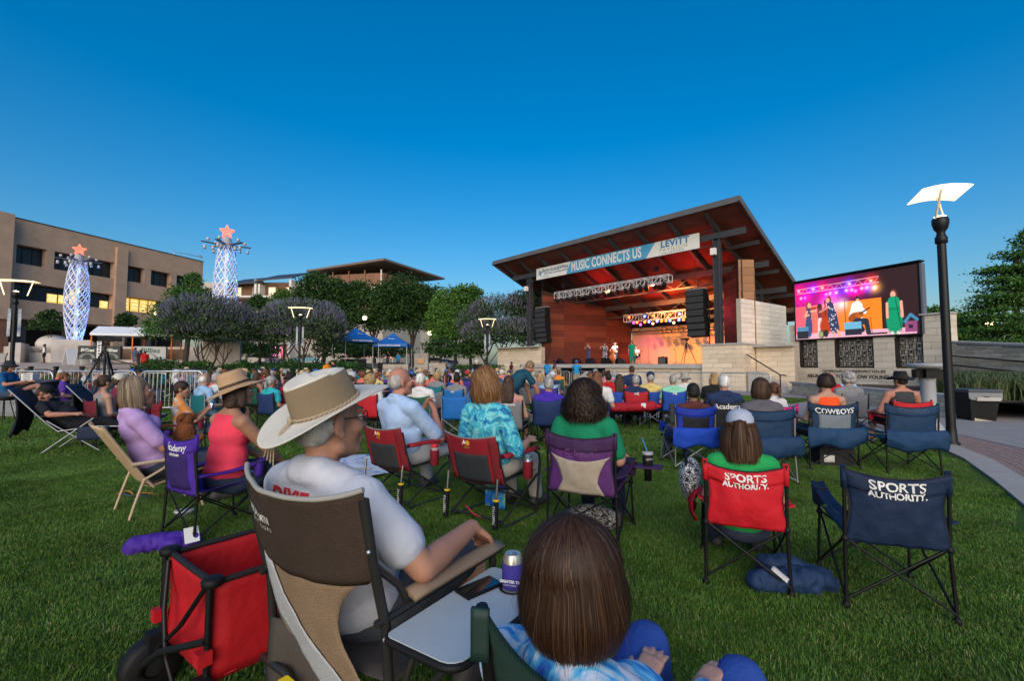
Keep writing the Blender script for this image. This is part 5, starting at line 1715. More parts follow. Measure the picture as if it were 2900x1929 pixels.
ptree('cypress_tree', 'bright green feathery tree peeping up before the apartments', 805, 56, [(805, 848, 30, 28), (812, 868, 42, 22)], 3200, .26, L_LIGHT, 16, [(0, 0, 0, 0, 6, .2)])
ptree('cypress_tree', 'feathery green bald cypress before the right end of the office block', 525, 42, [(545, 800, 24, 26), (535, 840, 55, 30), (500, 880, 62, 28), (540, 900, 70, 26), (470, 925, 60, 22), (520, 945, 80, 22), (440, 950, 35, 14)], 9500, .22, L_CYP, 17, [(0, 0, .3, 0, 7.5, .24)], clump=.20, droop=.4)
ptree('vitex_tree', 'round purple flowering tree nearest the left lattice tower', 598, 33, [(600, 905, 108, 62), (540, 930, 70, 45), (660, 925, 66, 48), (600, 945, 100, 34)], 11000, .17, L_VIT, 21, [(-.3, 0, -1.4, .2, 2.4, .09), (0, 0, .5, 0, 2.6, .10), (.2, .1, 1.5, 0, 2.3, .08), (-.1, 0, -.5, -.4, 2.7, .08)], flowers=1700, group='purple flowering trees')
ptree('vitex_tree', 'round purple flowering tree behind the middle lamp post', 855, 35, [(850, 910, 110, 60), (790, 925, 60, 45), (915, 930, 62, 52), (850, 950, 105, 38)], 11500, .17, L_VIT, 22, [(-.3, 0, -1.6, .2, 2.2, .10), (0, 0, .3, 0, 2.6, .12), (.3, .1, 1.8, 0, 2.0, .10)], flowers=1900, group='purple flowering trees')
ptree('vitex_tree', 'small purple tree filling the gap between the two round ones', 735, 40, [(732, 925, 42, 42), (735, 955, 50, 28)], 4200, .18, L_VIT, 23, [(0, 0, .2, 0, 2.6, .1)], flowers=500, group='purple flowering trees')
ptree('vitex_tree', 'tall purple flowering tree beside the left stage column', 1420, 47, [(1425, 895, 100, 55), (1350, 920, 55, 50), (1490, 870, 55, 45), (1520, 890, 40, 50), (1430, 950, 120, 45)], 14000, .20, L_VIT, 24, [(-.4, 0, -2.4, 0, 3.0, .13), (0, 0, .4, 0, 3.4, .15), (.4, 0, 2.6, 0, 3.0, .12)], flowers=2000, group='purple flowering trees')
ptree('shade_tree', 'dark green tree behind the left stage wing wall', 1500, 62, [(1480, 855, 40, 30), (1510, 880, 50, 40), (1470, 950, 90, 40)], 4500, .3, L_OAK, 25, [(0, 0, 0, 0, 5, .25)])
ptree('young_tree', 'small young tree before the dark undercroft of the office', 142, 45.5, [(142, 905, 32, 22), (138, 925, 38, 18), (145, 890, 16, 14)], 1800, .24, L_OAK, 26, [(0, 0, 0, 0, 3, .07)])
ptree('young_tree', 'small round tree at the foot of the office right bay', 356, 50, [(356, 910, 22, 22), (350, 922, 20, 15)], 1300, .26, L_OAK, 27, [(0, 0, 0, 0, 3, .08)])
ptree('cypress_tree', 'large feathery bald cypress at the right picture edge', 2885, 25, [(2895, 680, 26, 34), (2885, 725, 50, 24), (2850, 765, 58, 17), (2905, 775, 60, 26), (2825, 800, 50, 12), (2880, 815, 80, 22), (2815, 845, 60, 12), (2865, 862, 85, 20), (2795, 884, 50, 10), (2860, 905, 95, 20), (2900, 940, 90, 24), (2820, 935, 60, 14), (2880, 975, 110, 26), (2960, 800, 60, 120)], 15000, .15, L_CYP, 31, [(0, 0, .2, 0, 7.5, .24)], clump=.24, droop=.4, shell=.15)
ptree('shade_tree', 'leafy green tree behind the right pillar of the video wall', 2690, 38, [(2640, 905, 36, 34), (2700, 920, 50, 40), (2750, 935, 50, 35), (2690, 960, 80, 24)], 5500, .22, L_LIGHT, 32, [(0, 0, .1, 0, 3.5, .16)])
# ---- clipped hedge with railing in front of the purple trees
HG = thing('hedge', 'dark green shrub hedge running behind the seated crowd', 'hedge', (0, 0, 0))
_r = np.random.RandomState(3)
n = 17000
uu = _r.uniform(0, 1, n)
hx = -27.5 + uu * 16.8
hy = 32.6 + _r.uniform(-.75, .75, n) + .8 * np.sin(hx * .4)
hz = _r.uniform(0, 1, n) ** .7 * (1.30 + .22 * np.sin(hx * 1.9) + .16 * np.sin(hx * 4.3 + 1))
base = np.array([hgt(a, b) for a, b in zip(hx, hy)])
P = np.stack([hx, hy, base + hz], 1)
link('foliage', leaves_mesh('foliage', P, np.tile(np.array([0, -.6, .6]), (n, 1)), .17, L_HDG, 4), HG)
b = MB()
for k in range(17):
 x = -27 + k
 b.tube([(x, 32.7, hgt(x, 32.7) - .1), (x + .2, 32.6, hgt(x, 32.7) + .9)], [.04, .02], 5)
b.build('stems', BARK, HG)
RL = thing('hedge_railing', 'thin black metal railing along the front of the hedge', 'railing', (0, 0, 0))
b = MB()
for k in range(13):
 x = -29 + k * 1.6
 b.tube([(x, 31.2, 0), (x, 31.2, hgt(x, 31.2) + 1.15)], .025, 6)
 xb = x + 1.6
 for dz in (1.12, .55):
  b.tube([(x, 31.2, hgt(x, 31.2) + dz), (xb, 31.2, hgt(xb, 31.2) + dz)], .022, 6)
b.build('rails', BLACKM, RL)
for _u, _yd, _lab, _sd in ((985, 47, 'dark shrub mass behind the left blue canopy', 41), (1075, 50, 'dark shrub mass behind the right blue canopy', 42), (1290, 46, 'low dark shrubs below the light green tree', 43), (700, 50, 'dark shrub mass below the small purple tree', 44)):
 ptree('shrub', _lab, _u, _yd, [(_u - 40, 985, 50, 26), (_u + 35, 990, 55, 24), (_u, 1002, 70, 20)], 2600, .26, L_OAK, _sd, [(0, 0, 0, 0, 1.2, .05)])
HG2 = thing('shrub', 'dark shrub mass under the tall purple tree left of the stage', 'shrub', (xat(1420, 44), 44, 0))
n = 5000
P = np.stack([_r.uniform(-4.5, 3.5, n), _r.uniform(-1, 1, n), _r.uniform(0, 1, n) ** .7 * 1.5], 1)
link('foliage', leaves_mesh('foliage', P, np.tile(np.array([0, -.6, .6]), (n, 1)), .17, L_HDG, 6), HG2)
# people: one continuous skin surface per body
_tmp = bpy.data.scenes.new('remesh_workspace')
def V3(*a):
 return Vector(a)
class Prims:
 """closed capsules and ellipsoids that are fused into one surface"""
 def __init__(self):
  self.p = []
 def cap(self, a, b, ra, rb):
  self.p.append(('c', Vector(a), Vector(b), ra, rb))
  return self
 def ell(self, c, r, M=None):
  self.p.append(('e', Vector(c), r, M))
  return self
 def mesh(self, name, m, voxel, off=0.0, smooth_it=4, disp=None, f=.5):
  b = MB()
  for q in self.p:
   if q[0] == 'c':
    _, a, e, ra, rb = q
    ra, rb = ra + off, rb + off
    d = e - a
    L = max(d.length, 1e-4)
    M = d.to_track_quat('Z', 'Y').to_matrix()
    prof = [(max(1e-4, ra * math.sin(t)), -ra * math.cos(t)) for t in (0.02, .5, 1.0, PI / 2)]
    prof += [(max(1e-4, rb * math.cos(t)), L + rb * math.sin(t)) for t in (0, .5, 1.0, PI / 2 - .02)]
    b.lathe(prof, 14, a, M)
   else:
    _, c, r, M = q
    b.ball(c, (r[0] + off, r[1] + off, r[2] + off), 18, 12, M)
  me = b.mesh(name, m)
  o = bpy.data.objects.new(name, me)
  _tmp.collection.objects.link(o)
  md = o.modifiers.new('r', 'REMESH')
  md.mode = 'VOXEL'
  md.voxel_size = voxel
  if smooth_it:
   ms = o.modifiers.new('s', 'SMOOTH')
   ms.factor, ms.iterations = f, smooth_it
  with bpy.context.temp_override(scene=_tmp, view_layer=_tmp.view_layers[0]):
   dg = bpy.context.evaluated_depsgraph_get()
   out = bpy.data.meshes.new_from_object(o.evaluated_get(dg))
  out.name = name
  bpy.data.objects.remove(o)
  bpy.data.meshes.remove(me)
  if disp:
   n = len(out.vertices)
   co = np.empty(n * 3)
   no = np.empty(n * 3)
   out.vertices.foreach_get('co', co)
   out.vertices.foreach_get('normal', no)
   co, no = co.reshape(-1, 3), no.reshape(-1, 3)
   amp = np.array([disp(Vector(c)) for c in co])
   out.vertices.foreach_set('co', (co + no * amp[:, None]).ravel())
  out.polygons.foreach_set('use_smooth', [True] * len(out.polygons))
  out.materials.clear()
  out.materials.append(m)
  out.update()
  return out
SKIN = mat('skin', obj=True, rough=.55, var=.10, scale=14, bump=.12, bscale=120, spec=.3)
SKIN.node_tree.nodes['Principled BSDF'].inputs['Subsurface Weight'].default_value = 0.0
CLOTH = mat('cotton_cloth', obj=True, rough=.9, var=.09, scale=22, bump=.7, bscale=20, spec=.15)
CLOTHF = mat('cotton_cloth_far', obj=True, rough=.9, var=.12, scale=9, bump=.6, bscale=14, spec=.15)
HAIR = mat('hair', obj=True, rough=.62, var=.6, scale=26, stretch=(3.0, 3.0, .6), bump=.9, bscale=30, spec=.35)
STRAND = mat('hair_strand', obj=True, rough=.42, var=.25, scale=6, spec=.4)
HATM = mat('hat_felt', obj=True, rough=.85, var=.10, scale=20, bump=.25, bscale=120)
SHOE = mat('shoe', (.05, .045, .045), .6, var=.3, scale=10)
DENIM = mat('denim', obj=True, rough=.9, var=.14, scale=30, bump=.4, bscale=60)
def rot_head(yaw=0, pitch=0, roll=0):
 return Matrix.Rotation(yaw, 3, 'Z') @ Matrix.Rotation(pitch, 3, 'X') @ Matrix.Rotation(roll, 3, 'Y')
def seated(seat=.42, lean=14, yaw=0, pitch=0, roll=0, sh_w=.195, knee=((-.14, .44), (.14, .44)), kz=.10, ank=((-.15, .50), (.15, .50)), arms='rest', hip_y=0.0, el=None, wr=None, tw=0.0, neck=.09, az=.09, fwd=0.0):
 J = {}
 l = R(lean)
 t = V3(0, -math.sin(l), math.cos(l))
 P = V3(0, hip_y, seat + .10)
 J['P'], J['t'] = P, t
 J['C'] = P + t * .33
 J['N'] = P + t * .53
 J['hd'] = rot_head(yaw, pitch, roll)
 J['H'] = J['N'] + V3(0, neck * .45 + fwd, 0) * 1 + V3(0, 0, .145) + t * .03
 cx, cy = math.cos(tw), math.sin(tw)
 for s, k in ((-1, 'L'), (1, 'R')):
  J['S' + k] = P + t * .465 + V3(s * sh_w * cx, s * sh_w * cy, 0)
  J['hip' + k] = P + V3(s * .095, .02, -.02)
  i = 0 if s < 0 else 1
  J['K' + k] = V3(knee[i][0], knee[i][1] + hip_y, seat + kz if len(knee[i]) < 3 else knee[i][2])
  J['A' + k] = V3(ank[i][0], ank[i][1] + hip_y, az if len(ank[i]) < 3 else ank[i][2])
  J['T' + k] = J['A' + k] + V3(s * .02, .15, -.05)
  S = J['S' + k]
  if arms == 'rest':
   E, W = S + V3(s * .09, .0, -.27), S + V3(s * .06, .25, -.27)
  elif arms == 'lap':
   E, W = S + V3(s * .07, .02, -.27), P + V3(s * .07, .24, .10)
  elif arms == 'knees':
   E, W = S + V3(s * .06, .17, -.22), J['K' + k] + V3(-s * .02, -.04, .09)
  elif arms == 'up':
   E, W = S + V3(s * .06, .18, -.18), J['H'] + V3(s * .05, .18, -.08)
  elif arms == 'cross':
   E, W = S + V3(s * .06, .08, -.25), P + t * .28 + V3(-s * .08, .17, 0)
  else:
   E, W = S + V3(s * .05, 0, -.28), S + V3(s * .05, .03, -.52)
  J['E' + k] = Vector(el[i]) if el and el[i] else E
  J['W' + k] = Vector(wr[i]) if wr and wr[i] else W
 return J
def standing(h=1.75, lean=0, yaw=0, pitch=0, el=None, wr=None, bend=0, stance=.10, step=0.0):
 k_ = h / 1.75
 J = {}
 P = V3(0, 0, .93)
 l = R(-bend)
 t = V3(0, math.sin(-l), math.cos(l))
 J['P'], J['t'] = P, t
 J['C'], J['N'] = P + t * .33, P + t * .53
 J['hd'] = rot_head(yaw, pitch)
 J['H'] = J['N'] + t * .15 + V3(0, .03, .0)
 for s, k in ((-1, 'L'), (1, 'R')):
  i = 0 if s < 0 else 1
  J['S' + k] = P + t * .465 + V3(s * .19, 0, 0)
  J['hip' + k] = P + V3(s * .09, 0, -.02)
  J['K' + k] = V3(s * stance, .03 + s * step * .5, .50)
  J['A' + k] = V3(s * stance * 1.1, -.02 + s * step, .09)
  J['T' + k] = J['A' + k] + V3(s * .03, .16, -.05)
  S = J['S' + k]
  J['E' + k] = Vector(el[i]) if el and el[i] else S + V3(s * .06, .0, -.29)
  J['W' + k] = Vector(wr[i]) if wr and wr[i] else S + V3(s * .07, .06, -.54)
 return J
def hand_prims(b, w, d, n, side, fine=True, curl=.35, spread=.09, tcurl=.2):
 """palm, four bent fingers of unequal length and a thumb off the side of the palm"""
 d = Vector(d).normalized()
 n = Vector(n)
 n = (n - d * n.dot(d)).normalized()
 lat = d.cross(n) * side          # towards the thumb
 if not fine:
  b.cap(w, w + d * .085, .030, .033)
  b.cap(w + d * .07, w + d * .13 + n * .03, .030, .018)
  b.cap(w + d * .03 + lat * .03, w + d * .075 + lat * .055 + n * .01, .015, .012)
  return
 for q, rr in ((-.026, .0145), (-.009, .0155), (.009, .0155), (.025, .0145)):
  b.cap(w + lat * q * .7, w + d * .082 + lat * q, .017, rr)
 for q, L in ((.029, .070), (.010, .080), (-.010, .074), (-.028, .058)):
  p = w + d * .085 + lat * q
  a = curl * .5
  dd = (d + lat * (q / .03) * spread)
  for s_, f in enumerate((.45, .32, .25)):
   v = (dd * math.cos(a) + n * math.sin(a)).normalized()
   e = p + v * L * f
   b.cap(p, e, .0092 - s_ * .0008, .0086 - s_ * .0008)
   p = e
   a += curl
 p = w + d * .022 + lat * .030
 v = (d * .72 + lat * .65 + n * .15).normalized()
 e = p + v * .042
 b.cap(p, e, .0135, .0105)
 v = (d * .92 + lat * (.35 - tcurl) + n * (.15 + tcurl)).normalized()
 b.cap(e, e + v * .034, .0105, .0085)
def body_prims(J, hands=None, fine=False, head=True, k=1.0, belly=0.0, bust=0.0, fat=1.0):
 b = Prims()
 P, t, N, H, Rh = J['P'], J['t'], J['N'], J['H'], J['hd']
 Mt = V3(0, 0, 1).rotation_difference(t).to_matrix()
 b.ell(P + V3(0, 0, .0), (.165 * fat, .125 * fat, .12), Mt)
 b.ell(P + t * .17 + V3(0, belly * .5, 0), (.150 * fat, .118 + belly, .17), Mt)
 b.ell(P + t * .36, (.158 * fat, .112, .16), Mt)
 if bust:
  for s in (-1, 1):
   b.ell(P + t * .36 + Mt @ V3(s * .075, .10, 0), (.07, bust, .07))
 b.cap(J['SL'], J['SR'], .066, .066)
 for kk in 'LR':
  b.cap(J['S' + kk].lerp(N, .35), N + V3(0, .0, .035), .055, .048)
 b.cap(N - t * .03, H + Rh @ V3(0, -.02, -.05), .058, .056)
 for kk, s in (('L', -1), ('R', 1)):
  b.cap(J['S' + kk], J['E' + kk], .054 * fat, .043 * fat)
  b.cap(J['E' + kk], J['E' + kk].lerp(J['W' + kk], .35), .043 * fat, .043 * fat)
  b.cap(J['E' + kk].lerp(J['W' + kk], .3), J['W' + kk], .043 * fat, .029)
  b.cap(J['hip' + kk], J['K' + kk], .088 * fat, .060)
  b.cap(J['K' + kk], J['K' + kk].lerp(J['A' + kk], .4), .058, .060)
  b.cap(J['K' + kk].lerp(J['A' + kk], .35), J['A' + kk], .060, .038)
  b.cap(J['A' + kk] - V3(0, .03, .03), J['T' + kk], .038, .030)
  hd = (hands or {}).get(kk, {})
  d = Vector(hd.get('d', (J['W' + kk] - J['E' + kk]).normalized()))
  n = Vector(hd.get('n', V3(-s * .25, .1, -1)))
  hand_prims(b, J['W' + kk], d, n, s * hd.get('flip', -1), fine, hd.get('curl', .35), hd.get('spread', .09))
 if head:
  h = lambda x, y, z: H + Rh @ V3(x * k, y * k, z * k)
  b.ell(h(0, -.012, .030), (.076 * k, .096 * k, .098 * k), Rh)
  b.ell(h(0, .030, -.030), (.060 * k, .066 * k, .085 * k), Rh)
  b.ell(h(0, .040, -.083), (.047 * k, .050 * k, .038 * k), Rh)
  b.cap(h(-.045, .0, -.075), h(-.02, .07, -.098), .026 * k, .018 * k)
  b.cap(h(.045, .0, -.075), h(.02, .07, -.098), .026 * k, .018 * k)
  b.cap(h(0, .090, .012), h(0, .112, -.028), .010 * k, .0155 * k)
  b.cap(h(-.013, .098, -.034), h(.013, .098, -.034), .010 * k, .010 * k)
  b.cap(h(-.04, .076, .026), h(.04, .076, .026), .014 * k, .014 * k)
  b.cap(h(-.020, .090, -.060), h(.020, .090, -.060), .0095 * k, .0095 * k)
  b.cap(h(-.018, .088, -.073), h(.018, .088, -.073), .0095 * k, .0095 * k)
  b.ell(h(0, .082, -.100), (.020 * k, .018 * k, .017 * k))
  for s in (-1, 1):
   b.ell(h(s * .040, .062, -.022), (.026 * k, .026 * k, .026 * k))
   b.ell(h(s * .083, -.016, -.004), (.0105 * k, .021 * k, .033 * k), Rh @ Matrix.Rotation(s * .35, 3, 'Z') @ Matrix.Rotation(-.2, 3, 'X'))
   b.cap(h(s * .080, -.006, -.030), h(s * .081, -.008, -.036), .010 * k, .010 * k)
 return b
def shirt_prims(J, sleeve=.55, tank=False, long=False, belly=0.0, bust=0.0, fat=1.0, hem=0.0, dress=0.0):
 b = Prims()
 P, t, N = J['P'], J['t'], J['N']
 Mt = V3(0, 0, 1).rotation_difference(t).to_matrix()
 b.ell(P + t * (.05 + hem), (.168 * fat, .130 * fat, .11), Mt)
 b.ell(P + t * .17 + V3(0, belly * .5, 0), (.158 * fat, .124 + belly, .18), Mt)
 b.ell(P + t * .36, (.162 * fat, .118, .16), Mt)
 if bust:
  for s in (-1, 1):
   b.ell(P + t * .36 + Mt @ V3(s * .075, .10, 0), (.07, bust, .07))
 if not tank:
  b.cap(N + V3(-.045, -.022, .012), N + V3(.045, -.022, .012), .040, .040)
  b.cap(J['SL'], J['SR'], .066, .066)
  for kk in 'LR':
   b.cap(J['S' + kk].lerp(N, .3), J['S' + kk].lerp(N, .72) + V3(0, 0, .006), .056, .050)
   e = J['S' + kk].lerp(J['E' + kk], sleeve)
   b.cap(J['S' + kk], e, .058 * fat, (.056 if not long else .046) * fat)
   if long:
    b.cap(e, J['E' + kk], .048 * fat, .045 * fat)
    b.cap(J['E' + kk], J['E' + kk].lerp(J['W' + kk], .9), .045 * fat, .034)
 else:
  b.cap(J['SL'].lerp(J['SR'], .22), J['SL'].lerp(J['SR'], .78), .062, .062)
 return b
def pants_prims(J, shorts=False, fat=1.0, skirt=False):
 b = Prims()
 P, t = J['P'], J['t']
 b.ell(P, (.168 * fat, .130 * fat, .115))
 for kk in 'LR':
  K = J['K' + kk]
  if shorts:
   b.cap(J['hip' + kk], J['hip' + kk].lerp(K, .80), .094 * fat, .080)
  else:
   b.cap(J['hip' + kk], K, .091 * fat, .064)
   b.cap(K, K.lerp(J['A' + kk], .92), .064, .052)
 return b
def shoe_prims(J, sides='LR'):
 b = Prims()
 for kk in sides:
  b.cap(J['A' + kk] + V3(0, -.045, -.045), J['T' + kk], .042, .036)
  b.cap(J['A' + kk] + V3(0, -.02, -.01), J['A' + kk] + V3(0, .02, -.03), .042, .04)
 return b
def wrinkle(amp, f=9.0, seed=0.0, stretch=(1, 1, 1)):
 def g(p):
  q = Vector((p.x * stretch[0] + seed, p.y * stretch[1], p.z * stretch[2])) * f
  w = mnoise.noise(q) * .6 + mnoise.noise(q * 2.3) * .3
  return amp * (1 - abs(w) * 2.4)
 return g
# hair and hats, modelled in head coordinates
def hair_mesh(kind, voxel=.012):
 b = Prims()
 am, f = .006, 26
 if kind in ('short', 'pony', 'bob', 'long', 'bun'):
  b.ell((0, -.020, .045), (.083, .100, .094))
  b.ell((0, -.050, .0), (.078, .066, .075))
 if kind == 'balding':
  b.ell((0, -.052, -.005), (.084, .062, .055))
  b.ell((0, -.045, .035), (.082, .058, .05))
  am = .003
 if kind == 'bob':
  b.ell((0, -.040, -.035), (.100, .080, .115))
  b.cap((-.082, .02, .0), (-.086, .01, -.105), .026, .028)
  b.cap((.082, .02, .0), (.086, .01, -.105), .026, .028)
  b.cap((-.06, -.06, -.09), (.06, -.06, -.09), .05, .05)
 if kind == 'long':
  b.ell((0, -.045, -.03), (.094, .075, .115))
  b.cap((-.05, -.075, -.05), (-.06, -.10, -.27), .055, .038)
  b.cap((.05, -.075, -.05), (.06, -.10, -.27), .055, .038)
  b.cap((0, -.085, -.05), (0, -.11, -.29), .055, .04)
 if kind == 'pony':
  b.cap((0, -.10, .05), (0, -.145, .03), .024, .032)
  b.cap((0, -.145, .03), (.01, -.150, -.13), .032, .016)
 if kind == 'bun':
  b.ell((0, -.09, .10), (.045, .045, .04))
 if kind == 'curly':
  for i in range(60):
   a, e = rnd.uniform(0, 2 * PI), rnd.uniform(-.9, 1.5)
   d = V3(math.cos(a) * math.cos(e), math.sin(a) * math.cos(e), math.sin(e))
   if d.y > .55 and d.z < .5:
    continue
   b.ell(V3(0, -.03, .02) + V3(d.x * .085, d.y * .085, d.z * .095), (.036, .036, .036))
  b.ell((0, -.03, .03), (.088, .092, .092))
  am, f = .012, 40
 return b.mesh('hair', HAIR, voxel, 0, 2, wrinkle(am, f, 3.1, (1, 1, .45)))
HAIRS = {}
def hair(kind):
 if kind not in HAIRS:
  HAIRS[kind] = hair_mesh(kind)
 return HAIRS[kind]
def lathe_e(b, prof, n=28, sx=1.0, sy=1.2, warp=None, c=(0, 0, 0)):
 vs, fs = [], []
 for i, (r, z) in enumerate(prof):
  for j in range(n):
   a = 2 * PI * j / n
   p = V3(r * math.cos(a) * sx, r * math.sin(a) * sy, z)
   if warp:
    p = warp(p, i, a)
   vs.append(p + Vector(c))
 for i in range(len(prof) - 1):
  for j in range(n):
   j2 = (j + 1) % n
   fs.append((i * n + j, i * n + j2, (i + 1) * n + j2, (i + 1) * n + j))
 return b._add(vs, fs, True)
def hat_mesh(kind):
 b = MB()
 if kind == 'cap' or kind == 'backcap':
  lathe_e(b, [(.090, .025), (.092, .05), (.088, .085), (.072, .118), (.045, .138), (.001, .146)], 24, 1.0, 1.12, None, (0, -.012, .01))
  s = 1 if kind == 'cap' else -1
  b.sheet(lambda u, v: ((u - .5) * .15 * (1 - .25 * v * v), s * (.088 + v * .075 * math.sin(PI * (.15 + .7 * u)) ** .5) - .012, .04 + .012 * math.cos((u - .5) * 3) - .02 * v), 12, 5, .005)
  b.ball((0, -.012, .157), .008, 8, 6)
 elif kind in ('straw', 'cowboy', 'bucket', 'black'):
  bw = {'straw': .185, 'cowboy': .17, 'bucket': .145, 'black': .175}[kind]
  ch = {'straw': .125, 'cowboy': .125, 'bucket': .10, 'black': .12}[kind]
  up = {'straw': .0, 'cowboy': .05, 'bucket': -.035, 'black': .02}[kind]
  def warp(p, i, a):
   if i >= 5:
    q = (i - 4) / 4
    p.z += up * (math.cos(a) ** 2) * q - .012 * abs(math.sin(a)) * q
   return p
  pr = [(.001, ch - .02 + .03), (.045, ch + .0 + .03), (.075, ch + .03), (.086, ch * .6 + .03), (.092, .035)]
  pr += [(.092 + (bw - .092) * q, .033 - .02 * q * (1 if kind in ('straw', 'bucket') else .3)) for q in (.2, .5, .8, 1.0)]
  pr += [(bw - .002, .006), (.092, .026)]
  lathe_e(b, pr, 30, 1.0, 1.18, warp, (0, -.01, .02))
 return b.mesh('hat', HATM)
HATS = {}
def hat(kind):
 if kind not in HATS:
  HATS[kind] = hat_mesh(kind)
 return HATS[kind]
def on_head(name, me, J, root, col, k=1.0, extra=None):
 o = link(name, me, root, col)
 M = J['hd'].to_4x4()
 if extra:
  M = M @ extra
 M.translation = J['H']
 o.matrix_basis = M @ Matrix.Diagonal((k, k, k, 1))
 return o
SK = {'pale': (.43, .235, .165), 'tan': (.34, .17, .108), 'red': (.42, .19, .13), 'brown': (.20, .10, .06), 'dark': (.075, .042, .03)}
def add_eyes(J, root, k=1.0):
 for s in (-1, 1):
  p = J['H'] + J['hd'] @ V3(s * .032 * k, .080 * k, .004 * k)
  e = MB().ball(p, .0125 * k, 12, 8).build('eye', mat('eye_white', (.6, .58, .56), .25), root)
  p2 = J['H'] + J['hd'] @ V3(s * .032 * k, .0885 * k, .004 * k)
  MB().ball(p2, .0065 * k, 10, 6).build('iris', mat('eye_iris', (.03, .022, .018), .2), e)
  q = [J['H'] + J['hd'] @ V3(s * x * k, y * k, z * k) for x, y, z in ((.014, .093, .027), (.032, .092, .031), (.050, .080, .027))]
  MB().tube(q, [.004, .0045, .003], 6).build('eyebrow', mat('eyebrow', (.10, .07, .05), .8), root)
def glasses(J, root, k=1.0, col=(.02, .018, .018), sun=False):
 b = MB()
 T = lambda x, y, z: J['H'] + J['hd'] @ V3(x * k, y * k, z * k)
 for s in (-1, 1):
  b.tube([T(s * (.036 + .023 * math.cos(a)), .106 - .012 * abs(math.cos(a)) * (s * math.cos(a) > 0), .002 + .018 * math.sin(a)) for a in np.linspace(0, 2 * PI, 15)[:-1]], .0022, 5, closed=True)
  b.tube([T(s * .059, .094, .006), T(s * .078, .04, .010), T(s * .082, -.02, .012), T(s * .082, -.035, .0)], .0022, 5)
 b.tube([T(-.013, .106, .006), T(.013, .106, .006)], .002, 5)
 g = b.build('glasses', mat('glasses_%d' % int(col[0] * 999), col, .35), root)
 b = MB()
 for s in (-1, 1):
  b._add([T(s * (.036 + .022 * math.cos(a)), .104 - .010 * abs(math.cos(a)) * (s * math.cos(a) > 0), .002 + .017 * math.sin(a)) for a in np.linspace(0, 2 * PI, 13)[:-1]], [tuple(range(12))], True)
 b.build('lens', mat('sun_lens' if sun else 'clear_lens', (.02, .02, .025) if sun else (.5, .55, .6), .05, alpha=.9 if sun else .22, spec=.6), g)
 return g
def make_person(label, loc, rz, J, skin='pale', shirt=(.3, .3, .3), pants=(.05, .06, .09), hair_kind='short', hair_col=(.05, .03, .02), hat_kind=None, hat_col=(.5, .45, .35),
    voxel=.012, fine=False, sleeve=.55, tank=False, long=False, shorts=False, belly=0.0, bust=0.0, fat=1.0, scale=1.0, hands=None, group=None, shirt_mat=None, pants_mat=None,
    eyes=True, shoes=True, shoe_col=None, head_k=1.0, wr_amp=.0026, name='person', smooth_it=4, hem=0.0):
 me = body_prims(J, hands, fine, True, head_k, belly, bust, fat).mesh('person', SKIN, voxel, 0, smooth_it)
 o = link(name, me, None, SK[skin] if isinstance(skin, str) else skin, loc, rz)
 o.scale = (scale,) * 3
 tag(o, label, 'person', group)
 s = shirt_prims(J, sleeve, tank, long, belly, bust, fat, hem).mesh('shirt', shirt_mat or CLOTH, voxel * 1.55, .014, smooth_it, wrinkle(wr_amp, 9, rnd.uniform(0, 9)))
 link('shirt', s, o, shirt)
 p = pants_prims(J, shorts, fat).mesh('trousers', pants_mat or CLOTH, voxel * 1.8, .012, smooth_it, wrinkle(wr_amp, 9, rnd.uniform(0, 9)))
 link('shorts' if shorts else 'trousers', p, o, pants)
 if shoes:
  for kk in 'LR':
   link('shoe', shoe_prims(J, kk).mesh('shoe', SHOE if shoe_col is None else CLOTH, voxel * 1.8, .006, 2), o, shoe_col)
 if hair_kind:
  on_head('hair', hair(hair_kind), J, o, hair_col, head_k)
 if hat_kind:
  on_head('hat', hat(hat_kind), J, o, hat_col, head_k * 1.02)
 if eyes and voxel < .0128:
  add_eyes(J, o, head_k)
 return o
# shared low-detail sitters for the farther rows
FARP = {}
def far_sets():
 P = {
  'rest': seated(arms='rest', lean=16),
  'lap': seated(arms='lap', lean=10, yaw=.25),
  'knees': seated(arms='knees', lean=-6, knee=((-.20, .42), (.20, .42)), ank=((-.16, .44), (.18, .46))),
  'cross': seated(arms='cross', lean=18, yaw=-.2, knee=((-.10, .46), (.16, .44)), ank=((-.05, .62), (.12, .60))),
  'up': seated(arms='rest', lean=12, yaw=.1, el=(None, (.30, .12, .78)), wr=(None, (.20, .22, 1.08))),
  'stand': standing(),
 }
 for k, J in P.items():
  d = {'J': J}
  d['body'] = body_prims(J, None, False).mesh('person', SKIN, .020, 0, 2)
  d['shirt'] = shirt_prims(J).mesh('shirt', CLOTHF, .020, .016, 2, wrinkle(.005, 9, 1.0))
  d['tank'] = shirt_prims(J, tank=True).mesh('shirt', CLOTHF, .020, .014, 2, wrinkle(.004, 9, 2.0))
  d['long'] = shirt_prims(J, long=True).mesh('shirt', CLOTHF, .020, .016, 2, wrinkle(.005, 9, 3.0))
  d['shorts'] = pants_prims(J, True).mesh('trousers', CLOTHF, .022, .012, 2)
  d['trousers'] = pants_prims(J, False).mesh('trousers', CLOTHF, .022, .012, 2)
  d['shoeL'], d['shoeR'] = [shoe_prims(J, q).mesh('shoe', SHOE, .024, .008, 1) for q in 'LR']
  FARP[k] = d
far_sets()
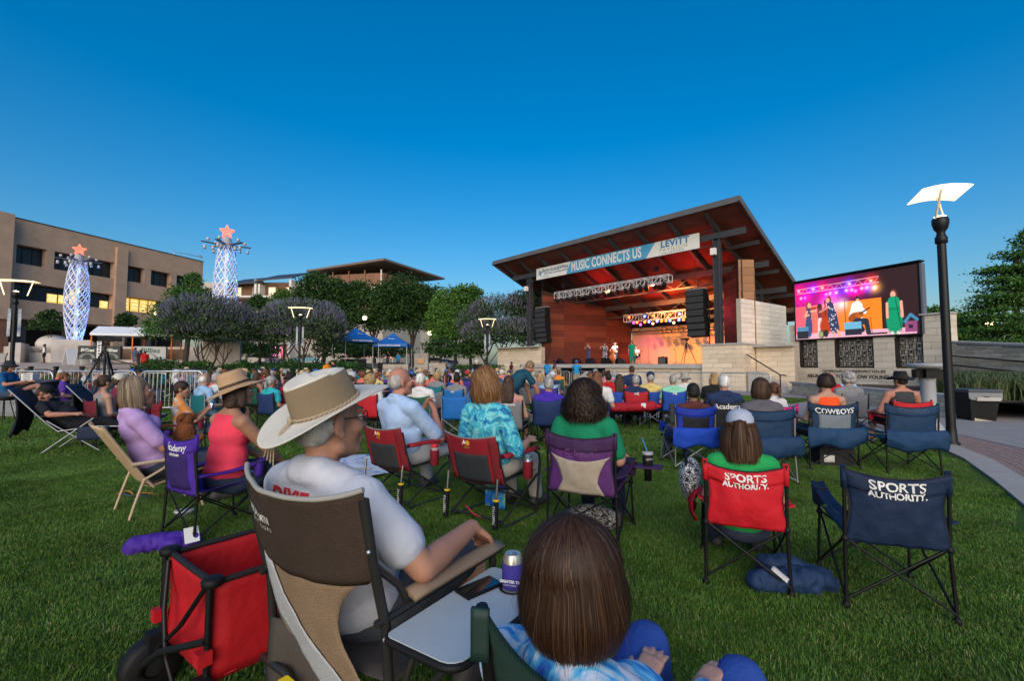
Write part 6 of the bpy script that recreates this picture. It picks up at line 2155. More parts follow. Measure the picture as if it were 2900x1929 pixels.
def far_person(label, loc, rz, pose, skin, shirt, pants, hair_kind, hair_col, hat_kind=None, hat_col=None, cut='shirt', shorts=False, scale=1.0, group=None):
 d = FARP[pose]
 o = link('person', d['body'], None, SK[skin], loc, rz)
 o.scale = (scale,) * 3
 tag(o, label, 'person', group)
 link('shirt', d[cut], o, shirt)
 link('shorts' if shorts else 'trousers', d['shorts' if shorts else 'trousers'], o, pants)
 link('shoe', d['shoeL'], o)
 link('shoe', d['shoeR'], o)
 if hair_kind:
  on_head('hair', hair(hair_kind), d['J'], o, hair_col)
 if hat_kind:
  on_head('hat', hat(hat_kind), d['J'], o, hat_col, 1.02)
 return o
# folding chairs
FAB = mat('chair_fabric', obj=True, rough=.72, var=.14, scale=10, bump=.8, bscale=14, spec=.3)
MESHF = mat('chair_mesh_panel', obj=True, rough=.75, var=.08, scale=60, bump=.6, bscale=240)
TRIM = mat('chair_trim', (.015, .015, .017), .7)
CHROME = mat('chair_grey_tube', (.30, .31, .33), .35, metal=.7)
LOGO = mat('logo_print_white', (.68, .68, .66), .7)
def fold(u, v, a=.008, f=1.0, sd=0.0):
 return a * (mnoise.noise(V3(u * 7 * f + sd, v * 3 * f, sd)) + .5 * mnoise.noise(V3(u * 15 * f, v * 9 * f + sd, sd)))
def surf_text(parent, tx, size, fn, s0, q0, ws, hq, m=None, weight=0.0, spacing=1.0, sx=1.0, off=.0055):
 """lettering that lies on the surface fn(s,q); ws,hq = metres per unit of s and q"""
 o = text_mesh('logo_print', tx, size, m or LOGO, parent, ext=0.0, weight=weight, spacing=spacing)
 me = o.data
 bm = bmesh.new()
 bm.from_mesh(me)
 bmesh.ops.triangulate(bm, faces=bm.faces)
 for _ in range(2):
  bmesh.ops.subdivide_edges(bm, edges=[e for e in bm.edges if e.calc_length() > size * .3], cuts=1, use_grid_fill=False)
  bmesh.ops.triangulate(bm, faces=bm.faces)
 for v in bm.verts:
  s, q = s0 + v.co.x * sx / ws, q0 + v.co.y / hq
  p = Vector(fn(s, q))
  e = .01
  n = (Vector(fn(s + e, q)) - p).cross(Vector(fn(s, q + e)) - p).normalized()
  v.co = p + n * off
 bm.to_mesh(me)
 bm.free()
 return o
def quad_chair(label, loc, rz, col, group=None, frame=None, logo=None, panel=None, W=.54, Hb=.88, arms=True, cup=True, pouch=None, arm_col=None, detail=True, seat_h=.42, logo_mat=None, logo_size=.075, panel_shape='mesh', rear_bag=None):
 fr = frame or BLACKM
 t = thing('camp_chair', label, 'camping chair', loc, rz, group)
 w = W / 2
 n = 8 if detail else 5
 r = .0095 if detail else .011
 rear = [(-w, -.27), (w, -.27)]
 front = [(-w * 1.02, .28), (w * 1.02, .28)]
 for (x, y) in rear:
  MB().tube([(x * 1.04, y - .02, .0), (x, y, .40), (x * 1.0, y - .03, Hb)], r * 1.15, n).build('leg', fr, t)
 for (x, y) in front:
  MB().tube([(x * 1.04, y + .03, 0), (x, y, .40), (x * 1.05, y + .02, .60)], r, n).build('leg', fr, t)
 s0, s1 = .05, seat_h - .02
 braces = [((-w * 1.03, -.285, s0), (w * .98, -.265, s1)), ((w * 1.03, -.29, s0), (-w * .98, -.27, s1)),
     ((-w * 1.03, .30, s0), (w * .98, .285, s1)), ((w * 1.03, .305, s0), (-w * .98, .28, s1)),
     ((-w * 1.035, -.28, s0), (-w, .28, s1)), ((-w * 1.05, .30, s0), (-w * 1.01, -.26, s1)),
     ((w * 1.035, -.28, s0), (w, .28, s1)), ((w * 1.05, .30, s0), (w * 1.01, -.26, s1))]
 for a, b_ in braces:
  MB().tube([a, b_], r * .85, n - 2).build('brace', fr, t)
 if detail:
  b = MB()
  for (x, y) in rear + front:
   b.ball((x, y, .40), (.021, .021, .024), 8, 6)
   b.lathe([(.0, 0), (.022, 0), (.018, .03), (.012, .035)], 8, (x * 1.04, y + (-.02 if y < 0 else .03), 0))
  b.build('joint', BLACK, t)
 sd = rnd.uniform(0, 50)
 nu, nv = (16, 14) if detail else (6, 5)
 # seat sling
 MB().sheet(lambda s, q: ((s - .5) * 2 * w * .98, -.26 + q * .54, seat_h + .02 * q - .075 * math.sin(PI * s) * math.sin(PI * (q * .8 + .1)) + fold(s, q, .006, 1, sd)), nu, nv, .004).build('seat', FAB, t, col)
 # back panel: top edge dips, cloth bows back
 def back(s, q):
  e = abs(2 * s - 1)
  waist = 1 - .10 * math.sin(PI * q) ** 2 * (1 if detail else .6)
  zt = Hb - .015 - .045 * (1 - e * e)
  z = seat_h - .03 + (zt - seat_h + .03) * q
  x = (s - .5) * 2 * w * 1.0 * waist
  y = -.27 - .03 * q - .05 * (1 - e ** 2) * (.4 + .6 * math.sin(PI * q)) + fold(s, q, .014, 1.2, sd + 3)
  return (x, y, z)
 bk = MB().sheet(back, nu + 4, nv + 4, .004).build('backrest', FAB, t, col)
 if detail:
  tr = MB().tube([Vector(back(s, 1)) + V3(0, 0, .004) for s in np.linspace(0, 1, 13)], .0055, 6)
  for e in (0, 1):
   tr.tube([Vector(back(e, q)) for q in np.linspace(0, .95, 9)], .005, 6)
  tr.build('piping', TRIM, bk)
  hem = MB().sheet(lambda s, q: Vector(back(s, .76 + .235 * q)) + V3(0, -.0045, 0), nu + 4, 4, .003)
  hem.build('top_band', FAB, bk, arm_col or col)
  for e, sg in ((.0, -1), (1.0, 1)):     # pockets that slip over the posts
   MB().sheet(lambda s, q, e=e, sg=sg: (w * sg + .017 * math.cos(s * 2 * PI), -.29 + .018 * math.sin(s * 2 * PI), Hb - .13 + .135 * q), 10, 2, .002).build('post_sleeve', FAB, bk, arm_col or col)
 if panel is not None:
  if panel_shape == 'mesh':
   p0, p1, q0, q1 = .14, .86, .10, .74
   MB().sheet(lambda s, q: Vector(back(p0 + (p1 - p0) * s, q0 + (q1 - q0) * q)) + V3(0, -.005, 0), 12, 8, .002).build('mesh_panel', MESHF, bk, panel)
  else:
   def hour(s, q):
    wd = .27 + .12 * abs(q - .35) ** 1.3 * 2.6 + .03 * (q > .98)
    return Vector(back(.5 + (s - .5) * 2 * wd, .01 + .60 * q + .05 * (2 * s - 1) ** 2 * q)) + V3(0, -.006, 0)
   MB().sheet(hour, 14, 12, .002).build('mesh_panel', MESHF, bk, panel)
 if arms:
  for sg in (-1, 1):
   MB().sheet(lambda s, q, sg=sg: (sg * (w * 1.03 + .0) + (s - .5) * .085, -.27 + .58 * q, .55 + .055 * q - .035 * math.sin(PI * q) - .008 * math.cos((s - .5) * 5)), 4, 10, .006).build('armrest', FAB, t, arm_col or col)
   if cup and (sg > 0 or detail):
    b = MB().lathe([(.030, 0), (.038, .02), (.042, .12)], 12, (sg * (w * 1.08), .22, .465))
    b.build('cup_holder', FAB, t, arm_col or col)
    if detail:
     MB().tube([(sg * w * 1.08 + .043 * math.cos(a), .22 + .043 * math.sin(a), .585) for a in np.linspace(0, 2 * PI, 13)[:-1]], .005, 6, closed=True).build('cup_rim', TRIM, t)
 if logo:
  for i, (tx, sz, dz) in enumerate(logo):
   surf_text(bk, tx, sz, back, .5, .87 - dz / (Hb - seat_h), W, Hb - seat_h, logo_mat, weight=.0016, off=.0075)
 if pouch is not None:     # storage flap hanging over the lower back
  MB().sheet(lambda s, q: ((s - .5) * (W + .10) * (1 + .06 * math.sin(3 * q)), -.345 - .03 * math.sin(PI * q) - fold(s, q, .03, .8, sd), .60 - q * (.26 + .03 * math.sin(s * 9 + sd)) - .02 * math.sin(PI * s)), 18, 8, .004).build('storage_flap', FAB, t, pouch)
 return t
_far_proto = {}
def far_chair(label, loc, rz, col, group, grey=False):
 k = 'g' if grey else 'b'
 if k not in _far_proto:
  c = quad_chair(label, loc, rz, col, group, frame=CHROME if grey else None, detail=False)
  _far_proto[k] = c
 else:
  c = dup(_far_proto[k], loc, rz, label, group)
 for ch in c.children:
  if ch.name.split('.')[0] in ('seat', 'backrest', 'armrest', 'cup_holder'):
   ch.color = (*col, 1)
 return c
def print_on(bk_parent, tx, size, loc, rot, m=None, **kw):
 return text_mesh('logo_print', tx, size, m or LOGO, bk_parent, loc, rot, .001, **kw)
# rocker chair with sprung front posts
def rocker(label, loc, rz, cup_item=True):
 t = thing('rocking_chair', label, 'camping chair', loc, rz, 'red and black rocking camp chairs')
 RC = (.26, .012, .022)
 DK = (.030, .032, .036)
 w = .30
 GT = mat('rocker_tube', (.035, .035, .038), .38, metal=.4)
 for s in (-1, 1):
  x = s * w
  MB().tube([(x, -.40, .78), (x, -.34, .55), (x, -.26, .36)], .0125, 8).build('back_post', GT, t)
  MB().tube([(x, -.36, .62), (x * 1.02, -.20, .64), (x * 1.02, .16, .63), (x * 1.02, .27, .58), (x * 1.02, .29, .50), (x * 1.02, .22, .02), (x * 1.02, .16, .015), (x * 1.02, -.30, .015)], .0125, 8).build('arm_frame', GT, t)
  MB().tube([(x * .98, -.38, .45), (x * .98, -.40, .27)], .011, 8).build('spring_rod', mat('chrome_rod', (.6, .6, .6), .2, metal=.9), t)
  MB().tube([(x * .98, -.40, .27), (x * .98, -.415, .03)], .024, 10).build('spring_tube', BLACK, t)
  MB().lathe([(.020, 0), (.029, .004), (.029, .016), (.020, .02)], 12, (x * .98, -.40, .262)).build('yellow_ring', mat('yellow_ring', (.75, .47, .02), .5), t)
  MB().tube([(x, -.30, .40), (x, .24, .06)], .011, 8).build('side_brace', GT, t)
  MB().tube([(x, -.34, .05), (x, .25, .38)], .011, 8).build('side_brace', GT, t)
  MB().sheet(lambda a, q, x=x, s=s: (x * 1.02 + (a - .5) * .07, -.32 + .56 * q, .655 - .03 * (2 * a - 1) ** 2), 4, 6, .012).build('armrest', FAB, t, RC)
  text_mesh('logo_print', 'FREESTYLE', .034, LOGO, t, (x * .98 + s * .0, -.4345, .15), (PI / 2, -PI / 2, 0), .0008)
 for q in (-.30, .22):
  MB().tube([(-w, q, .06), (w, q, .06)], .011, 8).build('cross_tube', GT, t)
 b = MB().tube([(-w, .0, .20), (w, -.2, .33)], .010, 8).tube([(w, .0, .20), (-w, -.2, .33)], .010, 8)
 b.build('cross_tube', GT, t)
 MB().tube([(-w * .5, -.30, .13), (-w * .1, -.315, .07), (w * .3, -.30, .05)], .006, 5).build('safety_strap', mat('red_strap', (.5, .03, .03), .6), t)
 MB().sheet(lambda s, q: ((s - .5) * 2 * w * .95, -.29 + q * .55, .40 + .02 * q - .05 * math.sin(PI * s)), 12, 8, .004).build('seat', FAB, t, DK)
 def back(s, q):
  e = abs(2 * s - 1)
  return ((s - .5) * 2 * w * 1.02, -.30 - .125 * q - .055 * (1 - e * e) + fold(s, q, .005, 1, 2), .38 + .45 * q - .035 * (1 - e * e) * q)
 bk = MB().sheet(back, 16, 12, .004).build('backrest', FAB, t, RC)
 MB().sheet(lambda s, q: Vector(back(.17 + .66 * s, .02 + .62 * q)) + V3(0, -.005, 0), 12, 8, .002).build('mesh_panel', MESHF, bk, DK)
 for e in (.07, .93):
  MB().sheet(lambda s, q, e=e: Vector(back(e - .055 + .11 * s, .02 + .95 * q)) + V3(0, -.004, 0), 3, 8, .002).build('side_panel', MESHF, bk, (.20, .012, .02))
 MB().tube([back(s, 1) for s in np.linspace(0, 1, 15)], .007, 6).build('piping', mat('grey_piping', (.22, .22, .22), .7), bk)
 # small peak and sun emblem
 sf = lambda x, z, o=.006: Vector(back(.5 + x / (2 * w), .87 + z / .45)) + V3(0, -o, .0)
 MB()._add([sf(x, z) for x, z in ((-.055, -.02), (-.02, .045), (-.005, .02), (.0, 0), (-.035, 0))], [(0, 4, 1), (4, 3, 2, 1)], False).build('peak_emblem', LOGO, bk)
 MB()._add([sf(.018 + .024 * math.cos(a), .012 + .024 * math.sin(a), .005) for a in np.linspace(0, 2 * PI, 15)[:-1]], [tuple(range(14))], False).build('sun_emblem', mat('sun_print', (.75, .38, .03), .7), bk)
 surf_text(bk, 'GCI', .036, back, .5, .80, 2 * w, .45, mat('gold_print', (.6, .36, .06), .7))
 # cup pocket on the right arm
 b = MB().lathe([(.034, .40), (.045, .42), (.048, .56)], 14, (w * 1.02 + .065, -.02, 0))
 b.build('cup_pocket', FAB, t, (.20, .01, .02))
 return t
# people and things in the foreground
def from_feet(l, r, dz=.29):
 a, b = gnd(*l), gnd(*r)
 rt = (b - a).normalized()
 fw = V3(-rt.y, rt.x, 0)
 return (a + b) / 2 + fw * dz, math.atan2(rt.y, rt.x), (b - a).length
def PG(u, Yd):
 x = xat(u, Yd)
 return V3(x, Yd, hgt(x, Yd))
def fwd(rz):
 return V3(-math.sin(rz), math.cos(rz), 0)
def strand_material(name, stops):
 m = bpy.data.materials.new(name)
 m.use_nodes = True
 nt = m.node_tree
 b = nt.nodes['Principled BSDF']
 g = _n(nt, 'ShaderNodeNewGeometry')
 rp = _n(nt, 'ShaderNodeValToRGB')
 e = rp.color_ramp.elements
 e[0].position, e[0].color = stops[0][0], (*stops[0][1], 1)
 e[1].position, e[1].color = stops[-1][0], (*stops[-1][1], 1)
 for p, c in stops[1:-1]:
  q = e.new(p)
  q.color = (*c, 1)
 nt.links.new(g.outputs['Random Per Island'], rp.inputs[0])
 nt.links.new(rp.outputs[0], b.inputs['Base Color'])
 b.inputs['Roughness'].default_value = .52
 b.inputs['Specular IOR Level'].default_value = .3
 b.inputs['Anisotropic'].default_value = .5
 return m
def strand_hair(J, root, m, n=4000, length=.16, width=.0022, rad=(.090, .108, .106), flare=1.06, skip=48, curl=0.0, cfreq=9.0, seed=1, inward=.25, top=88, k=1.0, part=0.0, name='hair', zoff=0.0, back=0.0, jit=.006, seg=9):
 r = np.random.RandomState(seed)
 a = r.uniform(0, 2 * PI, n)
 keep = np.abs(((a - PI / 2 + PI) % (2 * PI)) - PI) > R(skip)
 a = a[keep]
 n = len(a)
 lay = r.uniform(-.05, .05, n)
 ph0 = R(top) * np.sqrt(r.uniform(.02, 1, n))
 ph0 = np.where(r.rand(n) < .55, R(top), ph0)
 ln = length * r.uniform(.86, 1.06, n)
 P = np.zeros((n, seg + 1, 3))
 for i in range(seg + 1):
  t = i / seg
  cut = .55
  f1 = np.clip(t / cut, 0, 1)
  ph = ph0 * (1 - f1)
  f2 = np.clip((t - cut) / (1 - cut), 0, 1)
  fl = 1 + (flare - 1) * math.sin(PI * min(1, f2 * .8)) - inward * .12 * f2 ** 3
  rr = (1 + lay) * fl
  cx, sy = np.cos(a), np.sin(a)
  P[:, i, 0] = rad[0] * np.cos(ph) * cx * rr + part * (1 - f1)
  P[:, i, 1] = -.015 + rad[1] * np.cos(ph) * sy * rr * (.86 if f2 > 0 else 1 - .14 * f1 ** 2) - back * f2
  P[:, i, 2] = .035 + zoff + rad[2] * np.sin(ph) * (1 + lay) - ln * f2
  if curl:
   w = cfreq * t * 2 * PI + a * 7 + lay * 90
   P[:, i, 0] += curl * np.cos(w) * min(1, t * 3)
   P[:, i, 1] += curl * np.sin(w) * min(1, t * 3)
   P[:, i, 2] += curl * .6 * np.cos(w * 1.3)
 P += r.normal(0, jit, (n, 1, 3)) * np.linspace(.2, 1, seg + 1)[None, :, None]
 P *= k
 T = np.gradient(P, axis=1)
 C = P - np.array([0, -.015, 0])
 sd = np.cross(T, C)
 sd /= np.linalg.norm(sd, axis=2)[..., None] + 1e-9
 wv = (width * r.uniform(.6, 1.3, n))[:, None, None] * np.linspace(1, .5, seg + 1)[None, :, None]
 V = np.stack([P - sd * wv, P + sd * wv], 2).reshape(-1, 3)
 F = []
 for q in range(n):
  o = q * (seg + 1) * 2
  for i in range(seg):
   F.append((o + 2 * i, o + 2 * i + 1, o + 2 * i + 3, o + 2 * i + 2))
 me = bpy.data.meshes.new(name)
 me.from_pydata(V.tolist(), [], F)
 me.polygons.foreach_set('use_smooth', [True] * len(F))
 me.materials.append(m)
 o = link(name, me, root)
 M = J['hd'].to_4x4()
 M.translation = J['H']
 o.matrix_basis = M
 o['kind'] = 'stuff'
 return o
def dye_material(name, stops, scale=14, dist=2.0):
 m = bpy.data.materials.new(name)
 m.use_nodes = True
 nt = m.node_tree
 b = nt.nodes['Principled BSDF']
 tc = _n(nt, 'ShaderNodeTexCoord')
 nz = _n(nt, 'ShaderNodeTexNoise')
 nz.inputs['Scale'].default_value = scale
 nz.inputs['Detail'].default_value = 3
 nz.inputs['Distortion'].default_value = dist
 rp = _n(nt, 'ShaderNodeValToRGB')
 e = rp.color_ramp.elements
 e[0].position, e[0].color = stops[0][0], (*stops[0][1], 1)
 e[1].position, e[1].color = stops[-1][0], (*stops[-1][1], 1)
 for p, c in stops[1:-1]:
  q = e.new(p)
  q.color = (*c, 1)
 nt.links.new(tc.outputs['Object'], nz.inputs[0])
 nt.links.new(nz.outputs[0], rp.inputs[0])
 nt.links.new(rp.outputs[0], b.inputs['Base Color'])
 b.inputs['Roughness'].default_value = .9
 return m
# man in the broad hat and his director chair
HZ = R(-33)
HC = V3(-.49, 1.83, 0)
DC = thing('director_chair', 'brown and grey folding director chair with a side table, nearest the camera', 'folding chair', HC, HZ)
DC.scale = (1.09, 1.076, 1.06)
GT2 = mat('gunmetal_tube', (.045, .043, .042), .36, metal=.5, var=.1, scale=20)
dw = .29
BRN, TAN_, GRY = (.045, .027, .019), (.21, .14, .088), (.42, .42, .43)
for s in (-1, 1):
 x = s * dw
 MB().tube([(x, -.35, 1.0), (x, -.31, .80), (x, -.265, .62), (x, -.25, .44), (x, -.27, .0)], .0145, 10).build('back_post', GT2, DC)
 MB().tube([(x, -.27, .30), (x, -.10, .19), (x, .10, .17), (x, .28, .17)], .0125, 8).build('lower_rail', GT2, DC)
 MB().tube([(x, .26, .0), (x, .25, .46), (x, .25, .655)], .0135, 8).build('front_leg', GT2, DC)
 MB().tube([(x, -.30, .645), (x, .30, .655)], .012, 8).build('arm_tube', GT2, DC)
 MB().sheet(lambda a, q, x=x: (x + (a - .5) * .062, -.18 + .46 * q, .682 - .012 * (2 * a - 1) ** 2), 6, 8, .022).build('arm_pad', mat('arm_pad_tan', (.24, .17, .115), .75, bump=.2, bscale=60), DC)
 MB().tube([(x, -.30, .80), (x * .98, -.215, .72), (x * .97, -.18, .66)], .011, 8).build('arm_link', GT2, DC)
MB().tube([(-dw, -.26, .13), (-dw * .7, -.29, .09), (dw * .7, -.29, .09), (dw, -.26, .13)], .0135, 8).build('rear_tube', GT2, DC)
MB().tube([(-dw, -.27, .34), (-dw * .9, -.30, .37), (-dw * .3, -.33, .40), (dw * .5, -.26, .14), (dw * .95, -.26, .12)], .0135, 8).build('rear_tube', GT2, DC)
_b = MB()
for z, y in ((.86, -.335), (.60, -.275), (.44, -.262), (.16, -.275)):
 MB().ball((dw + .013, y - .006, z), .0065, 8, 6).build('rivet', SILVER, DC)
for q in ((-.05, -.345, .385), (.13, -.297, .125)):
 MB().box(q, (.045, .03, .018), rot=Matrix.Rotation(-.5 if q[0] > 0 else .1, 3, 'Y')).build('warning_label', mat('yellow_label', (.75, .55, .02), .5), DC)
MB().sheet(lambda s, q: ((s - .5) * 2 * dw, -.24 + q * .49, .455 - .03 * math.sin(PI * s)), 10, 8, .006).build('seat', FAB, DC, (.05, .045, .042))
def dback(s, q):
 e = abs(2 * s - 1)
 z0, z1 = .52, 1.005
 y = -.27 - .085 * q - .075 * (1 - e * e) * (.5 + .5 * q) + fold(s, q, .006, 1, 4)
 return ((s - .5) * 2 * (dw + .004) * (1 - .10 * math.sin(PI * q) * (q < .5)), y, z0 + (z1 - z0) * q - .02 * (1 - e * e) * q + .022 * e ** 4 * q)
BKm = MB().sheet(lambda s, q: dback(s, .46 + .54 * q), 26, 12, .005).build('backrest', mat('brown_mesh_weave', (.05, .031, .022), .7, bump=.8, bscale=300, var=.12, scale=40), DC)
MB().tube([Vector(dback(s, 1)) + V3(0, 0, .002) for s in np.linspace(0, 1, 21)], .008, 8).build('top_piping', mat('grey_binding', (.30, .29, .27), .8), BKm)
dl = lambda q: .03 + .42 * (1 - q) ** 1.2
dr = lambda q: .97 - .22 * math.sin(PI * (1 - q) ** .8)
MB().sheet(lambda s, q: Vector(dback(dl(q) + (dr(q) - dl(q)) * s, -.42 + .90 * q)) + V3(0, .004, 0), 18, 16, .004).build('lower_panel', mat('tan_ripstop', (.23, .155, .098), .8, bump=.5, bscale=160, var=.08, scale=30), BKm)
MB().sheet(lambda s, q: Vector(dback(dl(q) + .02 + (.27 - .08 * q) * s + .10 * (1 - q), -.40 + .86 * q)) + V3(0, -.004, 0), 8, 14, .002).build('grey_mesh_stripe', mat('grey_mesh', (.40, .41, .43), .7, bump=.6, bscale=260), BKm)
MB().sheet(lambda s, q: (-.21 + .20 * s + .05 * q, -.305 - .02 * math.sin(q * 3) + .05 * s, .52 - q * (.36 - .12 * s)), 8, 8, .003).build('storage_pocket', FAB, DC, (.055, .045, .038))
surf_text(BKm, 'CASCADE MTN', .042, dback, .24, .80, 2 * dw, .52, None, .0008, sx=.62)
surf_text(BKm, 'OUTDOORS', .020, dback, .27, .735, 2 * dw, .52, None, spacing=1.5)
# side table on the right
TBL = MB()
pr = []
tx0, tx1, ty0, ty1 = dw + .035, dw + .035 + .245, -.30, .20
for (cx_, cy_, a0) in ((tx1 - .05, ty0 + .05, -PI / 2), (tx1 - .05, ty1 - .05, 0), (tx0 + .02, ty1 - .02, PI / 2), (tx0 + .02, ty0 + .02, PI)):
 rr_ = .05 if cx_ > tx0 + .1 else .02
 pr += [(cx_ + rr_ * math.cos(a0 + q * PI / 8), cy_ + rr_ * math.sin(a0 + q * PI / 8)) for q in range(5)]
TBL.prism([(x, y, .618) for x, y in reversed(pr)], 0, off=(0, 0, .012))
tb = TBL.build('side_table', mat('table_laminate', (.40, .46, .50), .4, var=.04, scale=30, bump=.1, bscale=300), DC)
MB().tube([(x, y, .616) for x, y in pr], .011, 8, closed=True).build('table_rim', BLACK, tb)
MB().tube([(tx0 + .05, -.22, .605), (tx0 + .02, -.26, .45), (dw, -.265, .30)], .009, 8).tube([(tx1 - .05, ty0 + .05, .60), (tx0, -.24, .38)], .009, 8).build('table_strut', GT2, tb)
MB().lathe([(.042, .631), (.045, .634), (.036, .634), (.034, .632)], 20, (tx1 - .095, ty1 - .10, 0)).build('cup_ring', BLACK, tb)
def drape_text(person, tx, size, c, m):
 """print laid on the back of a shirt"""
 from mathutils.bvhtree import BVHTree
 sh = [o for o in person.children if o.name.startswith('shirt')][0].data
 bv = BVHTree.FromPolygons([v.co.copy() for v in sh.vertices], [tuple(p.vertices) for p in sh.polygons])
 o = text_mesh('shirt_print', tx, size, m, person, ext=0.0, weight=.003)
 bm = bmesh.new()
 bm.from_mesh(o.data)
 for _ in range(2):
  bmesh.ops.triangulate(bm, faces=bm.faces)
  bmesh.ops.subdivide_edges(bm, edges=[e for e in bm.edges if e.calc_length() > size * .2], cuts=1)
 for v in bm.verts:
  a = V3(c.x + v.co.x, c.y, c.z + v.co.y)
  h = bv.ray_cast(a, V3(0, 1, 0))[0]
  v.co = (h if h is not None else a + V3(0, .4, 0)) - V3(0, .003, -.001)
 bm.to_mesh(o.data)
 bm.free()
def hloc(x, y, z, c=HC, rz=HZ):
 return c + Matrix.Rotation(rz, 3, 'Z') @ V3(x * 1.09, y * 1.076, 0) + V3(0, 0, z * 1.06)
CN = thing('drink_can', 'drink can in a purple foam sleeve on the side table', 'can', hloc(tx1 - .095, ty1 - .10, .634), HZ + .3)
MB().lathe([(.0, .002), (.030, .002), (.0335, .010), (.0335, .104), (.027, .117), (.0265, .120), (.0245, .117), (.001, .1155)], 26).build('can_body', mat('can_aluminium', (.75, .72, .62), .28, metal=.8), CN)
slv = MB().lathe([(.0345, .004), (.0375, .008), (.0375, .088), (.0345, .089)], 26).build('foam_sleeve', mat('purple_foam', (.045, .032, .24), .8, bump=.2, bscale=200), CN)
text_mesh('sleeve_print', 'GREATER TX', .0125, LOGO, slv, (.0, -.0382, .036), (PI / 2, 0, 0), .0004, weight=.0006)
text_mesh('sleeve_print', 'CREDIT UNION', .0065, LOGO, slv, (.0, -.0382, .024), (PI / 2, 0, 0), .0004)
MB().tube([(.0, -.006, .1168), (.010, .004, .1172), (-.008, .010, .1172)], .003, 6).build('ring_pull', SILVER, CN)
PH = thing('mobile_phone', 'black mobile phone lying on the side table beside the can', 'phone', hloc(tx0 + .06, ty1 - .16, .6305), HZ - .25)
MB().box((0, 0, .005), (.078, .155, .009)).build('case', BLACK, PH)
MB().box((0, 0, .0103), (.068, .145, .0012)).build('screen', mat('phone_glass', (.01, .011, .013), .06, spec=.7), PH)
J = seated(seat=.375, lean=19, yaw=-.12, pitch=R(3), sh_w=.205, arms='rest', knee=((-.17, .44, .55), (.17, .47, .57)), ank=((-.17, .46), (.16, .46)), kz=.10,
     el=((-.28, -.10, .70), (.385, -.06, .715)), wr=((-.20, .17, .70), (.345, .235, .745)), neck=.12)
HM = make_person('man in a broad tan and white hat, glasses and light grey T-shirt, nearest the camera', hloc(-.10, -.05, 0), HZ, J, skin=(.37, .185, .122), shirt=(.47, .49, .56), pants=(.055, .062, .075),
     hair_kind=None, voxel=.0066, fine=True, sleeve=.66, shorts=True, belly=.04, fat=1.04, hands={'L': {'curl': .5}, 'R': {'d': (-.12, .75, -.62), 'n': (0, -.5, -.85), 'curl': .42, 'spread': .06}}, smooth_it=3, wr_amp=.0035, head_k=1.14, scale=1.08)
on_head('hair', Prims().ell((0, -.056, -.012), (.080, .052, .058)).ell((0, -.03, -.005), (.0835, .055, .040)).mesh('hair', HAIR, .006, 0, 3, wrinkle(.002, 60, 1, (1, 1, .4))), J, HM, (.40, .38, .36), 1.14)
glasses(J, HM, 1.14)
drape_text(HM, 'DIXIE', .085, V3(-.055, -.6, .895), mat('shirt_red_print', (.50, .02, .03), .8))
# broad outback hat: pale crown top, tan mesh side, curled brim, plaited band and cord
hb = MB()
def brim_warp(p, i, a):
 r = math.hypot(p.x, p.y / 1.22)
 q = max(0, (r - .092) / .095)
 p.z += .028 * (math.cos(a) ** 2) * q ** 1.5 - .020 * (math.sin(a) ** 2) * q
 return p
lathe_e(hb, [(.090, .020), (.110, .020), (.135, .019), (.160, .018), (.180, .0175), (.1865, .0165), (.186, .0125), (.160, .0130), (.120, .014), (.090, .014)], 60, 1.0, 1.22, brim_warp)
HATM2 = mat('hat_canvas_white', (.60, .57, .50), .9, bump=.3, bscale=260, var=.05, scale=20)
hat_o = on_head('hat', hb.mesh('hat', HATM2), J, HM, None, 1.03, Matrix.Rotation(R(20), 4, 'X') @ Matrix.Translation((0, -.012, .03)))
hat_o.location = J['H'] + J['hd'] @ V3(0, -.006, .032)
def crown_warp(p, i, a):
 if p.z > .10:
  d = (p.z - .10) / .05
  p.z += .012 * abs(math.cos(a)) - .018 * (math.sin(a) > .2) * d * .8
  p.x *= 1 - .10 * max(0, math.sin(a)) * d
 return p
cb = MB()
lathe_e(cb, [(.0925, .015), (.0915, .05), (.0885, .085), (.0855, .112), (.083, .122)], 60, 1.0, 1.22, crown_warp)
cb.build('crown_side', mat('hat_tan_mesh', (.30, .225, .14), .85, bump=.8, bscale=420, var=.08, scale=40), hat_o)
cb = MB()
lathe_e(cb, [(.0835, .1215), (.082, .127), (.070, .131), (.045, .124), (.02, .118), (.001, .117)], 60, 1.0, 1.22, crown_warp)
cb.build('crown_top', HATM2, hat_o)
cb = MB()
for q in range(2):
 cb.tube([((.0945 + .0022 * math.cos(22 * a + q * PI)) * math.cos(a), (.0945 + .0022 * math.cos(22 * a + q * PI)) * 1.22 * math.sin(a), .026 + .0036 * math.sin(22 * a + q * PI)) for a in np.linspace(0, 2 * PI, 150)[:-1]], .0034, 6, closed=True)
cb.build('plaited_band', mat('leather_plait', (.34, .27, .18), .7), hat_o)
cb = MB().tube([(.095 * math.cos(a), .117 * math.sin(a), .036 + .012 * math.sin(a * 1.0)) for a in np.linspace(-2.9, -.4, 14)], .0022, 6)
for q in range(4):
 cb.tube([(-.012 + q * .006, -.118, .03), (-.02 + q * .012, -.150, .012 + q * .003), (-.03 + q * .014, -.195, -.004), (-.035 + q * .015, -.222, -.045 - .008 * q)], .002, 6)
cb.ball((-.005, -.121, .031), .010, 8, 6)
cb.build('cord', mat('cord_tan', (.36, .29, .20), .8), hat_o)
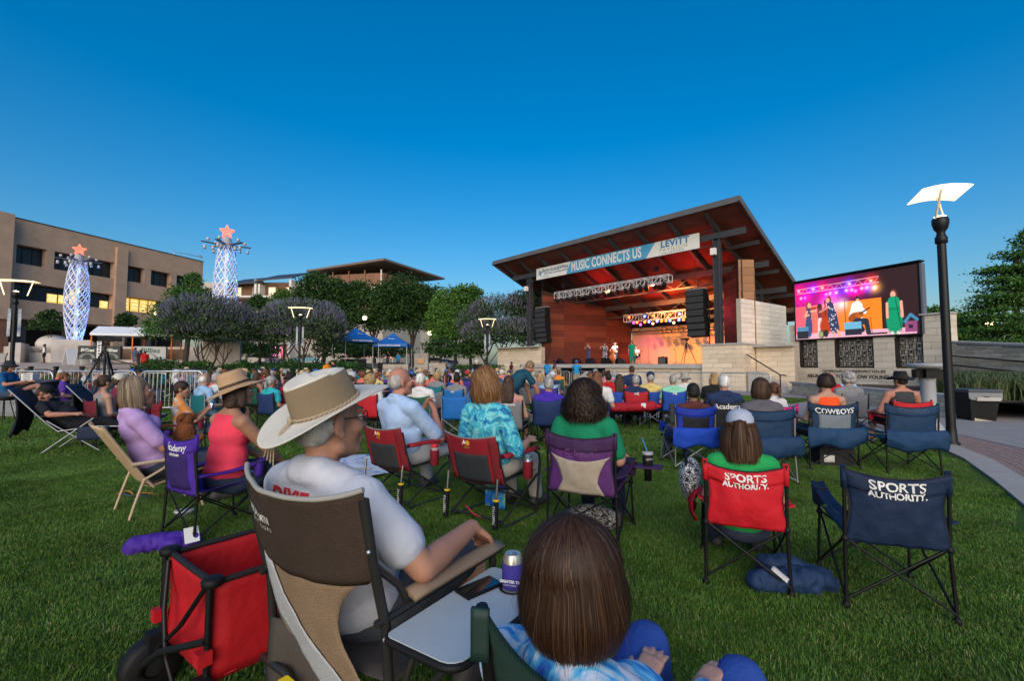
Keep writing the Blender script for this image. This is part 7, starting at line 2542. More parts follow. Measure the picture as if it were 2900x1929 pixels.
# red folding wagon
WZ = R(-38)
WN = gnd(607, 1653, .60)
WL = gnd(487, 1566, .60)
wwid = (WN - WL).length
rt_ = (WN - WL).normalized()
WZ = math.atan2(rt_.y, rt_.x)
WG = thing('folding_wagon', 'red folding cart with black frame beside the brown director chair', 'wagon', V3(WL.x, WL.y, 0), WZ)
ww, wl, wt, wb = wwid, .92, .60, .22
REDF = mat('wagon_red', (.42, .006, .012), .7, var=.12, scale=8, bump=.5, bscale=22)
def panel(fn, nm):
 return MB().sheet(fn, 14, 8, .006).build(nm, REDF, WG)
pf = panel(lambda s, q: (ww * s, -.002 + .018 * math.sin(PI * s) * math.sin(PI * q) + fold(s, q, .012, 1, 1), wb + (wt - wb) * q), 'end_panel')
panel(lambda s, q: (ww * s, wl + .01 * math.sin(PI * s) + fold(s, q, .012, 1, 2), wb + (wt - wb) * q), 'end_panel')
pn = panel(lambda s, q: (.002 + .02 * math.sin(PI * s) * math.sin(PI * q) + fold(s, q, .012, 1, 3), wl * s, wb + (wt - wb) * q), 'side_panel')
pr_ = panel(lambda s, q: (ww + .01 * math.sin(PI * s) * math.sin(PI * q) + fold(s, q, .010, 1, 5), wl * s, wb + (wt - wb) * q), 'side_panel')
panel(lambda s, q: (ww * s, wl * q, wb + .01), 'floor_panel')
TRIMB = mat('wagon_trim', (.014, .012, .014), .75)
rim = [(0, 0, wt), (ww, 0, wt), (ww, wl, wt), (0, wl, wt)]
for k in range(4):
 a, b_ = Vector(rim[k]), Vector(rim[(k + 1) % 4])
 MB().tube([a, (a + b_) / 2 + V3(0, 0, -.004), b_], .013, 8).build('rim', TRIMB, WG)
for s in (.28, .56, .84):
 MB().box((ww + .013, wl * s, (wt + wb) / 2), (.006, .03, wt - wb)).build('webbing', TRIMB, WG)
MB().sheet(lambda s, q: (ww + .016, wl * (.30 + .24 * s), wb + .06 + (wt - wb - .16) * q), 4, 4, .004).build('side_pocket', mat('wagon_mesh', (.16, .006, .01), .8), WG)
for (x, y) in ((0, 0), (ww, 0), (ww, wl), (0, wl)):
 sx, sy = (-1 if x == 0 else 1), (-1 if y == 0 else 1)
 MB().tube([(x + sx * .012, y + sy * .02, wt + .01), (x + sx * .012, y + sy * .022, .17)], .0125, 8).build('corner_post', BLACKM, WG)
 MB().lathe([(.0, .012), (.034, .010), (.040, 0), (.036, -.02), (.015, -.03)], 14, (x + sx * .004, y + sy * .008, wt + .016)).build('corner_cap', BLACK, WG)
 MB().box((x + sx * .012, y + sy * .035, .34), (.05, .05, .05)).build('fabric_loop', REDF, WG)
 wh = MB().lathe([(.045, -.045), (.10, -.045), (.118, -.03), (.118, .03), (.10, .045), (.045, .045)], 24, (x + sx * .05, y + sy * .045, .118), Matrix.Rotation(PI / 2, 3, 'Y')).build('wheel', BLACK, WG)
 MB().lathe([(.0, -.03), (.085, -.03), (.085, .03), (.0, .03)], 16, (x + sx * .05, y + sy * .045, .118), Matrix.Rotation(PI / 2, 3, 'Y')).build('hub', mat('wheel_hub', (.03, .03, .032), .4), wh)
 MB().box((x + sx * .02, y + sy * .045, .22), (.07, .06, .09)).build('wheel_fork', BLACK, WG)
MB().tube([(.03, -.02, wt - .02), (.10, -.05, .40), (.17, -.06, .24), (ww * .55, -.055, .15)], .010, 8).build('fold_bar', BLACKM, WG)
MB().tube([(ww - .03, -.02, wt - .02), (ww * .62, -.05, .40), (.05, -.055, .22)], .010, 8).build('fold_bar', BLACKM, WG)
MB().tube([(ww + .02, -.03, .40), (ww * .5, -.10, .30), (.10, -.12, .20), (.0, -.10, .12)], .014, 8).build('pull_handle', BLACK, WG)
# woman at the bottom edge
FZ = R(-40)
FC = V3(.262, 1.18, 0)
J = seated(seat=.205, lean=24, yaw=.02, pitch=R(2), sh_w=.185, knee=((-.145, .50, .47), (.16, .50, .47)), ank=((-.14, .62, .09), (.18, .62, .09)),
     el=((-.26, .05, .42), (.27, .06, .42)), wr=((-.06, .285, .50), (.09, .36, .50)), neck=.10)
TIE = dye_material('blue_tie_dye', [(.30, (.010, .05, .36)), (.42, (.02, .22, .62)), (.50, (.10, .45, .75)), (.57, (.55, .62, .78)), (.68, (.62, .66, .78))], 11, 1.6)
FW = make_person('woman with brown bobbed hair, blue tie-dye top and blue jeans at the bottom edge', FC, FZ, J, skin=(.50, .27, .20), shirt=(.1, .3, .6), pants=(.020, .065, .30), hair_kind='short', hair_col=(.020, .011, .007),
     voxel=.0066, fine=True, long=True, sleeve=.8, shirt_mat=TIE, pants_mat=DENIM, bust=.06, fat=1.05, smooth_it=3, head_k=1.06,
     hands={'L': {'d': (-.10, .92, .10), 'n': (-.1, .0, -1), 'curl': .16, 'spread': .16}, 'R': {'d': (.15, .90, .10), 'n': (.1, .05, -1), 'curl': .2, 'spread': .10}})
HS1 = strand_material('brown_grey_strands', [(0, (.016, .007, .004)), (.5, (.036, .016, .009)), (.85, (.066, .031, .017)), (.965, (.09, .050, .032)), (1, (.14, .105, .085))])
strand_hair(J, FW, HS1, 17000, .125, .00085, (.097, .112, .110), 1.16, 40, seed=3, inward=1.6, k=1.06, seg=7, jit=.0035, part=.0)
strand_hair(J, FW, HS1, 260, .12, .0005, (.104, .120, .118), 1.2, 40, seed=33, inward=1.0, k=1.06, seg=10, jit=.016, name='loose_strands')
CW = thing('low_chair', 'dark green woven low chair of the woman at the bottom edge', 'folding chair', FC + V3(.055, -.03, -.03), FZ)
DG = mat('green_weave', (.008, .045, .035), .7, wave=('DIAGONAL', 90, .5), bump=.9)
MB().sheet(lambda s, q: ((s - .5) * .44, -.16 - .17 * q - .03 * math.sin(PI * s) + .0, .22 + .72 * q - .06 * (1 - (2 * s - 1) ** 2) * q), 14, 12, .010).build('backrest', DG, CW)
for s in (-1, 1):
 MB().tube([(s * .225, -.15, .20), (s * .225, -.28, .62), (s * .22, -.335, .95)], .014, 8).build('back_post', BLACKM, CW)
 MB().tube([(s * .29, -.20, .30), (s * .30, .0, .36), (s * .30, .20, .36)], .012, 8).build('arm_tube', BLACKM, CW)
 MB().tube([(s * .29, -.36, .01), (s * .29, .30, .22)], .012, 8).build('leg', BLACKM, CW)
 MB().tube([(s * .29, .26, .01), (s * .29, -.18, .24)], .012, 8).build('leg', BLACKM, CW)
 MB().sheet(lambda a, q, s=s: (s * .215 + (a - .5) * .035, -.345 + .02 * (a - .5), .84 + .11 * q), 4, 5, .012).build('corner_patch', mat('corner_vinyl', (.010, .030, .025), .6), CW)
 MB().sheet(lambda a, q, s=s: (s * .235 + (a - .5) * .045, -.365 - .01 * math.sin(6 * q), .78 - .50 * q), 3, 10, .004).build('shoulder_strap', mat('strap_green', (.010, .06, .045), .7), CW)
 MB().box((s * .235, -.372, .70), (.062, .012, .03)).box((s * .235, -.372, .64), (.062, .012, .014)).build('buckle', BLACK, CW)
MB().sheet(lambda s, q: ((s - .5) * .56, -.16 + .42 * q, .20 + .04 * q - .03 * math.sin(PI * s)), 10, 8, .008).build('seat', DG, CW)
# woman in pink with straw hat, purple chair
PC, PZ, _w = from_feet((452, 1522), (553, 1545))
PZ = R(-30)
PC = (gnd(452, 1522) + gnd(553, 1545)) / 2 + fwd(PZ) * .29
PUR = (.055, .018, .27)
_c = quad_chair('purple folding camp chair with dark mesh back, holding the woman in pink', PC, PZ, PUR, logo=[('Academy', .082, 0), ('OUTDOORS', .028, .058)], panel=(.028, .012, .11), W=.50)
J = seated(seat=.31, lean=-2, yaw=-.35, pitch=R(4), sh_w=.185, knee=((-.14, .42), (.16, .42)), ank=((-.12, .36), (.2, .40)), arms='knees', neck=.13, hip_y=.06)
PK = make_person('woman in a pink sleeveless top and wide straw hat with leopard band', PC + fwd(PZ) * .02, PZ, J, skin='tan', shirt=(.72, .055, .10), pants=(.03, .045, .085), hair_kind='bob', hair_col=(.05, .028, .02), hat_kind=None,
     voxel=.0115, fine=True, tank=True, shorts=True, bust=.05, fat=1.14, wr_amp=.003, scale=1.08)
ho = on_head('hat', hat('straw'), J, PK, (.42, .27, .155), 1.08, Matrix.Rotation(R(16), 4, 'X') @ Matrix.Rotation(R(-6), 4, 'Y'))
_b = MB()
lathe_e(_b, [(.0905, .050), (.0925, .052), (.0905, .078), (.0885, .078)], 30, 1.0, 1.18, None, (0, -.01, .0))
_b.build('leopard_band', dye_material('leopard_print', [(.42, (.02, .014, .01)), (.5, (.10, .055, .03)), (.56, (.02, .014, .01)), (.62, (.16, .09, .05))], 120, .5), ho)
PB = thing('chair_bag', 'purple chair carrying bag crumpled on the grass beside the red wagon', 'bag', gnd(450, 1560), R(20))
_pm = Prims().cap((-.16, 0, .05), (.02, .02, .06), .06, .055).cap((.0, .0, .055), (.20, .03, .055), .045, .065).cap((-.05, .05, .04), (.1, -.04, .05), .05, .05)
link('cloth', _pm.mesh('cloth', FAB, .012, 0, 3, wrinkle(.022, 11, 4)), PB, PUR)
MB().box((.22, -.02, .10), (.10, .004, .12), rot=Matrix.Rotation(.5, 3, 'Z') @ Matrix.Rotation(-.5, 3, 'X')).build('paper_tag', WHT, PB)
FCt = thing('food_container', 'clear plastic lidded food tub on the grass under the purple chair', 'container', gnd(520, 1462), .3)
MB().lathe([(.0, 0), (.06, 0), (.075, .045), (.078, .047), (.078, .052), (.0, .05)], 20).build('tub', mat('clear_tub', (.62, .70, .74), .15, alpha=.45), FCt)
MB().lathe([(.079, .046), (.081, .05), (.079, .055), (.0, .054)], 20).build('lid', mat('clear_lid', (.65, .72, .76), .2, alpha=.5), FCt)
LS = thing('dog_lead', 'orange and grey strap lying on the grass behind the beige chair', 'strap', gnd(390, 1405), 0)
MB().sheet(lambda s, q: (-.22 + .5 * s, .05 * math.sin(s * 9) + (q - .5) * .03, .025 + .02 * math.sin(s * 13)), 30, 1, .004).build('orange_strap', mat('orange_web', (.55, .19, .03), .7), LS)
MB().sheet(lambda s, q: (-.20 + .36 * s, -.05 + .03 * math.sin(s * 7) + (q - .5) * .05, .02 + .012 * math.sin(s * 11)), 20, 1, .004).build('grey_strap', mat('grey_web', (.06, .07, .09), .7), LS)
# woman in lilac with a brown dog, beige chair
LC = (gnd(312, 1447) + gnd(410, 1472)) / 2
LZ = R(-38)
LC = LC + fwd(LZ) * .26
BC = thing('sling_chair', 'beige sling garden chair with curved tubular legs, holding the woman in lilac', 'garden chair', LC, LZ)
BGT = mat('beige_tube', (.42, .32, .21), .45)
for s in (-1, 1):
 x = s * .25
 MB().tube([(x * 1.0, -.52, .90), (x, -.45, .78), (x, -.20, .38), (x, -.12, .28)], .013, 8).build('back_post', BGT, BC)
 MB().tube([(x * 1.06, -.30, .01), (x * 1.04, -.26, .16), (x * 1.02, -.20, .36), (x * 1.02, .05, .50)], .013, 8).build('rear_leg', BGT, BC)
 MB().tube([(x * 1.06, .30, .01), (x * 1.03, .20, .30), (x * 1.03, -.05, .46)], .013, 8).build('front_leg', BGT, BC)
 MB().tube([(x * 1.08, -.30, .52), (x * 1.08, .18, .53)], .018, 8).build('armrest', mat('beige_arm', (.5, .40, .28), .6), BC)
MB().sheet(lambda s, q: ((s - .5) * .49, -.14 - .375 * q - .035 * math.sin(PI * s), .29 + .60 * q - .02 * (2 * s - 1) ** 4 * q), 12, 12, .006).build('backrest', mat('beige_canvas', (.47, .33, .20), .85, var=.06, scale=30, bump=.3, bscale=90), BC)
MB().sheet(lambda s, q: ((s - .5) * .505, -.36 - .163 * q - .042 * math.sin(PI * s), .665 + .235 * q - .02 * (2 * s - 1) ** 4), 12, 5, .004).build('head_sleeve', mat('beige_canvas_light', (.53, .39, .25), .85, bump=.3, bscale=90), BC)
MB().sheet(lambda s, q: ((s - .5) * .49, -.14 + .44 * q, .29 + .10 * q - .03 * math.sin(PI * s)), 10, 8, .006).build('seat', mat('beige_canvas', (.47, .33, .20), .85), BC)
J = seated(seat=.33, lean=22, yaw=-.30, pitch=R(8), sh_w=.18, arms='rest', el=((-.25, -.02, .58), (.27, -.0, .60)), wr=((-.02, .23, .62), (.10, .24, .60)), neck=.13)
LL = make_person('woman with grey blond bob and glasses in a lilac T-shirt, holding a brown dog', LC + fwd(LZ) * -.06, LZ, J, skin='tan', shirt=(.42, .28, .55), pants=(.05, .06, .09), hair_kind='short', hair_col=(.22, .15, .09), voxel=.0115, fine=True, sleeve=.75, bust=.05, head_k=1.12, scale=1.08, wr_amp=.0012)
HS2 = strand_material('ash_blond_strands', [(0, (.10, .065, .04)), (.5, (.22, .15, .095)), (1, (.45, .36, .26))])
strand_hair(J, LL, HS2, 3600, .15, .0017, (.094, .110, .108), 1.14, 60, seed=5, inward=.6, k=1.12)
glasses(J, LL, 1.12, (.25, .2, .18))
DGO = thing('dog', 'small fluffy reddish brown dog sitting in the lap of the woman in lilac', 'dog', LC + fwd(LZ) * .17 + V3(.06, -.02, .64), R(72))
_dp = Prims().ell((0, .02, .09), (.085, .10, .13)).ell((0, .03, .24), (.072, .078, .068)).cap((0, .09, .225), (0, .125, .215), .030, .022).cap((-.055, .0, .285), (-.080, -.005, .255), .022, .018).cap((.055, .0, .285), (.080, -.005, .255), .022, .018)
_dp.cap((-.05, .09, .07), (-.05, .12, -.05), .028, .024).cap((.05, .09, .07), (.05, .12, -.05), .028, .024).cap((0, -.08, .02), (.06, -.13, .06), .03, .03).cap((0, .02, .10), (0, .03, .22), .07, .06)
link('body', _dp.mesh('body', mat('dog_fur', (.20, .065, .022), .9, var=.35, scale=26, bump=1.0, bscale=90), .008, 0, 2, wrinkle(.008, 45, 2)), DGO)
MB().ball((0, .148, .222), .011, 8, 6).build('nose', BLACK, DGO)
for s in (-1, 1):
 MB().ball((s * .030, .092, .258), .010, 8, 6).build('eye', mat('dog_eye', (.012, .008, .006), .15), DGO)
# man reclining with black cap
RZ_ = R(-66)
RC_ = gnd(190, 1280) + V3(.0, .17, 0)
LG = thing('lounge_chair', 'dark navy reclining camp lounger holding the man in the black cap', 'reclining chair', RC_, RZ_)
NV = (.010, .014, .028)
for s in (-1, 1):
 x = s * .29
 MB().tube([(x, -.78, 1.06), (x, -.30, .50), (x, -.15, .36), (x, .35, .42), (x, .70, .40)], .013, 8).build('side_tube', CHROME, LG)
 MB().tube([(x, -.35, .01), (x, .30, .56)], .012, 8).build('leg', CHROME, LG)
 MB().tube([(x, .40, .01), (x, -.30, .54)], .012, 8).build('leg', CHROME, LG)
 MB().sheet(lambda a, q, x=x: (x * 1.04 + (a - .5) * .07, -.36 + .72 * q, .62), 3, 6, .014).build('armrest', FAB, LG, (.05, .045, .04))
MB().sheet(lambda s, q: ((s - .5) * .57, -.15 - .65 * q - .04 * math.sin(PI * s), .36 + .72 * q - .05 * math.sin(PI * s) * (1 - q)), 12, 12, .006).build('backrest', FAB, LG, NV)
MB().sheet(lambda s, q: ((s - .5) * .57, -.15 + .85 * q, .36 + .05 * q - .05 * math.sin(PI * s)), 12, 10, .006).build('seat', FAB, LG, NV)
MB().sheet(lambda s, q: ((s - .5) * .50, -.70 + .24 * math.sin(PI * q) * .2 - .06 * math.sin(PI * s) - .05 * q, .95 - .62 * q + .04 * math.sin(s * 11)), 12, 10, .03).build('hanging_bag', FAB, LG, (.009, .012, .020))
MB().sheet(lambda s, q: (.31, .10 + .42 * s, .42 - .22 * q), 8, 5, .012).build('side_pouch', FAB, LG, (.012, .022, .05))
J = seated(seat=.37, lean=50, yaw=.0, pitch=R(-24), sh_w=.2, arms='rest', knee=((-.13, .45, .50), (.13, .45, .50)), ank=((-.13, .86, .30), (.13, .86, .30)), el=((-.30, -.62, 1.10), (.33, -.20, .64)), wr=((-.15, -.78, 1.02), (.31, .10, .64)), neck=.06)
RM = make_person('bearded man in black cap and black T-shirt lying back in the dark lounger', RC_ + fwd(RZ_) * -.05, RZ_, J, skin='red', shirt=(.016, .018, .024), pants=(.015, .016, .02), hair_kind='short', hair_col=(.06, .035, .025), hat_kind='cap', hat_col=(.008, .008, .010), voxel=.0125, belly=.04, fat=1.06)
glasses(J, RM, 1.0, (.4, .35, .3))
on_head('beard', Prims().cap((-.055, .02, -.07), (0, .075, -.105), .024, .026).cap((.055, .02, -.07), (0, .075, -.105), .024, .026).ell((0, .07, -.10), (.04, .03, .028)).mesh('beard', HAIR, .008, 0, 2, wrinkle(.004, 60, 1)), J, RM, (.045, .028, .02))
LG2 = dup(LG, gnd(235, 1252) + V3(.2, .6, 0), R(-70), 'empty dark navy camp lounger behind the reclining man')
SH_ = thing('neon_bag', 'neon yellow and black drawstring bag on the empty lounger', 'bag', LG2.location + V3(.35, .05, .55), 0)
link('cloth', Prims().ell((0, 0, .09), (.13, .08, .10)).cap((-.05, 0, .12), (.08, 0, .06), .07, .06).mesh('cloth', dye_material('neon_print', [(.42, (.35, .75, .02)), (.5, (.35, .75, .02)), (.55, (.02, .03, .01)), (.7, (.02, .03, .01))], 7, .3), .014, 0, 2, wrinkle(.012, 16, 2)), SH_)
# couple in the red rockers
G1, Z1, _w = from_feet((1008, 1418), (1172, 1457), .40)
Z1 = R(-36)
r1 = rocker('red and black rocking camp chair under the bald man in light blue', G1, Z1)
J = seated(seat=.37, lean=12, yaw=-.30, pitch=R(4), sh_w=.205, el=((-.28, .05, .62), (.27, .22, .58)), wr=((-.03, .29, .90), (.06, .33, .88)), neck=.11, knee=((-.16, .42), (.20, .46)), ank=((-.16, .45), (.0, .70, .38)))
BM = make_person('balding grey man in a light blue shirt with clasped hands at his chin', G1 + fwd(Z1) * -.10, Z1, J, skin='red', shirt=(.36, .50, .74), pants=(.42, .43, .46), hair_kind='balding', hair_col=(.34, .32, .30), head_k=1.14, scale=1.09, voxel=.011, fine=True, sleeve=.80, belly=.04, fat=1.10, wr_amp=.003,
     hands={'L': {'d': (.5, .1, .75), 'n': (.8, 0, -.4), 'curl': .7, 'spread': .03}, 'R': {'d': (-.5, .1, .75), 'n': (-.8, 0, -.4), 'curl': .7, 'spread': .03}})
MB().tube([J['N'] + V3(.075 * math.cos(a), .01 + .072 * math.sin(a), .035 - .02 * math.sin(a)) for a in np.linspace(0, 2 * PI, 20)[:-1]], .013, 8, closed=True).build('collar', CLOTH, BM, (.38, .52, .76))
G2, Z2, _w = from_feet((1243, 1462), (1425, 1517), .40)
r2 = rocker('red and black rocking camp chair under the woman in turquoise tie-dye', G2, R(-36))
Z2 = R(-36)
J = seated(seat=.37, lean=10, yaw=-.42, pitch=R(5), sh_w=.185, arms='rest', el=((-.28, -.05, .60), (.29, -.02, .60)), wr=((-.22, .22, .66), (.24, .24, .66)), neck=.11)
TD2 = dye_material('turquoise_tie_dye', [(.34, (.008, .06, .26)), (.44, (.02, .22, .42)), (.52, (.04, .40, .52)), (.62, (.22, .62, .66)), (.75, (.12, .50, .60))], 8, 2.2)
TD = make_person('woman with shoulder-length auburn hair and glasses in a turquoise tie-dye shirt', G2 + fwd(Z2) * -.10, Z2, J, skin='pale', shirt=(.1, .4, .5), pants=(.50, .47, .42), hair_kind='short', hair_col=(.16, .075, .028), voxel=.011, fine=True, sleeve=.95, shirt_mat=TD2, bust=.055, fat=1.10, wr_amp=.003, head_k=1.12, scale=1.08)
HS3 = strand_material('auburn_strands', [(0, (.085, .035, .012)), (.5, (.19, .09, .035)), (1, (.36, .20, .09))])
strand_hair(J, TD, HS3, 4000, .16, .0020, (.112, .128, .122), 1.22, 62, curl=.010, cfreq=1.5, seed=8, inward=.9, k=1.10)
glasses(J, TD, 1.12, (.12, .05, .04))
for c, z, l, cc in ((G1, Z1, 'clear shaker bottle with red lid in the rocker arm pocket', (.55, .02, .03)), (G2, R(-36), 'steel tumbler in the arm pocket of the turquoise woman', None)):
 p = c + Matrix.Rotation(z, 3, 'Z') @ V3(.371, -.02, .43)
 BT = thing('drink_tumbler', l, 'tumbler', p, 0)
 MB().lathe([(.0, 0), (.030, 0), (.036, .16), (.0, .16)], 18).build('cup', SILVER if cc is None else mat('clear_bottle', (.6, .5, .5), .15, alpha=.5), BT)
 MB().lathe([(.036, .158), (.039, .16), (.039, .185), (.02, .195), (.0, .195)], 18).build('lid', mat('bottle_lid_red', (.55, .02, .03), .4) if cc else mat('tumbler_lid', (.12, .2, .25), .2, alpha=.8), BT)
TW_ = thing('beach_towel', 'blue patterned towel hanging under the right rocker', 'towel', G2 + fwd(Z2) * .05, Z2)
MB().sheet(lambda s, q: (-.20 + .24 * s, .02 * math.sin(8 * s), .36 - .33 * q), 14, 8, .012).build('cloth', dye_material('towel_print', [(.4, (.01, .10, .45)), (.5, (.02, .25, .55)), (.58, (.25, .5, .2)), (.66, (.02, .15, .5))], 6, .2), TW_)
BLK_ = thing('picnic_blanket', 'white picnic blanket with coloured prints spread on the grass left of the rockers', 'blanket', gnd(985, 1330), R(-30))
MB().sheet(lambda s, q: ((s - .5) * 1.5, (q - .5) * 1.3, .05 + .035 * mnoise.noise(V3(s * 5, q * 5, 1)) + .02 * mnoise.noise(V3(s * 13, q * 11, 2))), 30, 26, .006).build('cloth', dye_material('blanket_print', [(.3, (.55, .57, .62)), (.56, (.58, .60, .66)), (.60, (.06, .16, .5)), (.64, (.62, .62, .64)), (.72, (.62, .5, .1)), (.78, (.5, .05, .06))], 5, .4), BLK_)
# woman with dark curls, purple and tan chair
G3, Z3, w3 = from_feet((1533, 1513), (1750, 1560))
Z3 = R(-26)
quad_chair('purple camp chair with tan hourglass back panel under the curly haired woman', G3, Z3, (.085, .022, .125), panel=(.40, .33, .255), panel_shape='hour', W=.58, Hb=.90, logo=[('Coleman', .07, .06)], logo_mat=mat('faint_print', (.12, .035, .16), .7), arm_col=(.045, .016, .065))
J = seated(seat=.38, lean=12, yaw=-.05, pitch=R(0), sh_w=.20, arms='rest', fwd=.0)
CY_ = make_person('woman with long dark brown curly hair in a green T-shirt', G3 + fwd(Z3) * -.07, Z3, J, skin='pale', shirt=(.010, .19, .095), pants=(.012, .016, .04), hair_kind='curly', hair_col=(.014, .007, .005), voxel=.0115, fine=True, sleeve=.75, bust=.05, fat=1.22)
HS4 = strand_material('dark_curl_strands', [(0, (.006, .003, .0025)), (.6, (.020, .010, .007)), (1, (.055, .028, .018))])
strand_hair(J, CY_, HS4, 2300, .22, .0030, (.125, .135, .126), 1.34, 38, curl=.013, cfreq=5, seed=9, inward=-.5, seg=20, jit=.014)
p = G3 + Matrix.Rotation(Z3, 3, 'Z') @ V3(.46, .20, .44)
CT_ = thing('straw_tumbler', 'black insulated tumbler with a blue straw in the arm holder of the purple chair', 'tumbler', p, 0)
MB().lathe([(.0, 0), (.030, 0), (.032, .10), (.044, .16), (.046, .235), (.0, .235)], 20).build('cup', BLACK, CT_)
MB().lathe([(.047, .228), (.048, .234), (.047, .25), (.0, .25)], 20).build('lid', mat('lid_grey', (.35, .36, .37), .2), CT_)
MB().tube([(.0, 0, .24), (-.045, 0, .37)], .0055, 8).build('straw', mat('straw_blue', (.03, .28, .62), .4), CT_)
text_mesh('cup_print', 'LEFTY', .022, LOGO, CT_, (0, -.0465, .19), (PI / 2, 0, 0), .0006)
MB().sheet(lambda s, q: (.34 + .24 * s, .10 + .18 * q + .0 * s, .565), 6, 6, .012).build('tray_arm', FAB, None, (.05, .018, .085))
_ta = bpy.data.objects['tray_arm']
_ta.parent = [o for o in bpy.data.objects if o.get('label', '').startswith('purple camp chair with tan')][0]
TB2 = thing('tote_bag', 'black and white patterned bag on the grass under the purple and tan chair', 'bag', G3 + fwd(Z3) * .05, Z3 + .2)
link('cloth', Prims().cap((-.16, 0, .09), (.16, 0, .09), .09, .09).ell((0, 0, .13), (.2, .09, .09)).mesh('cloth', dye_material('paisley_print', [(.44, (.012, .012, .014)), (.50, (.012, .012, .014)), (.53, (.55, .54, .52)), (.58, (.02, .02, .02))], 30, 1.5), .016, 0, 2), TB2)
# red and navy chairs on the right
G4, Z4, w4 = from_feet((1998, 1652), (2238, 1692))
Z4 = R(-21)
REDC = (.50, .008, .018)
quad_chair('bright red camp chair lettered Sports Authority, holding the woman in the cap', G4, Z4, REDC, logo=[('SPORTS', .072, -.005), ('AUTHORITY.', .048, .045)], W=.475, Hb=.815)
J = seated(seat=.25, lean=14, yaw=-.10, pitch=R(-2), sh_w=.165, arms='lap', neck=.12, fwd=.02)
CP = make_person('woman with long brown ponytail through a pale blue cap, green shirt', G4 + fwd(Z4) * -.03, Z4, J, skin='pale', shirt=(.02, .30, .08), pants=(.04, .05, .09), hair_kind='short', hair_col=(.045, .020, .010), hat_kind='cap', hat_col=(.36, .40, .50), voxel=.0125, fine=True, scale=.96)
HS5 = strand_material('brown_strands', [(0, (.025, .010, .005)), (.6, (.065, .030, .015)), (1, (.16, .085, .045))])
strand_hair(J, CP, HS5, 3400, .24, .0019, (.100, .120, .098), 1.28, 58, seed=12, inward=-.4, back=.02, top=15)
_b = MB()
strand_hair(J, CP, HS5, 1100, .24, .0019, (.034, .03, .03), 1.7, 0, seed=13, inward=-.6, back=-.0, zoff=.015, name='ponytail').location = J['H'] + J['hd'] @ V3(0, -.115, .0)
G5, Z5, w5 = from_feet((2402, 1720), (2700, 1770))
Z5 = R(-21)
NAVY = (.007, .019, .055)
quad_chair('empty navy camp chair lettered Sports Authority at the lower right', G5, Z5, NAVY, logo=[('SPORTS', .078, -.005), ('AUTHORITY.', .050, .048)], W=.50, Hb=.84)
p = G4 + Matrix.Rotation(Z4, 3, 'Z') @ V3(.29, .20, .46)
WB = thing('water_bottle', 'clear plastic bottle of pink drink in the red chair cup holder', 'bottle', p, 0)
MB().lathe([(.0, 0), (.030, .002), (.031, .10), (.0, .101)], 16).build('drink', mat('pink_drink', (.62, .06, .22), .3), WB)
MB().lathe([(.0315, .0), (.0325, .10), (.032, .14), (.013, .175), (.0125, .19)], 16).build('bottle', mat('clear_pet', (.75, .78, .82), .1, alpha=.35), WB)
MB().lathe([(.014, .188), (.014, .205), (.0, .206)], 12).build('cap', WHT, WB)
p = G4 + Matrix.Rotation(Z4, 3, 'Z') @ V3(-.33, .12, .50)
BBG = thing('print_bag', 'black and white flowered bag in the left arm of the red chair', 'bag', p, Z4)
link('cloth', Prims().ell((0, 0, .10), (.085, .16, .15)).ell((0, .03, .02), (.07, .12, .10)).mesh('cloth', dye_material('flower_print', [(.40, (.60, .60, .60)), (.47, (.012, .012, .016)), (.54, (.012, .012, .016)), (.58, (.6, .6, .62))], 34, 1.0), .012, 0, 2), BBG)
MB().tube([(-.02, -.14, .12), (-.03, -.05, .27), (-.02, .08, .27), (-.02, .15, .12)], .012, 6).build('strap', BLACK, BBG)
p = G4 + Matrix.Rotation(Z4, 3, 'Z') @ V3(-.30, .05, 0)
RP = MB().sheet(lambda s, q: (-.285 - .03 * math.sin(PI * s) - .05 * q * (1 - q) * 3, -.10 + .40 * s, .55 - .20 * q - .05 * math.sin(PI * s) * q), 12, 8, .005)
RP.build('side_pouch', FAB, [o for o in bpy.data.objects if o.get('label', '').startswith('bright red camp chair')][0], (.46, .008, .018))
p = gnd(2275, 1690)
NB = thing('navy_bag', 'navy and white chair bag lying crumpled between the red and navy chairs', 'bag', p + V3(0, .08, 0), R(30))
link('cloth', Prims().cap((-.20, .12, .06), (.06, -.06, .07), .055, .075).cap((.0, .10, .08), (.16, -.10, .06), .08, .06).cap((-.05, .14, .12), (.1, .04, .12), .06, .05).mesh('cloth', FAB, .011, 0, 3, wrinkle(.025, 10, 3)), NB, (.010, .030, .085))
MB().sheet(lambda s, q: (-.17 + .18 * s, -.045 + .05 * s + .10 * q, .10 + .045 * q + .01 * math.sin(9 * s)), 8, 6, .006).build('white_panel', mat('bag_white', (.55, .55, .55), .8, bump=.4, bscale=40), NB)
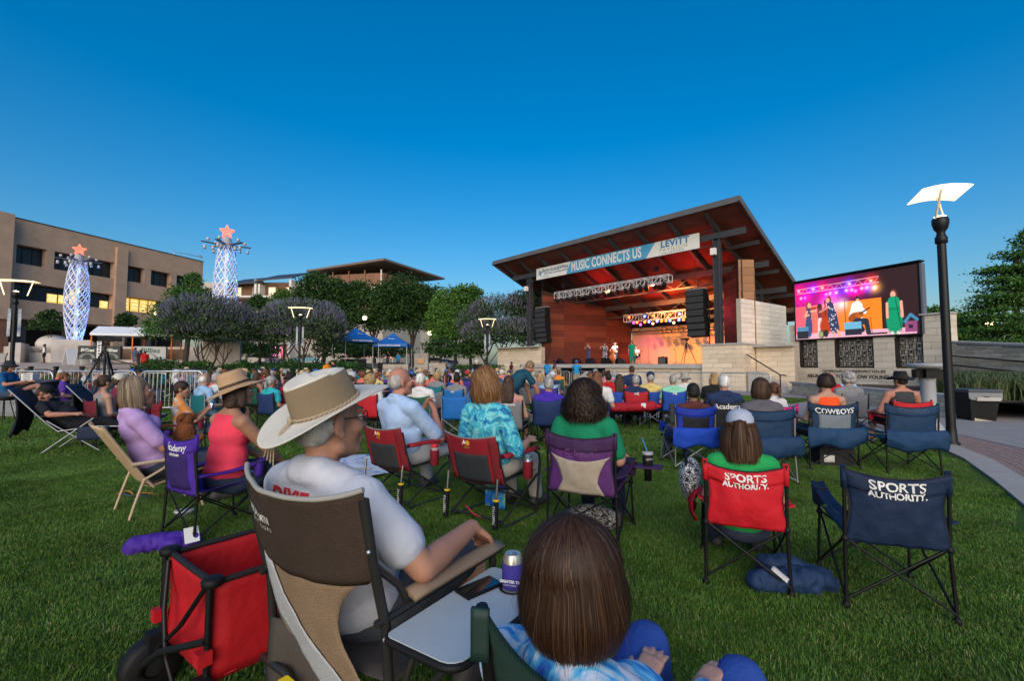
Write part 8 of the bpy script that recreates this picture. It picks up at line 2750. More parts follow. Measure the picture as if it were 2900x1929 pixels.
# pair of navy chairs with storage flaps
G6, Z6, w6 = from_feet((2294, 1333), (2453, 1331))
Z6 = R(-4)
CWB = (.008, .030, .075)
quad_chair('navy and grey Cowboys camp chair with storage flap under the woman in orange', G6, Z6, CWB, logo=[('COWBOYS', .105, .02)], W=.64, Hb=.94, pouch=(.008, .040, .105), panel=(.16, .19, .22), arm_col=(.010, .028, .07), seat_h=.45, cup=True)
J = seated(seat=.40, lean=12, yaw=.25, sh_w=.19, arms='rest')
OW = make_person('woman with short dark hair in a bright orange sleeveless top', G6 + fwd(Z6) * -.05, Z6, J, skin='pale', shirt=(.80, .085, .02), pants=(.05, .05, .06), hair_kind='short', hair_col=(.022, .012, .009), voxel=.012, tank=True, shorts=True)
strand_hair(J, OW, strand_material('dark_brown_strands', [(0, (.010, .005, .004)), (.7, (.03, .016, .011)), (1, (.07, .04, .03))]), 2000, .08, .0026, (.097, .112, .108), 1.12, 50, seed=14, inward=.5, curl=.006, cfreq=2)
G7, Z7, w7 = from_feet((2521, 1347), (2683, 1344))
quad_chair('empty navy Cowboys camp chair with storage flap beside the lamp post', G7, R(-6), (.008, .034, .085), logo=[('COWBOYS', .075, -.02)], logo_mat=mat('shadow_print', (.05, .07, .11), .7), W=.64, Hb=.94, pouch=(.008, .038, .10), seat_h=.45)
CL = thing('cooler_bag', 'black cooler bag on the grass under the navy chair of the woman in orange', 'cooler', G6 + V3(.18, .05, 0), R(-8))
MB().box((0, 0, .13), (.46, .26, .24)).build('body', mat('cooler_black', (.015, .016, .018), .7, bump=.3, bscale=30), CL)
MB().box((0, 0, .26), (.44, .24, .03)).build('lid', BLACK, CL)
MB().tube([(-.15, 0, .27), (-.1, 0, .33), (.1, 0, .33), (.15, 0, .27)], .009, 6).build('handle', BLACK, CL)
MB().sheet(lambda s, q: (-.18 + .14 * s, -.134, .06 + .10 * q), 2, 2, .003).build('front_label', WHT, CL)
# navy chair with brown bob woman, blue chair, pink chair
G8 = PG(2135, 5.9)
quad_chair('dark blue camp chair with wide flap, a pink bag hanging from it', G8, R(-5), (.008, .032, .080), W=.66, Hb=.94, pouch=(.008, .034, .09), frame=CHROME, seat_h=.42)
J = seated(seat=.36, lean=12, yaw=.1, sh_w=.18)
NW = make_person('woman with a smooth chestnut bob in the dark blue flap chair', G8 + V3(0, -.06, 0), R(-5), J, skin='pale', shirt=(.10, .10, .12), hair_kind='short', hair_col=(.05, .026, .013), voxel=.013)
strand_hair(J, NW, strand_material('chestnut_strands', [(0, (.022, .010, .005)), (.6, (.06, .03, .015)), (1, (.15, .085, .045))]), 2600, .15, .0024, (.095, .110, .108), 1.12, 48, seed=15, inward=.7)
PBG = thing('pink_bag', 'bright pink handbag hanging from the dark blue flap chair', 'handbag', G8 + V3(-.42, -.36, .02), R(10))
link('body', Prims().ell((0, 0, .16), (.085, .05, .15)).ell((0, 0, .10), (.10, .055, .09)).mesh('body', mat('pink_leather', (.62, .035, .26), .5, var=.08, scale=14), .014, 0, 2), PBG)
MB().tube([(-.05, 0, .29), (-.02, 0, .50), (.04, 0, .78), (.05, 0, .50), (.05, 0, .29)], .009, 6).build('strap', mat('tan_leather', (.30, .13, .05), .6), PBG)
G9 = PG(1943, 6.7)
quad_chair('royal blue camp chair with grey crossed legs and a draped blue flap', G9, R(0), (.008, .030, .30), W=.56, Hb=.90, pouch=(.008, .055, .42), frame=CHROME, panel=(.012, .012, .02))
J = seated(seat=.30, lean=22, yaw=-.1, sh_w=.18)
make_person('person with short black hair sunk low in the royal blue flap chair', G9 + V3(0, -.05, 0), R(0), J, skin='brown', shirt=(.10, .03, .03), hair_kind='short', hair_col=(.010, .008, .008), voxel=.014)
MB().sheet(lambda s, q: (-.35 + .035 * math.cos(2 * PI * s), -.36 + .03 * math.sin(2 * PI * s), .92 - .28 * q), 12, 6, .006).build('rolled_sleeve', FAB, [o for o in bpy.data.objects if o.get('label', '').startswith('royal blue camp chair')][0], (.03, .032, .036))
G10 = PG(2185, 8.2)
quad_chair('hot pink childrens camp chair behind the dark blue chair', G10, R(0), (.60, .012, .22), W=.50, Hb=.78, logo=[('Academy', .075, .0)], seat_h=.34)
J = seated(seat=.30, lean=6, yaw=.15, sh_w=.155)
make_person('girl with auburn low ponytail in the hot pink chair', G10, R(0), J, skin='pale', shirt=(.60, .58, .60), hair_kind='pony', hair_col=(.10, .04, .02), voxel=.014, scale=.92, head_k=1.08)
G11 = PG(2540, 8.1)
quad_chair('red camp chair under the man in the black hat', G11, R(-2), (.45, .012, .02), W=.62, Hb=.86, frame=CHROME)
J = seated(seat=.38, lean=8, yaw=.12, sh_w=.235, el=((-.34, .0, .64), (.34, .0, .64)), wr=((-.30, .24, .62), (.30, .24, .62)))
make_person('broad man in a black western hat and grey sleeveless shirt', G11, R(-2), J, skin='red', shirt=(.045, .045, .05), pants=(.02, .02, .022), shorts=True, hair_kind='short', hair_col=(.03, .02, .015), hat_kind='black', hat_col=(.010, .010, .011), voxel=.013, tank=True, fat=1.2)
SHT = thing('sun_hat', 'light blue and striped sun hat on the arm of the left navy Cowboys chair', 'hat', G6 + V3(-.62, .25, .58), 0)
MB().lathe([(.0, .10), (.07, .10), (.085, .02), (.15, .0), (.152, .004), (.08, .03)], 20).build('crown', dye_material('stripe_hat', [(.4, (.05, .40, .55)), (.5, (.5, .45, .2)), (.6, (.08, .15, .12))], 20, 0), SHT)
MB().lathe([(.0, .105), (.075, .103), (.08, .095)], 16).build('top', mat('hat_aqua', (.03, .42, .60), .7), SHT)
# left middle distance: boy with phone, grey tank woman, sound desk
G12 = PG(515, 7.2)
quad_chair('dark red camp chair under the boy with the phone', G12, R(-42), (.17, .008, .02), W=.52, Hb=.92)
J = seated(seat=.36, lean=8, yaw=-.3, pitch=R(-8), sh_w=.16, el=((-.2, .14, .62), (.22, .14, .62)), wr=((-.05, .33, .80), (.09, .33, .80)))
make_person('boy in an orange and grey striped T-shirt looking at his phone', G12 + V3(.05, .03, 0), R(-46), J, skin='tan', shirt=(.5, .3, .2), shirt_mat=dye_material('stripe_tee', [(.44, (.62, .24, .06)), (.5, (.62, .24, .06)), (.52, (.40, .40, .46)), (.6, (.40, .40, .46))], 9, .1), pants=(.10, .13, .17), shorts=True, hair_kind='short', hair_col=(.03, .016, .010), voxel=.012, scale=.92, head_k=1.08)
p = G12 + Matrix.Rotation(R(-46), 3, 'Z') @ V3(.04, .39, 0) * .92 + V3(.05, .03, .80)
PHN = thing('lit_phone', 'mobile phone with lit blue screen in the hands of the boy', 'phone', p, R(-46))
MB().box((0, 0, 0), (.16, .012, .08), rot=Matrix.Rotation(-.3, 3, 'X')).build('case', BLACK, PHN)
MB().box((0, -.008, 0), (.145, .003, .068), rot=Matrix.Rotation(-.3, 3, 'X')).build('screen', mat('phone_lit', (.3, .5, .9), .3, emit=(.25, .45, 1.0), estr=.9), PHN)
# the rest of the audience
STAGE = V3(6.5, 33, 0)
def face_stage(p, jit=0.0):
 d = STAGE - Vector((p[0], p[1], 0))
 return math.atan2(-d.x, d.y) + jit
COLS = {'navy': (.012, .03, .10), 'royal blue': (.012, .06, .34), 'black': (.012, .012, .014), 'grey': (.16, .16, .17), 'dark green': (.012, .09, .05), 'red': (.42, .012, .02), 'maroon': (.15, .012, .025), 'purple': (.07, .03, .22), 'teal': (.01, .14, .16), 'bright blue': (.015, .16, .45)}
SHIRTS = {'white': (.62, .62, .62), 'light blue': (.26, .42, .62), 'turquoise': (.03, .36, .42), 'navy': (.02, .035, .09), 'black': (.015, .015, .017), 'grey': (.22, .22, .23), 'red': (.45, .02, .025), 'blue': (.02, .10, .42), 'pink': (.58, .22, .28), 'mint': (.25, .58, .42), 'yellow': (.60, .47, .16), 'orange': (.72, .22, .03), 'purple': (.12, .05, .35), 'olive': (.09, .09, .05), 'coral': (.66, .18, .13), 'teal': (.01, .15, .18)}
HCOL = {'brown': (.05, .026, .014), 'black': (.012, .010, .009), 'grey': (.30, .29, .28), 'white': (.58, .57, .55), 'blond': (.34, .22, .10), 'auburn': (.14, .055, .022)}
HATC = {'straw': (.48, .34, .18), 'cowboy': (.50, .38, .23), 'bucket': (.36, .33, .27), 'cap': (.30, .32, .35), 'black': (.015, .015, .015)}
_used_lab = {}
taken = []
def sitter(lab, u, Yd, pose, skin, shirt, hairk, hairc, chair=None, hatk=None, hatc=None, cut='shirt', shorts=False, rz=None, scale=1.0, grey=False, pants=(.04, .05, .08), group='seated spectators', chair_lab=None, X=None):
 x = xat(u, Yd) if X is None else X
 z = hgt(x, Yd)
 a = face_stage((x, Yd)) if rz is None else rz
 taken.append((x, Yd))
 sh = SHIRTS[shirt] if isinstance(shirt, str) else shirt
 c = None
 dz = 0
 if chair:
  cc = COLS[chair] if isinstance(chair, str) else chair
  g = .9 + .2 * rnd.random()
  c = far_chair(chair_lab, (x, Yd, z), a, tuple(q * g for q in cc), 'camp chairs in the audience', grey)
  dz = -.13
 f = fwd(a) * (-.04)
 o = far_person(lab, (x + f.x, Yd + f.y, z + dz), a, pose, skin, sh, pants, hairk, HCOL[hairc] if hairc else None, hatk, hatc or (HATC.get(hatk) if hatk else None), cut, shorts, scale, group)
 return o
# -- spectators one can point to in the middle rows
MID = [
 ('white haired man in a white shirt with a navy towel round his neck, green chair', 1205, 9.6, 'rest', 'red', 'white', 'short', 'white', 'dark green', None, None, 'shirt', True, True),
 ('man in a grey camouflage cap and light blue shirt left of the towel man', 1160, 10.2, 'rest', 'red', 'light blue', 'short', 'grey', 'black', 'cap', (.16, .17, .15), 'shirt', False, False),
 ('person with curly blond hair in a bright red chair behind the bald man', 1066, 10.0, 'rest', 'pale', 'white', 'curly', 'blond', 'red', None, None, 'shirt', False, False),
 ('woman in a pale grey cap in a dark green chair beside the broad hat', 1008, 10.8, 'lap', 'pale', 'white', 'short', 'brown', 'dark green', 'cap', (.45, .46, .50), 'shirt', False, False),
 ('woman with long light brown hair in the grey chair left of the curls', 1448, 8.2, 'rest', 'pale', 'pink', 'long', 'brown', 'grey', None, None, 'tank', True, False),
 ('grey haired man in a purple polo shirt left of the dark curls', 1556, 8.6, 'lap', 'red', (.06, .03, .36), 'short', 'grey', 'navy', None, None, 'shirt', True, False),
 ('man with a beige back-turned cap and white T-shirt behind the dark curls', 1652, 7.7, 'rest', 'red', 'white', 'short', 'brown', 'grey', 'backcap', (.34, .31, .26), 'shirt', False, False),
 ('girl with long golden brown hair right of the dark curls', 1690, 9.0, 'rest', 'pale', 'white', 'long', 'auburn', None, None, None, 'shirt', False, False),
 ('grey haired woman in the red chair printed with a white mark', 1797, 11.2, 'rest', 'pale', 'navy', 'short', 'grey', 'red', None, None, 'shirt', False, False),
 ('person in a dark red top with brown curls in a royal blue chair', 1752, 11.4, 'rest', 'pale', 'red', 'long', 'brown', 'royal blue', None, None, 'long', False, False),
 ('man in a navy cap and pale yellow shirt in a royal blue chair', 1838, 11.6, 'rest', 'red', 'yellow', 'short', 'grey', 'royal blue', 'cap', (.015, .03, .08), 'shirt', False, True),
 ('grey haired man in a mint green shirt in a blue chair', 1900, 11.3, 'rest', 'red', 'mint', 'short', 'grey', 'royal blue', None, None, 'shirt', False, False),
 ('person in a beige bucket hat and white shirt right of the mint shirt', 1934, 12.2, 'lap', 'pale', 'white', 'short', 'grey', 'navy', 'bucket', None, 'shirt', False, False),
 ('white haired man in a dark navy shirt in the black Academy chair', 2038, 8.3, 'rest', 'red', 'navy', 'short', 'white', 'black', None, None, 'shirt', False, False),
 ('blond woman in a black flowered top left of the white haired man', 2016, 11.0, 'lap', 'pale', 'black', 'bob', 'blond', 'black', None, None, 'shirt', False, False),
 ('man in a navy T-shirt with close cropped hair before the stage barrier', 1787, 15.5, 'lap', 'red', 'navy', 'short', 'brown', None, None, None, 'shirt', False, False),
 ('bald man in a red shirt before the donor wall', 2335, 12.6, 'rest', 'red', 'red', 'balding', 'grey', 'red', None, None, 'shirt', True, False),
 ('white haired person in light blue before the donor wall', 2385, 13.5, 'lap', 'pale', 'light blue', 'short', 'white', 'grey', None, None, 'shirt', False, True),
 ('person with greying curls in a grey chair right of the woman in orange', 2386, 9.8, 'lap', 'pale', 'grey', 'curly', 'grey', 'grey', None, None, 'shirt', False, False),
 ('woman in a grey tank top looking back, seated behind the lilac woman', 322, 8.6, 'lap', 'pale', 'grey', 'pony', 'brown', 'maroon', None, None, 'tank', False, False),
 ('bald man with dark glasses behind the crowd barrier', 310, 10.6, 'rest', 'red', 'navy', 'balding', 'grey', 'grey', None, None, 'shirt', False, False),
 ('person in a cream cap and maroon shirt in front of the barrier', 372, 9.6, 'rest', 'pale', (.16, .03, .06), 'short', 'brown', 'maroon', 'cap', (.55, .53, .46), 'shirt', False, False),
 ('bald old man in a pale blue shirt beside the barrier corner', 606, 10.2, 'rest', 'pale', 'light blue', 'balding', 'white', 'teal', None, None, 'shirt', True, True),
 ('grey man in a white shirt next to the bald old man', 640, 11.0, 'rest', 'red', 'white', 'short', 'grey', 'dark green', None, None, 'shirt', True, False),
 ('woman with grey ponytail in a turquoise T-shirt left of the broad hat', 790, 10.6, 'rest', 'tan', 'turquoise', 'pony', 'grey', 'navy', None, None, 'shirt', False, False),
 ('person in a black beret left of the broad hat', 838, 10.8, 'lap', 'pale', 'maroon' if 'maroon' in SHIRTS else 'red', 'long', 'brown', 'maroon', 'bucket', (.012, .012, .012), 'shirt', False, False),
 ('woman in bright blue with dark hair and bare legs, left lawn', 690, 14.0, 'lap', 'tan', 'blue', 'bob', 'black', 'black', None, None, 'shirt', True, False),
 ('person in an olive camping chair seen from behind, left lawn', 748, 13.0, 'rest', 'tan', 'olive', 'long', 'brown', 'dark green', None, None, 'tank', False, False),
 ('person in a white cap and white shirt near the stage path', 1303, 21.0, 'rest', 'red', 'white', 'short', 'grey', 'red', 'cap', (.55, .55, .60), 'shirt', True, False),
 ('person in a bright red cap before the stage lamp post', 1330, 18.5, 'rest', 'red', 'navy', 'short', 'brown', 'purple', 'cap', (.60, .02, .02), 'shirt', False, False),
 ('person in a pink cap left of the bending man', 1384, 15.0, 'lap', 'pale', 'black', 'short', 'grey', 'black', 'cap', (.60, .26, .30), 'shirt', False, False),
 ('person in a white knitted cap left of the bending man', 1408, 14.2, 'rest', 'pale', 'grey', 'curly', 'white', 'navy', None, None, 'long', False, False),
 ('woman in light blue with dark hair in a bright blue chair', 1370, 10.4, 'rest', 'tan', 'light blue', 'long', 'black', 'bright blue', None, None, 'shirt', False, False),
 ('person behind the empty bright blue chair, dark hair', 1300, 12.0, 'lap', 'tan', 'grey', 'short', 'black', 'bright blue', None, None, 'shirt', False, False),
 ('person in a grey felt hat before the stage', 1526, 17.0, 'rest', 'red', 'pink', 'short', 'blond', 'navy', 'bucket', (.20, .20, .18), 'shirt', False, True),
 ('blond haired woman before the stage beside the grey felt hat', 1534, 14.0, 'rest', 'pale', 'grey', 'bob', 'blond', 'navy', None, None, 'shirt', False, False),
 ('person in a white cap in a green and white chair before the stage', 1567, 15.5, 'rest', 'red', 'navy', 'short', 'grey', 'grey', 'cap', (.6, .6, .6), 'shirt', False, True),
 ('grey haired person with glasses before the stage camera', 1556, 13.0, 'rest', 'pale', 'light blue', 'short', 'grey', 'purple', None, None, 'shirt', False, False),
 ('person with long red brown hair under the stage monitors', 1672, 11.5, 'rest', 'pale', 'black', 'curly', 'auburn', 'royal blue', None, None, 'shirt', False, False),
 ('grey bob woman under the stage monitors', 1655, 13.5, 'lap', 'pale', 'white', 'bob', 'grey', 'navy', None, None, 'shirt', False, False),
 ('man in a black cap and cream shirt before the stage barrier', 1690, 13.8, 'rest', 'red', 'yellow', 'short', 'black', 'red', 'cap', (.015, .015, .02), 'shirt', False, False),
 ('person with dark hair and red jacket before the stage barrier', 1722, 13.6, 'rest', 'tan', 'red', 'short', 'black', 'red', None, None, 'long', False, False),
]
_chair_words = {}
for (lab, u, Yd, pose, sk, sh, hk, hc, ch, hk2, hcol, cut, shorts, grey) in MID:
 Yd = Yd * .96
 sitter(lab, u, Yd, pose, sk, sh, hk, hc, ch, hk2, hcol, cut, shorts, None, rnd.uniform(1.0, 1.07), grey, pants=rnd.choice([(.04, .05, .08), (.2, .17, .13), (.02, .02, .025)]),
     chair_lab=' '.join(('%s camp chair under the %s' % (ch, lab)).split()[:15]).rstrip(',') if ch else None)
def zone(u):
 for lim, w in ((330, 'behind the left barriers'), (480, 'by the barrier corner'), (620, 'below the first purple tree'), (730, 'before the hedge'), (860, 'below the second purple tree'), (960, 'left of the blue canopies'), (1060, 'below the left blue canopy'),
       (1170, 'below the right blue canopy'), (1270, 'by the stone monument'), (1400, 'by the stage lamp post'), (1560, 'before the left stage wall'), (1700, 'before the stage vents'), (1900, 'before the stage middle'), (2120, 'before the stage podium')):
  if u < lim:
   return w
 return 'before the stage stair'
def auto_label(hatk, hatname, hairk, hairc, shirt, chair, u, Yd):
 row = 'front' if Yd < 15 else ('middle' if Yd < 21 else 'rear')
 hd = (hatname + ' hat' if hatk in ('straw', 'cowboy', 'bucket') else hatname + ' cap') if hatk else ('%s %s hair' % (hairc, {'short': 'short', 'bob': 'bobbed', 'long': 'long', 'curly': 'curly', 'pony': 'tied back', 'balding': 'thinning'}[hairk]))
 return 'spectator in %s, %s, %s row %s' % (shirt, hd, row, zone(u))
rc = random.Random(21)
specs = []
tries = 0
def far_ok(x, y, d=.78):
 return all((x - a) ** 2 + (y - b) ** 2 > d * d for a, b in taken)
NFAR = 0
for (u0, u1, y0, y1, n) in ((500, 720, 13, 27, 22), (720, 960, 14, 28, 26), (930, 1200, 12.5, 29, 34), (1200, 1440, 13, 27, 24), (1440, 1760, 15.5, 21, 12), (180, 480, 13, 24, 14), (0, 200, 14, 22, 6)):
 k = 0
 t_ = 0
 while k < n and t_ < n * 30:
  t_ += 1
  y = y0 + (y1 - y0) * rc.random() ** .8
  u = rc.uniform(u0, u1)
  x = xat(u, y)
  if not far_ok(x, y):
   continue
  k += 1
  NFAR += 1
  sk = rc.choices(['pale', 'red', 'tan', 'brown', 'dark'], [4, 4, 3, 1, .6])[0]
  sh = rc.choice(list(SHIRTS))
  hairk = rc.choices(['short', 'bob', 'long', 'curly', 'pony', 'balding'], [5, 3, 2, 1, 1.5, 1])[0]
  hairc = rc.choices(['brown', 'black', 'grey', 'white', 'blond', 'auburn'], [4, 2, 4, 2, 2, 1])[0]
  hatk = rc.choices([None, 'cap', 'straw', 'cowboy', 'bucket'], [7, 2.4, 1, .6, .6])[0]
  hn, hcol = '', None
  if hatk == 'cap':
   hn, hcol = rc.choice([('navy', (.015, .03, .09)), ('white', (.55, .55, .57)), ('grey', (.25, .26, .27)), ('black', (.012, .012, .013)), ('blue', (.03, .12, .4))])
  elif hatk:
   hn, hcol = {'straw': ('straw', (.5, .35, .18)), 'cowboy': ('tan western', (.5, .38, .23)), 'bucket': ('khaki bucket', (.33, .30, .22))}[hatk]
  if hatk and hairk in ('curly',):
   hairk = 'short'
  pose = rc.choices(['rest', 'lap', 'knees', 'cross', 'up'], [4, 3, 2, 2, .8])[0]
  ch = rc.choices(list(COLS) + [None], [3, 2, 3, 2, 2, 2, 1, 1, 1, 1, .0])[0]
  lab = auto_label(hatk, hn, hairk, hairc, sh, ch, u, y)
  a = face_stage((x, y), rc.uniform(-.22, .22))
  rowt = 'front' if y < 15 else ('middle' if y < 21 else 'rear')
  sitter(lab, u, y, pose, sk, sh, hairk, hairc, ch, hatk, hcol, rc.choices(['shirt', 'tank', 'long'], [6, 1.5, 1])[0], rc.random() < .55, a, rc.uniform(.98, 1.08), rc.random() < .2,
      pants=rc.choice([(.04, .05, .08), (.2, .17, .13), (.02, .02, .025), (.10, .12, .16)]),
      chair_lab='%s camp chair, sitter in %s, %s row %s' % (ch, sh, rowt, zone(u)) if ch else None)
# -- empty chairs that show between the sitters
for lab, u, Yd, c, a, g in (('empty grey camp chair with bright red top before the bending man', 1507, 12.6, (.10, .10, .11), 0, True), ('empty bright blue camp chair left of the auburn woman', 1302, 9.2, (.012, .13, .42), .3, True),
       ('empty grey camp chair with green panel behind the white haired man', 1240, 10.6, (.16, .16, .17), .2, True), ('empty dark navy camp chair near the blond curls', 1035, 12.0, (.015, .03, .09), .2, False)):
 x = xat(u, Yd)
 far_chair(lab, (x, Yd, hgt(x, Yd)), face_stage((x, Yd)) + a * .3, c, 'camp chairs in the audience', g)
for key, tx, sz, z in (('black camp chair under the white haired', 'Academy', .12, .76), ('red camp chair under the grey haired woman', '>K', .09, .80), ('royal blue camp chair under the grey haired man', '>K', .09, .80), ('grey camp chair under the woman with long light', 'CASCADE MTN', .045, .80), ('bright blue camp chair under', 'GCI', .06, .80)):
 for o in list(COL.objects):
  if o.get('label', '').startswith(key):
   text_mesh('logo_print', tx, sz, LOGO, o, (0, -.353, z), (PI / 2 - .05, 0, 0), .001, weight=.002)
# -- standing people
def stander(lab, u, Yd, J, zf=None, rz=0.0, **kw):
 x = xat(u, Yd)
 z = hgt(x, Yd) if zf is None else zf
 return make_person(lab, (x, Yd, z), rz, J, **kw)
J = standing(bend=48, yaw=.0, pitch=R(-28), el=((-.20, .55, .95), (.22, .58, .92)), wr=((-.16, .62, .72), (.16, .66, .68)))
stander('man in a dark teal T-shirt and jeans bending forward over the chairs', 1440, 10.0, J, rz=R(-62), skin='red', shirt=(.015, .07, .11), pants=(.025, .05, .12), hair_kind='short', hair_col=(.20, .13, .07), voxel=.013, fat=1.12, belly=.04, scale=1.02)
J = standing(el=((-.24, .16, 1.22), (.24, .16, 1.22)), wr=((-.06, .26, 1.48), (.08, .26, 1.48)))
stander('photographer in a bright blue polo and khaki shorts at the stage barrier', 1632, 27.0, J, rz=R(-15), skin='red', shirt=(.02, .24, .50), pants=(.30, .24, .17), shorts=True, hair_kind='short', hair_col=(.05, .03, .02), hat_kind='backcap', hat_col=(.10, .14, .30), voxel=.021)
J = standing(yaw=.5)
stander('woman in a bright blue shirt and black trousers left of the photographer', 1550, 29.5, J, rz=R(-40), skin='pale', shirt=(.02, .24, .50), pants=(.015, .015, .018), hair_kind='pony', hair_col=(.04, .02, .01), voxel=.021)
tripod_camera(V3(xat(1570, 29), 29, 0), R(-20), 1.75, 'black camera tripod left of the photographer at the stage')
J = standing(el=(None, (.28, .14, 1.18)), wr=(None, (.10, .30, 1.45)))
stander('woman in black taking a photograph by the stage lamp post', 1350, 23.5, J, rz=R(-60), skin='pale', shirt=(.012, .012, .014), pants=(.012, .012, .014), hair_kind='short', hair_col=(.5, .48, .45), voxel=.021)
J = standing()
stander('man in an orange T-shirt standing by the hedge', 927, 27.5, J, rz=R(-120), skin='red', shirt=(.85, .25, .01), pants=(.05, .05, .06), hair_kind='short', hair_col=(.3, .28, .26), voxel=.021)
stander('man in a black T-shirt holding a plate behind the orange shirt', 945, 29.0, standing(wr=((-.1, .3, 1.2), (.1, .3, 1.2))), rz=R(140), skin='red', shirt=(.012, .012, .014), hair_kind='short', hair_col=(.03, .02, .015), voxel=.021)
stander('vendor in black behind the right merchandise table', 1097, 42.6, standing(), rz=R(-90), skin='tan', shirt=(.012, .012, .014), pants=(.012, .012, .014), hair_kind='short', hair_col=(.02, .012, .01), voxel=.02)
stander('vendor in blue at the right edge of the canopy', 1128, 42.2, standing(), rz=R(160), skin='tan', shirt=(.02, .20, .40), hair_kind='short', hair_col=(.02, .012, .01), voxel=.02)
stander('man in a white tank top and black shorts on the plaza', 126, 42, standing(el=((-.36, .02, 1.2), (.36, .05, 1.2)), wr=((-.42, .1, .98), (.52, .16, 1.02))), rz=R(150), skin='dark', shirt=(.62, .62, .64), pants=(.012, .012, .014), shorts=True, tank=True, hair_kind='short', hair_col=(.01, .008, .007), voxel=.02)
stander('woman in a red dress-shirt standing by the food stall', 411, 36, standing(), rz=R(60), skin='tan', shirt=(.55, .02, .025), pants=(.35, .02, .025), hair_kind='short', hair_col=(.02, .012, .01), voxel=.02, fat=1.2)
stander('man in a dark maroon shirt beside the woman in red', 398, 36.6, standing(), rz=R(20), skin='brown', shirt=(.04, .012, .018), pants=(.03, .03, .03), hair_kind='short', hair_col=(.012, .01, .009), voxel=.02)
stander('man in a slate blue T-shirt and shorts ordering at the food stall', 383, 38, standing(), rz=R(10), skin='red', shirt=(.06, .09, .15), pants=(.10, .13, .18), shorts=True, hair_kind='short', hair_col=(.03, .02, .015), voxel=.02)
stander('man in dark maroon leaning on the left stage wing', 1448, 39.5, standing(), rz=R(-60), skin='tan', shirt=(.09, .012, .02), hair_kind='short', hair_col=(.02, .014, .01), hat_kind='cap', hat_col=(.03, .02, .02), voxel=.02)
# -- sound desk on the left behind the barrier
SDx = xat(95, 13.2)
SD = thing('sound_desk', 'long grey mixing desk on flight cases behind the left barriers', 'mixing desk', (SDx - .4, 13.3, hgt(0, 13.3)), R(-8))
MB().box((0, 0, .40), (2.2, .8, .78)).build('flight_case', mat('case_grey', (.20, .21, .22), .6, var=.2, scale=6), SD)
MB().box((0, 0, .93), (2.3, .75, .12), rot=Matrix.Rotation(.12, 3, 'X')).build('console', BLACK, SD)
for k in range(14):
 MB().box((-1.05 + k * .16, -.1, 1.005), (.015, .4, .02), rot=Matrix.Rotation(.12, 3, 'X')).build('fader_strip', SILVER, SD)
for z in (.12, .42, .72):
 MB().box((0, -.41, z), (2.22, .02, .03)).build('case_edge', SILVER, SD)
J = seated(seat=.62, lean=-4, sh_w=.20, el=((-.22, .15, .95), (.24, .15, .95)), wr=((-.15, .42, 1.02), (.15, .42, 1.02)), ank=((-.14, .42, .3), (.14, .42, .3)), az=.3)
sm_o = make_person('sound man in a blue T-shirt and dark boonie hat at the mixing desk', (xat(20, 11.8), 11.8, hgt(0, 11.8)), R(-75), J, skin='red', shirt=(.015, .10, .26), pants=(.04, .06, .10), shorts=True, hair_kind='long', hair_col=(.03, .018, .012), hat_kind='bucket', hat_col=(.015, .018, .025), voxel=.014)
STL = thing('work_stool', 'black stool under the sound man', 'stool', (xat(20, 11.8), 11.8, hgt(0, 11.8)), R(-75))
MB().lathe([(.0, .55), (.18, .55), (.19, .60), (.17, .63), (.0, .63)], 18).build('seat', BLACK, STL)
for k in range(4):
 a = k * PI / 2 + .5
 MB().tube([(.10 * math.cos(a), .10 * math.sin(a), .56), (.22 * math.cos(a), .22 * math.sin(a), 0)], .012, 6).build('leg', BLACKM, STL)
tripod_camera(V3(xat(298, 12.6), 12.6, hgt(0, 12.6)), R(-55), 2.15, 'large black video camera tripod standing above the left crowd')
WBX = thing('white_box', 'white slotted plastic box on the sound desk', 'box', (xat(90, 13.0), 13.0, 1.02 + hgt(0, 13)), .1)
MB().box((0, 0, .10), (.30, .22, .20)).build('body', mat('box_white', (.62, .62, .62), .6), WBX)
for k in range(3):
 MB().box((.0, -.112, .04 + k * .06), (.18, .006, .018)).build('slot', BLACK, WBX)
for lab, u, v, c in (('black cooler box on the lawn right of the straw hat', 722, 1140, (.012, .012, .014)), ('small red and white cooler on the lawn beside the bald old man', 703, 1100, (.42, .02, .03))):
 g = gnd(u, v + 10)
 K = thing('cooler_box', lab, 'cooler', g, .2)
 MB().box((0, 0, .15), (.48, .30, .30)).build('body', CLOTHF, K, c)
 MB().box((0, 0, .32), (.50, .32, .045)).build('lid', CLOTHF, K, (.5, .5, .5) if c[0] > .1 else c)
 MB().tube([(-.24, 0, .28), (-.2, 0, .40), (.2, 0, .40), (.24, 0, .28)], .012, 6).build('handle', BLACK, K)
KJ = thing('chair_cover', 'long red chair bag laid across the arms of a red camp chair', 'bag', V3(xat(1800, 9.9), 9.9, .50 + hgt(0, 9.9)), R(4))
link('cloth', Prims().cap((-.50, 0, .04), (.34, 0, .07), .09, .10).cap((.3, 0, .07), (.52, 0, .06), .07, .03).mesh('cloth', FAB, .02, 0, 2, wrinkle(.018, 9, 2)), KJ, (.36, .010, .022))
MB().box((.12, -.10, .09), (.10, .01, .10)).build('care_label', WHT, KJ)
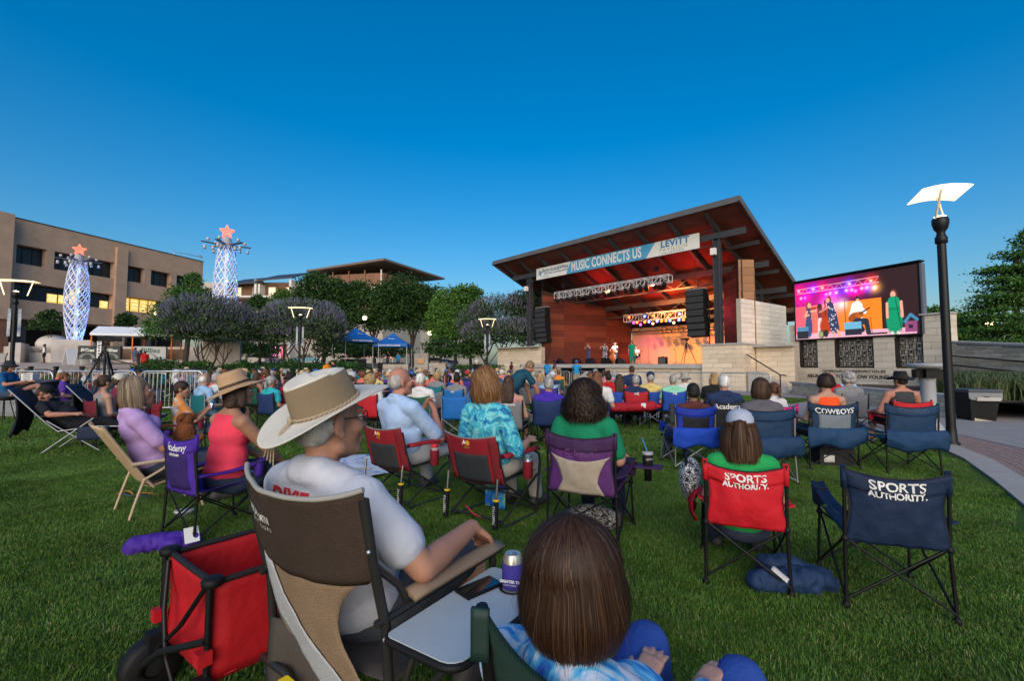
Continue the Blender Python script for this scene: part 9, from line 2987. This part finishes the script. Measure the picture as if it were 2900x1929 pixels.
# the band
def band(lab, x, y, rz, J, **kw):
 p = pavp(x, y, SZ)
 return make_person(lab, p, R(-48.3) + rz, J, voxel=.024, **kw)
J = standing(el=((-.30, .10, 1.30), (.24, .20, 1.22)), wr=((-.34, .36, 1.42), (-.05, .42, 1.40)), yaw=.3)
vl = band('violinist in a long dark patterned dress playing on the stage', -11.2, 1.0, PI * .93, J, skin='pale', shirt=(.05, .06, .12), pants=(.05, .07, .16), hair_kind='long', hair_col=(.12, .05, .025), tank=True)
VN = thing('violin', 'brown violin held by the violinist in the dark dress', 'violin', pavp(-11.2, 1.0, SZ), R(-48.3) + PI * .93)
link('body', Prims().ell((-.16, .30, 1.44), (.10, .11, .03)).ell((-.24, .42, 1.44), (.085, .09, .03)).cap((-.26, .46, 1.45), (-.36, .62, 1.46), .018, .014).mesh('body', mat('violin_wood', (.30, .085, .025), .35, var=.2, scale=20), .012, 0, 2), VN)
MB().tube([(-.05, .42, 1.46), (-.50, .28, 1.52)], .008, 5).build('bow', mat('bow_wood', (.12, .05, .02), .5), VN)
J = standing(el=((-.30, .25, 1.20), (.34, .22, 1.22)), wr=((-.22, .42, 1.05), (.26, .45, 1.40)))
band('woman in a navy dress with white print beside the double bass', -9.7, 1.2, PI * 1.15, J, skin='pale', shirt=(.03, .04, .09), pants=(.03, .04, .09), shirt_mat=dye_material('navy_white_print', [(.45, (.02, .03, .08)), (.52, (.02, .03, .08)), (.56, (.6, .6, .64))], 12, 0), pants_mat=dye_material('navy_white_print2', [(.45, (.02, .03, .08)), (.52, (.02, .03, .08)), (.56, (.6, .6, .64))], 12, 0), hair_kind='bob', hair_col=(.03, .018, .012), tank=True)
J = standing(el=((-.34, .20, 1.30), (.36, .20, 1.10)), wr=((-.24, .38, 1.55), (.16, .42, 1.02)))
band('double bass player with curly hair in a white shirt on the stage', -9.4, 2.2, PI, J, skin='pale', shirt=(.60, .55, .52), pants=(.04, .04, .05), hair_kind='curly', hair_col=(.16, .09, .04))
DB = thing('double_bass', 'tall brown double bass standing among the band', 'double bass', pavp(-9.35, 1.75, SZ), R(-48.3) + PI)
link('body', Prims().ell((0, 0, .48), (.33, .11, .34)).ell((0, 0, 1.0), (.24, .10, .26)).ell((0, 0, .76), (.22, .09, .2)).mesh('body', mat('bass_wood', (.26, .075, .022), .3, var=.2, scale=6), .025, 0, 2), DB)
MB().tube([(0, .08, 1.1), (0, .06, 1.85)], [.04, .025], 8).ball((0, .04, 1.93), (.04, .05, .07)).tube([(0, 0, .16), (0, 0, 0)], .01, 6).build('neck', mat('bass_neck', (.05, .02, .012), .4), DB)
J = standing(el=(None, (.26, -.02, 1.08)), wr=((-.24, .12, .86), (.22, .12, .86)), yaw=-.2)
band('singer in a shiny green jumpsuit standing at the microphone', -7.1, 1.1, PI * 1.1, J, skin='pale', shirt=(.01, .24, .14), pants=(.01, .24, .14), hair_kind='long', hair_col=(.07, .035, .02), fat=1.05)
J = seated(seat=.50, lean=2, arms='lap', el=((-.30, .05, .80), (.30, .10, .78)), wr=((-.30, .30, .85), (.10, .28, .70)))
gp = band('guitarist in a pale shirt and dark trousers sitting behind the singer', -7.7, 2.6, PI, J, skin='pale', shirt=(.55, .53, .5), pants=(.02, .02, .03), hair_kind='short', hair_col=(.04, .025, .015))
GC = thing('stage_chair', 'small black chair under the guitarist on the stage', 'chair', pavp(-7.7, 2.6, SZ), R(-48.3) + PI)
MB().box((0, -.02, .44), (.44, .44, .05)).build('seat', BLACK, GC)
MB().box((0, -.25, .72), (.42, .04, .30)).build('backrest', BLACK, GC)
for x in (-.19, .19):
 for y in (-.2, .18):
  MB().tube([(x, y, .42), (x * 1.1, y * 1.1, 0)], .012, 6).build('leg', BLACKM, GC)
GU = thing('acoustic_guitar', 'brown acoustic guitar on the lap of the guitarist', 'guitar', pavp(-7.7, 2.6, SZ), R(-48.3) + PI)
link('body', Prims().ell((.10, .26, .74), (.20, .06, .17)).ell((-.12, .27, .80), (.15, .06, .13)).mesh('body', mat('guitar_wood', (.36, .14, .04), .3), .02, 0, 2), GU)
MB().tube([(-.22, .27, .84), (-.75, .30, 1.02)], [.025, .02], 6).build('neck', mat('bass_neck', (.05, .02, .012), .4), GU)
bpy.data.scenes.remove(_tmp)
# things that still share a label are told apart by their order from the left
_by = {}
for o in list(COL.objects):
 if o.parent is None and o.get('label') and not o.get('kind'):
  _by.setdefault(o['label'], []).append(o)
_ORD = ['leftmost', 'second from left', 'third from left', 'fourth from left', 'fifth from left', 'sixth from left', 'seventh from left', 'eighth from left', 'ninth from left', 'tenth from left', 'eleventh from left', 'twelfth from left', 'thirteenth from left', 'fourteenth from left', 'fifteenth from left', 'sixteenth from left', 'seventeenth from left', 'eighteenth from left']
for lab, os_ in _by.items():
 if len(os_) > 1:
  os_.sort(key=lambda o: o.location.x / max(o.location.y, .1))
  for i, o in enumerate(os_):
   o['label'] = lab + ', ' + (_ORD[i] if i < len(os_) - 1 or i == 0 else 'rightmost')
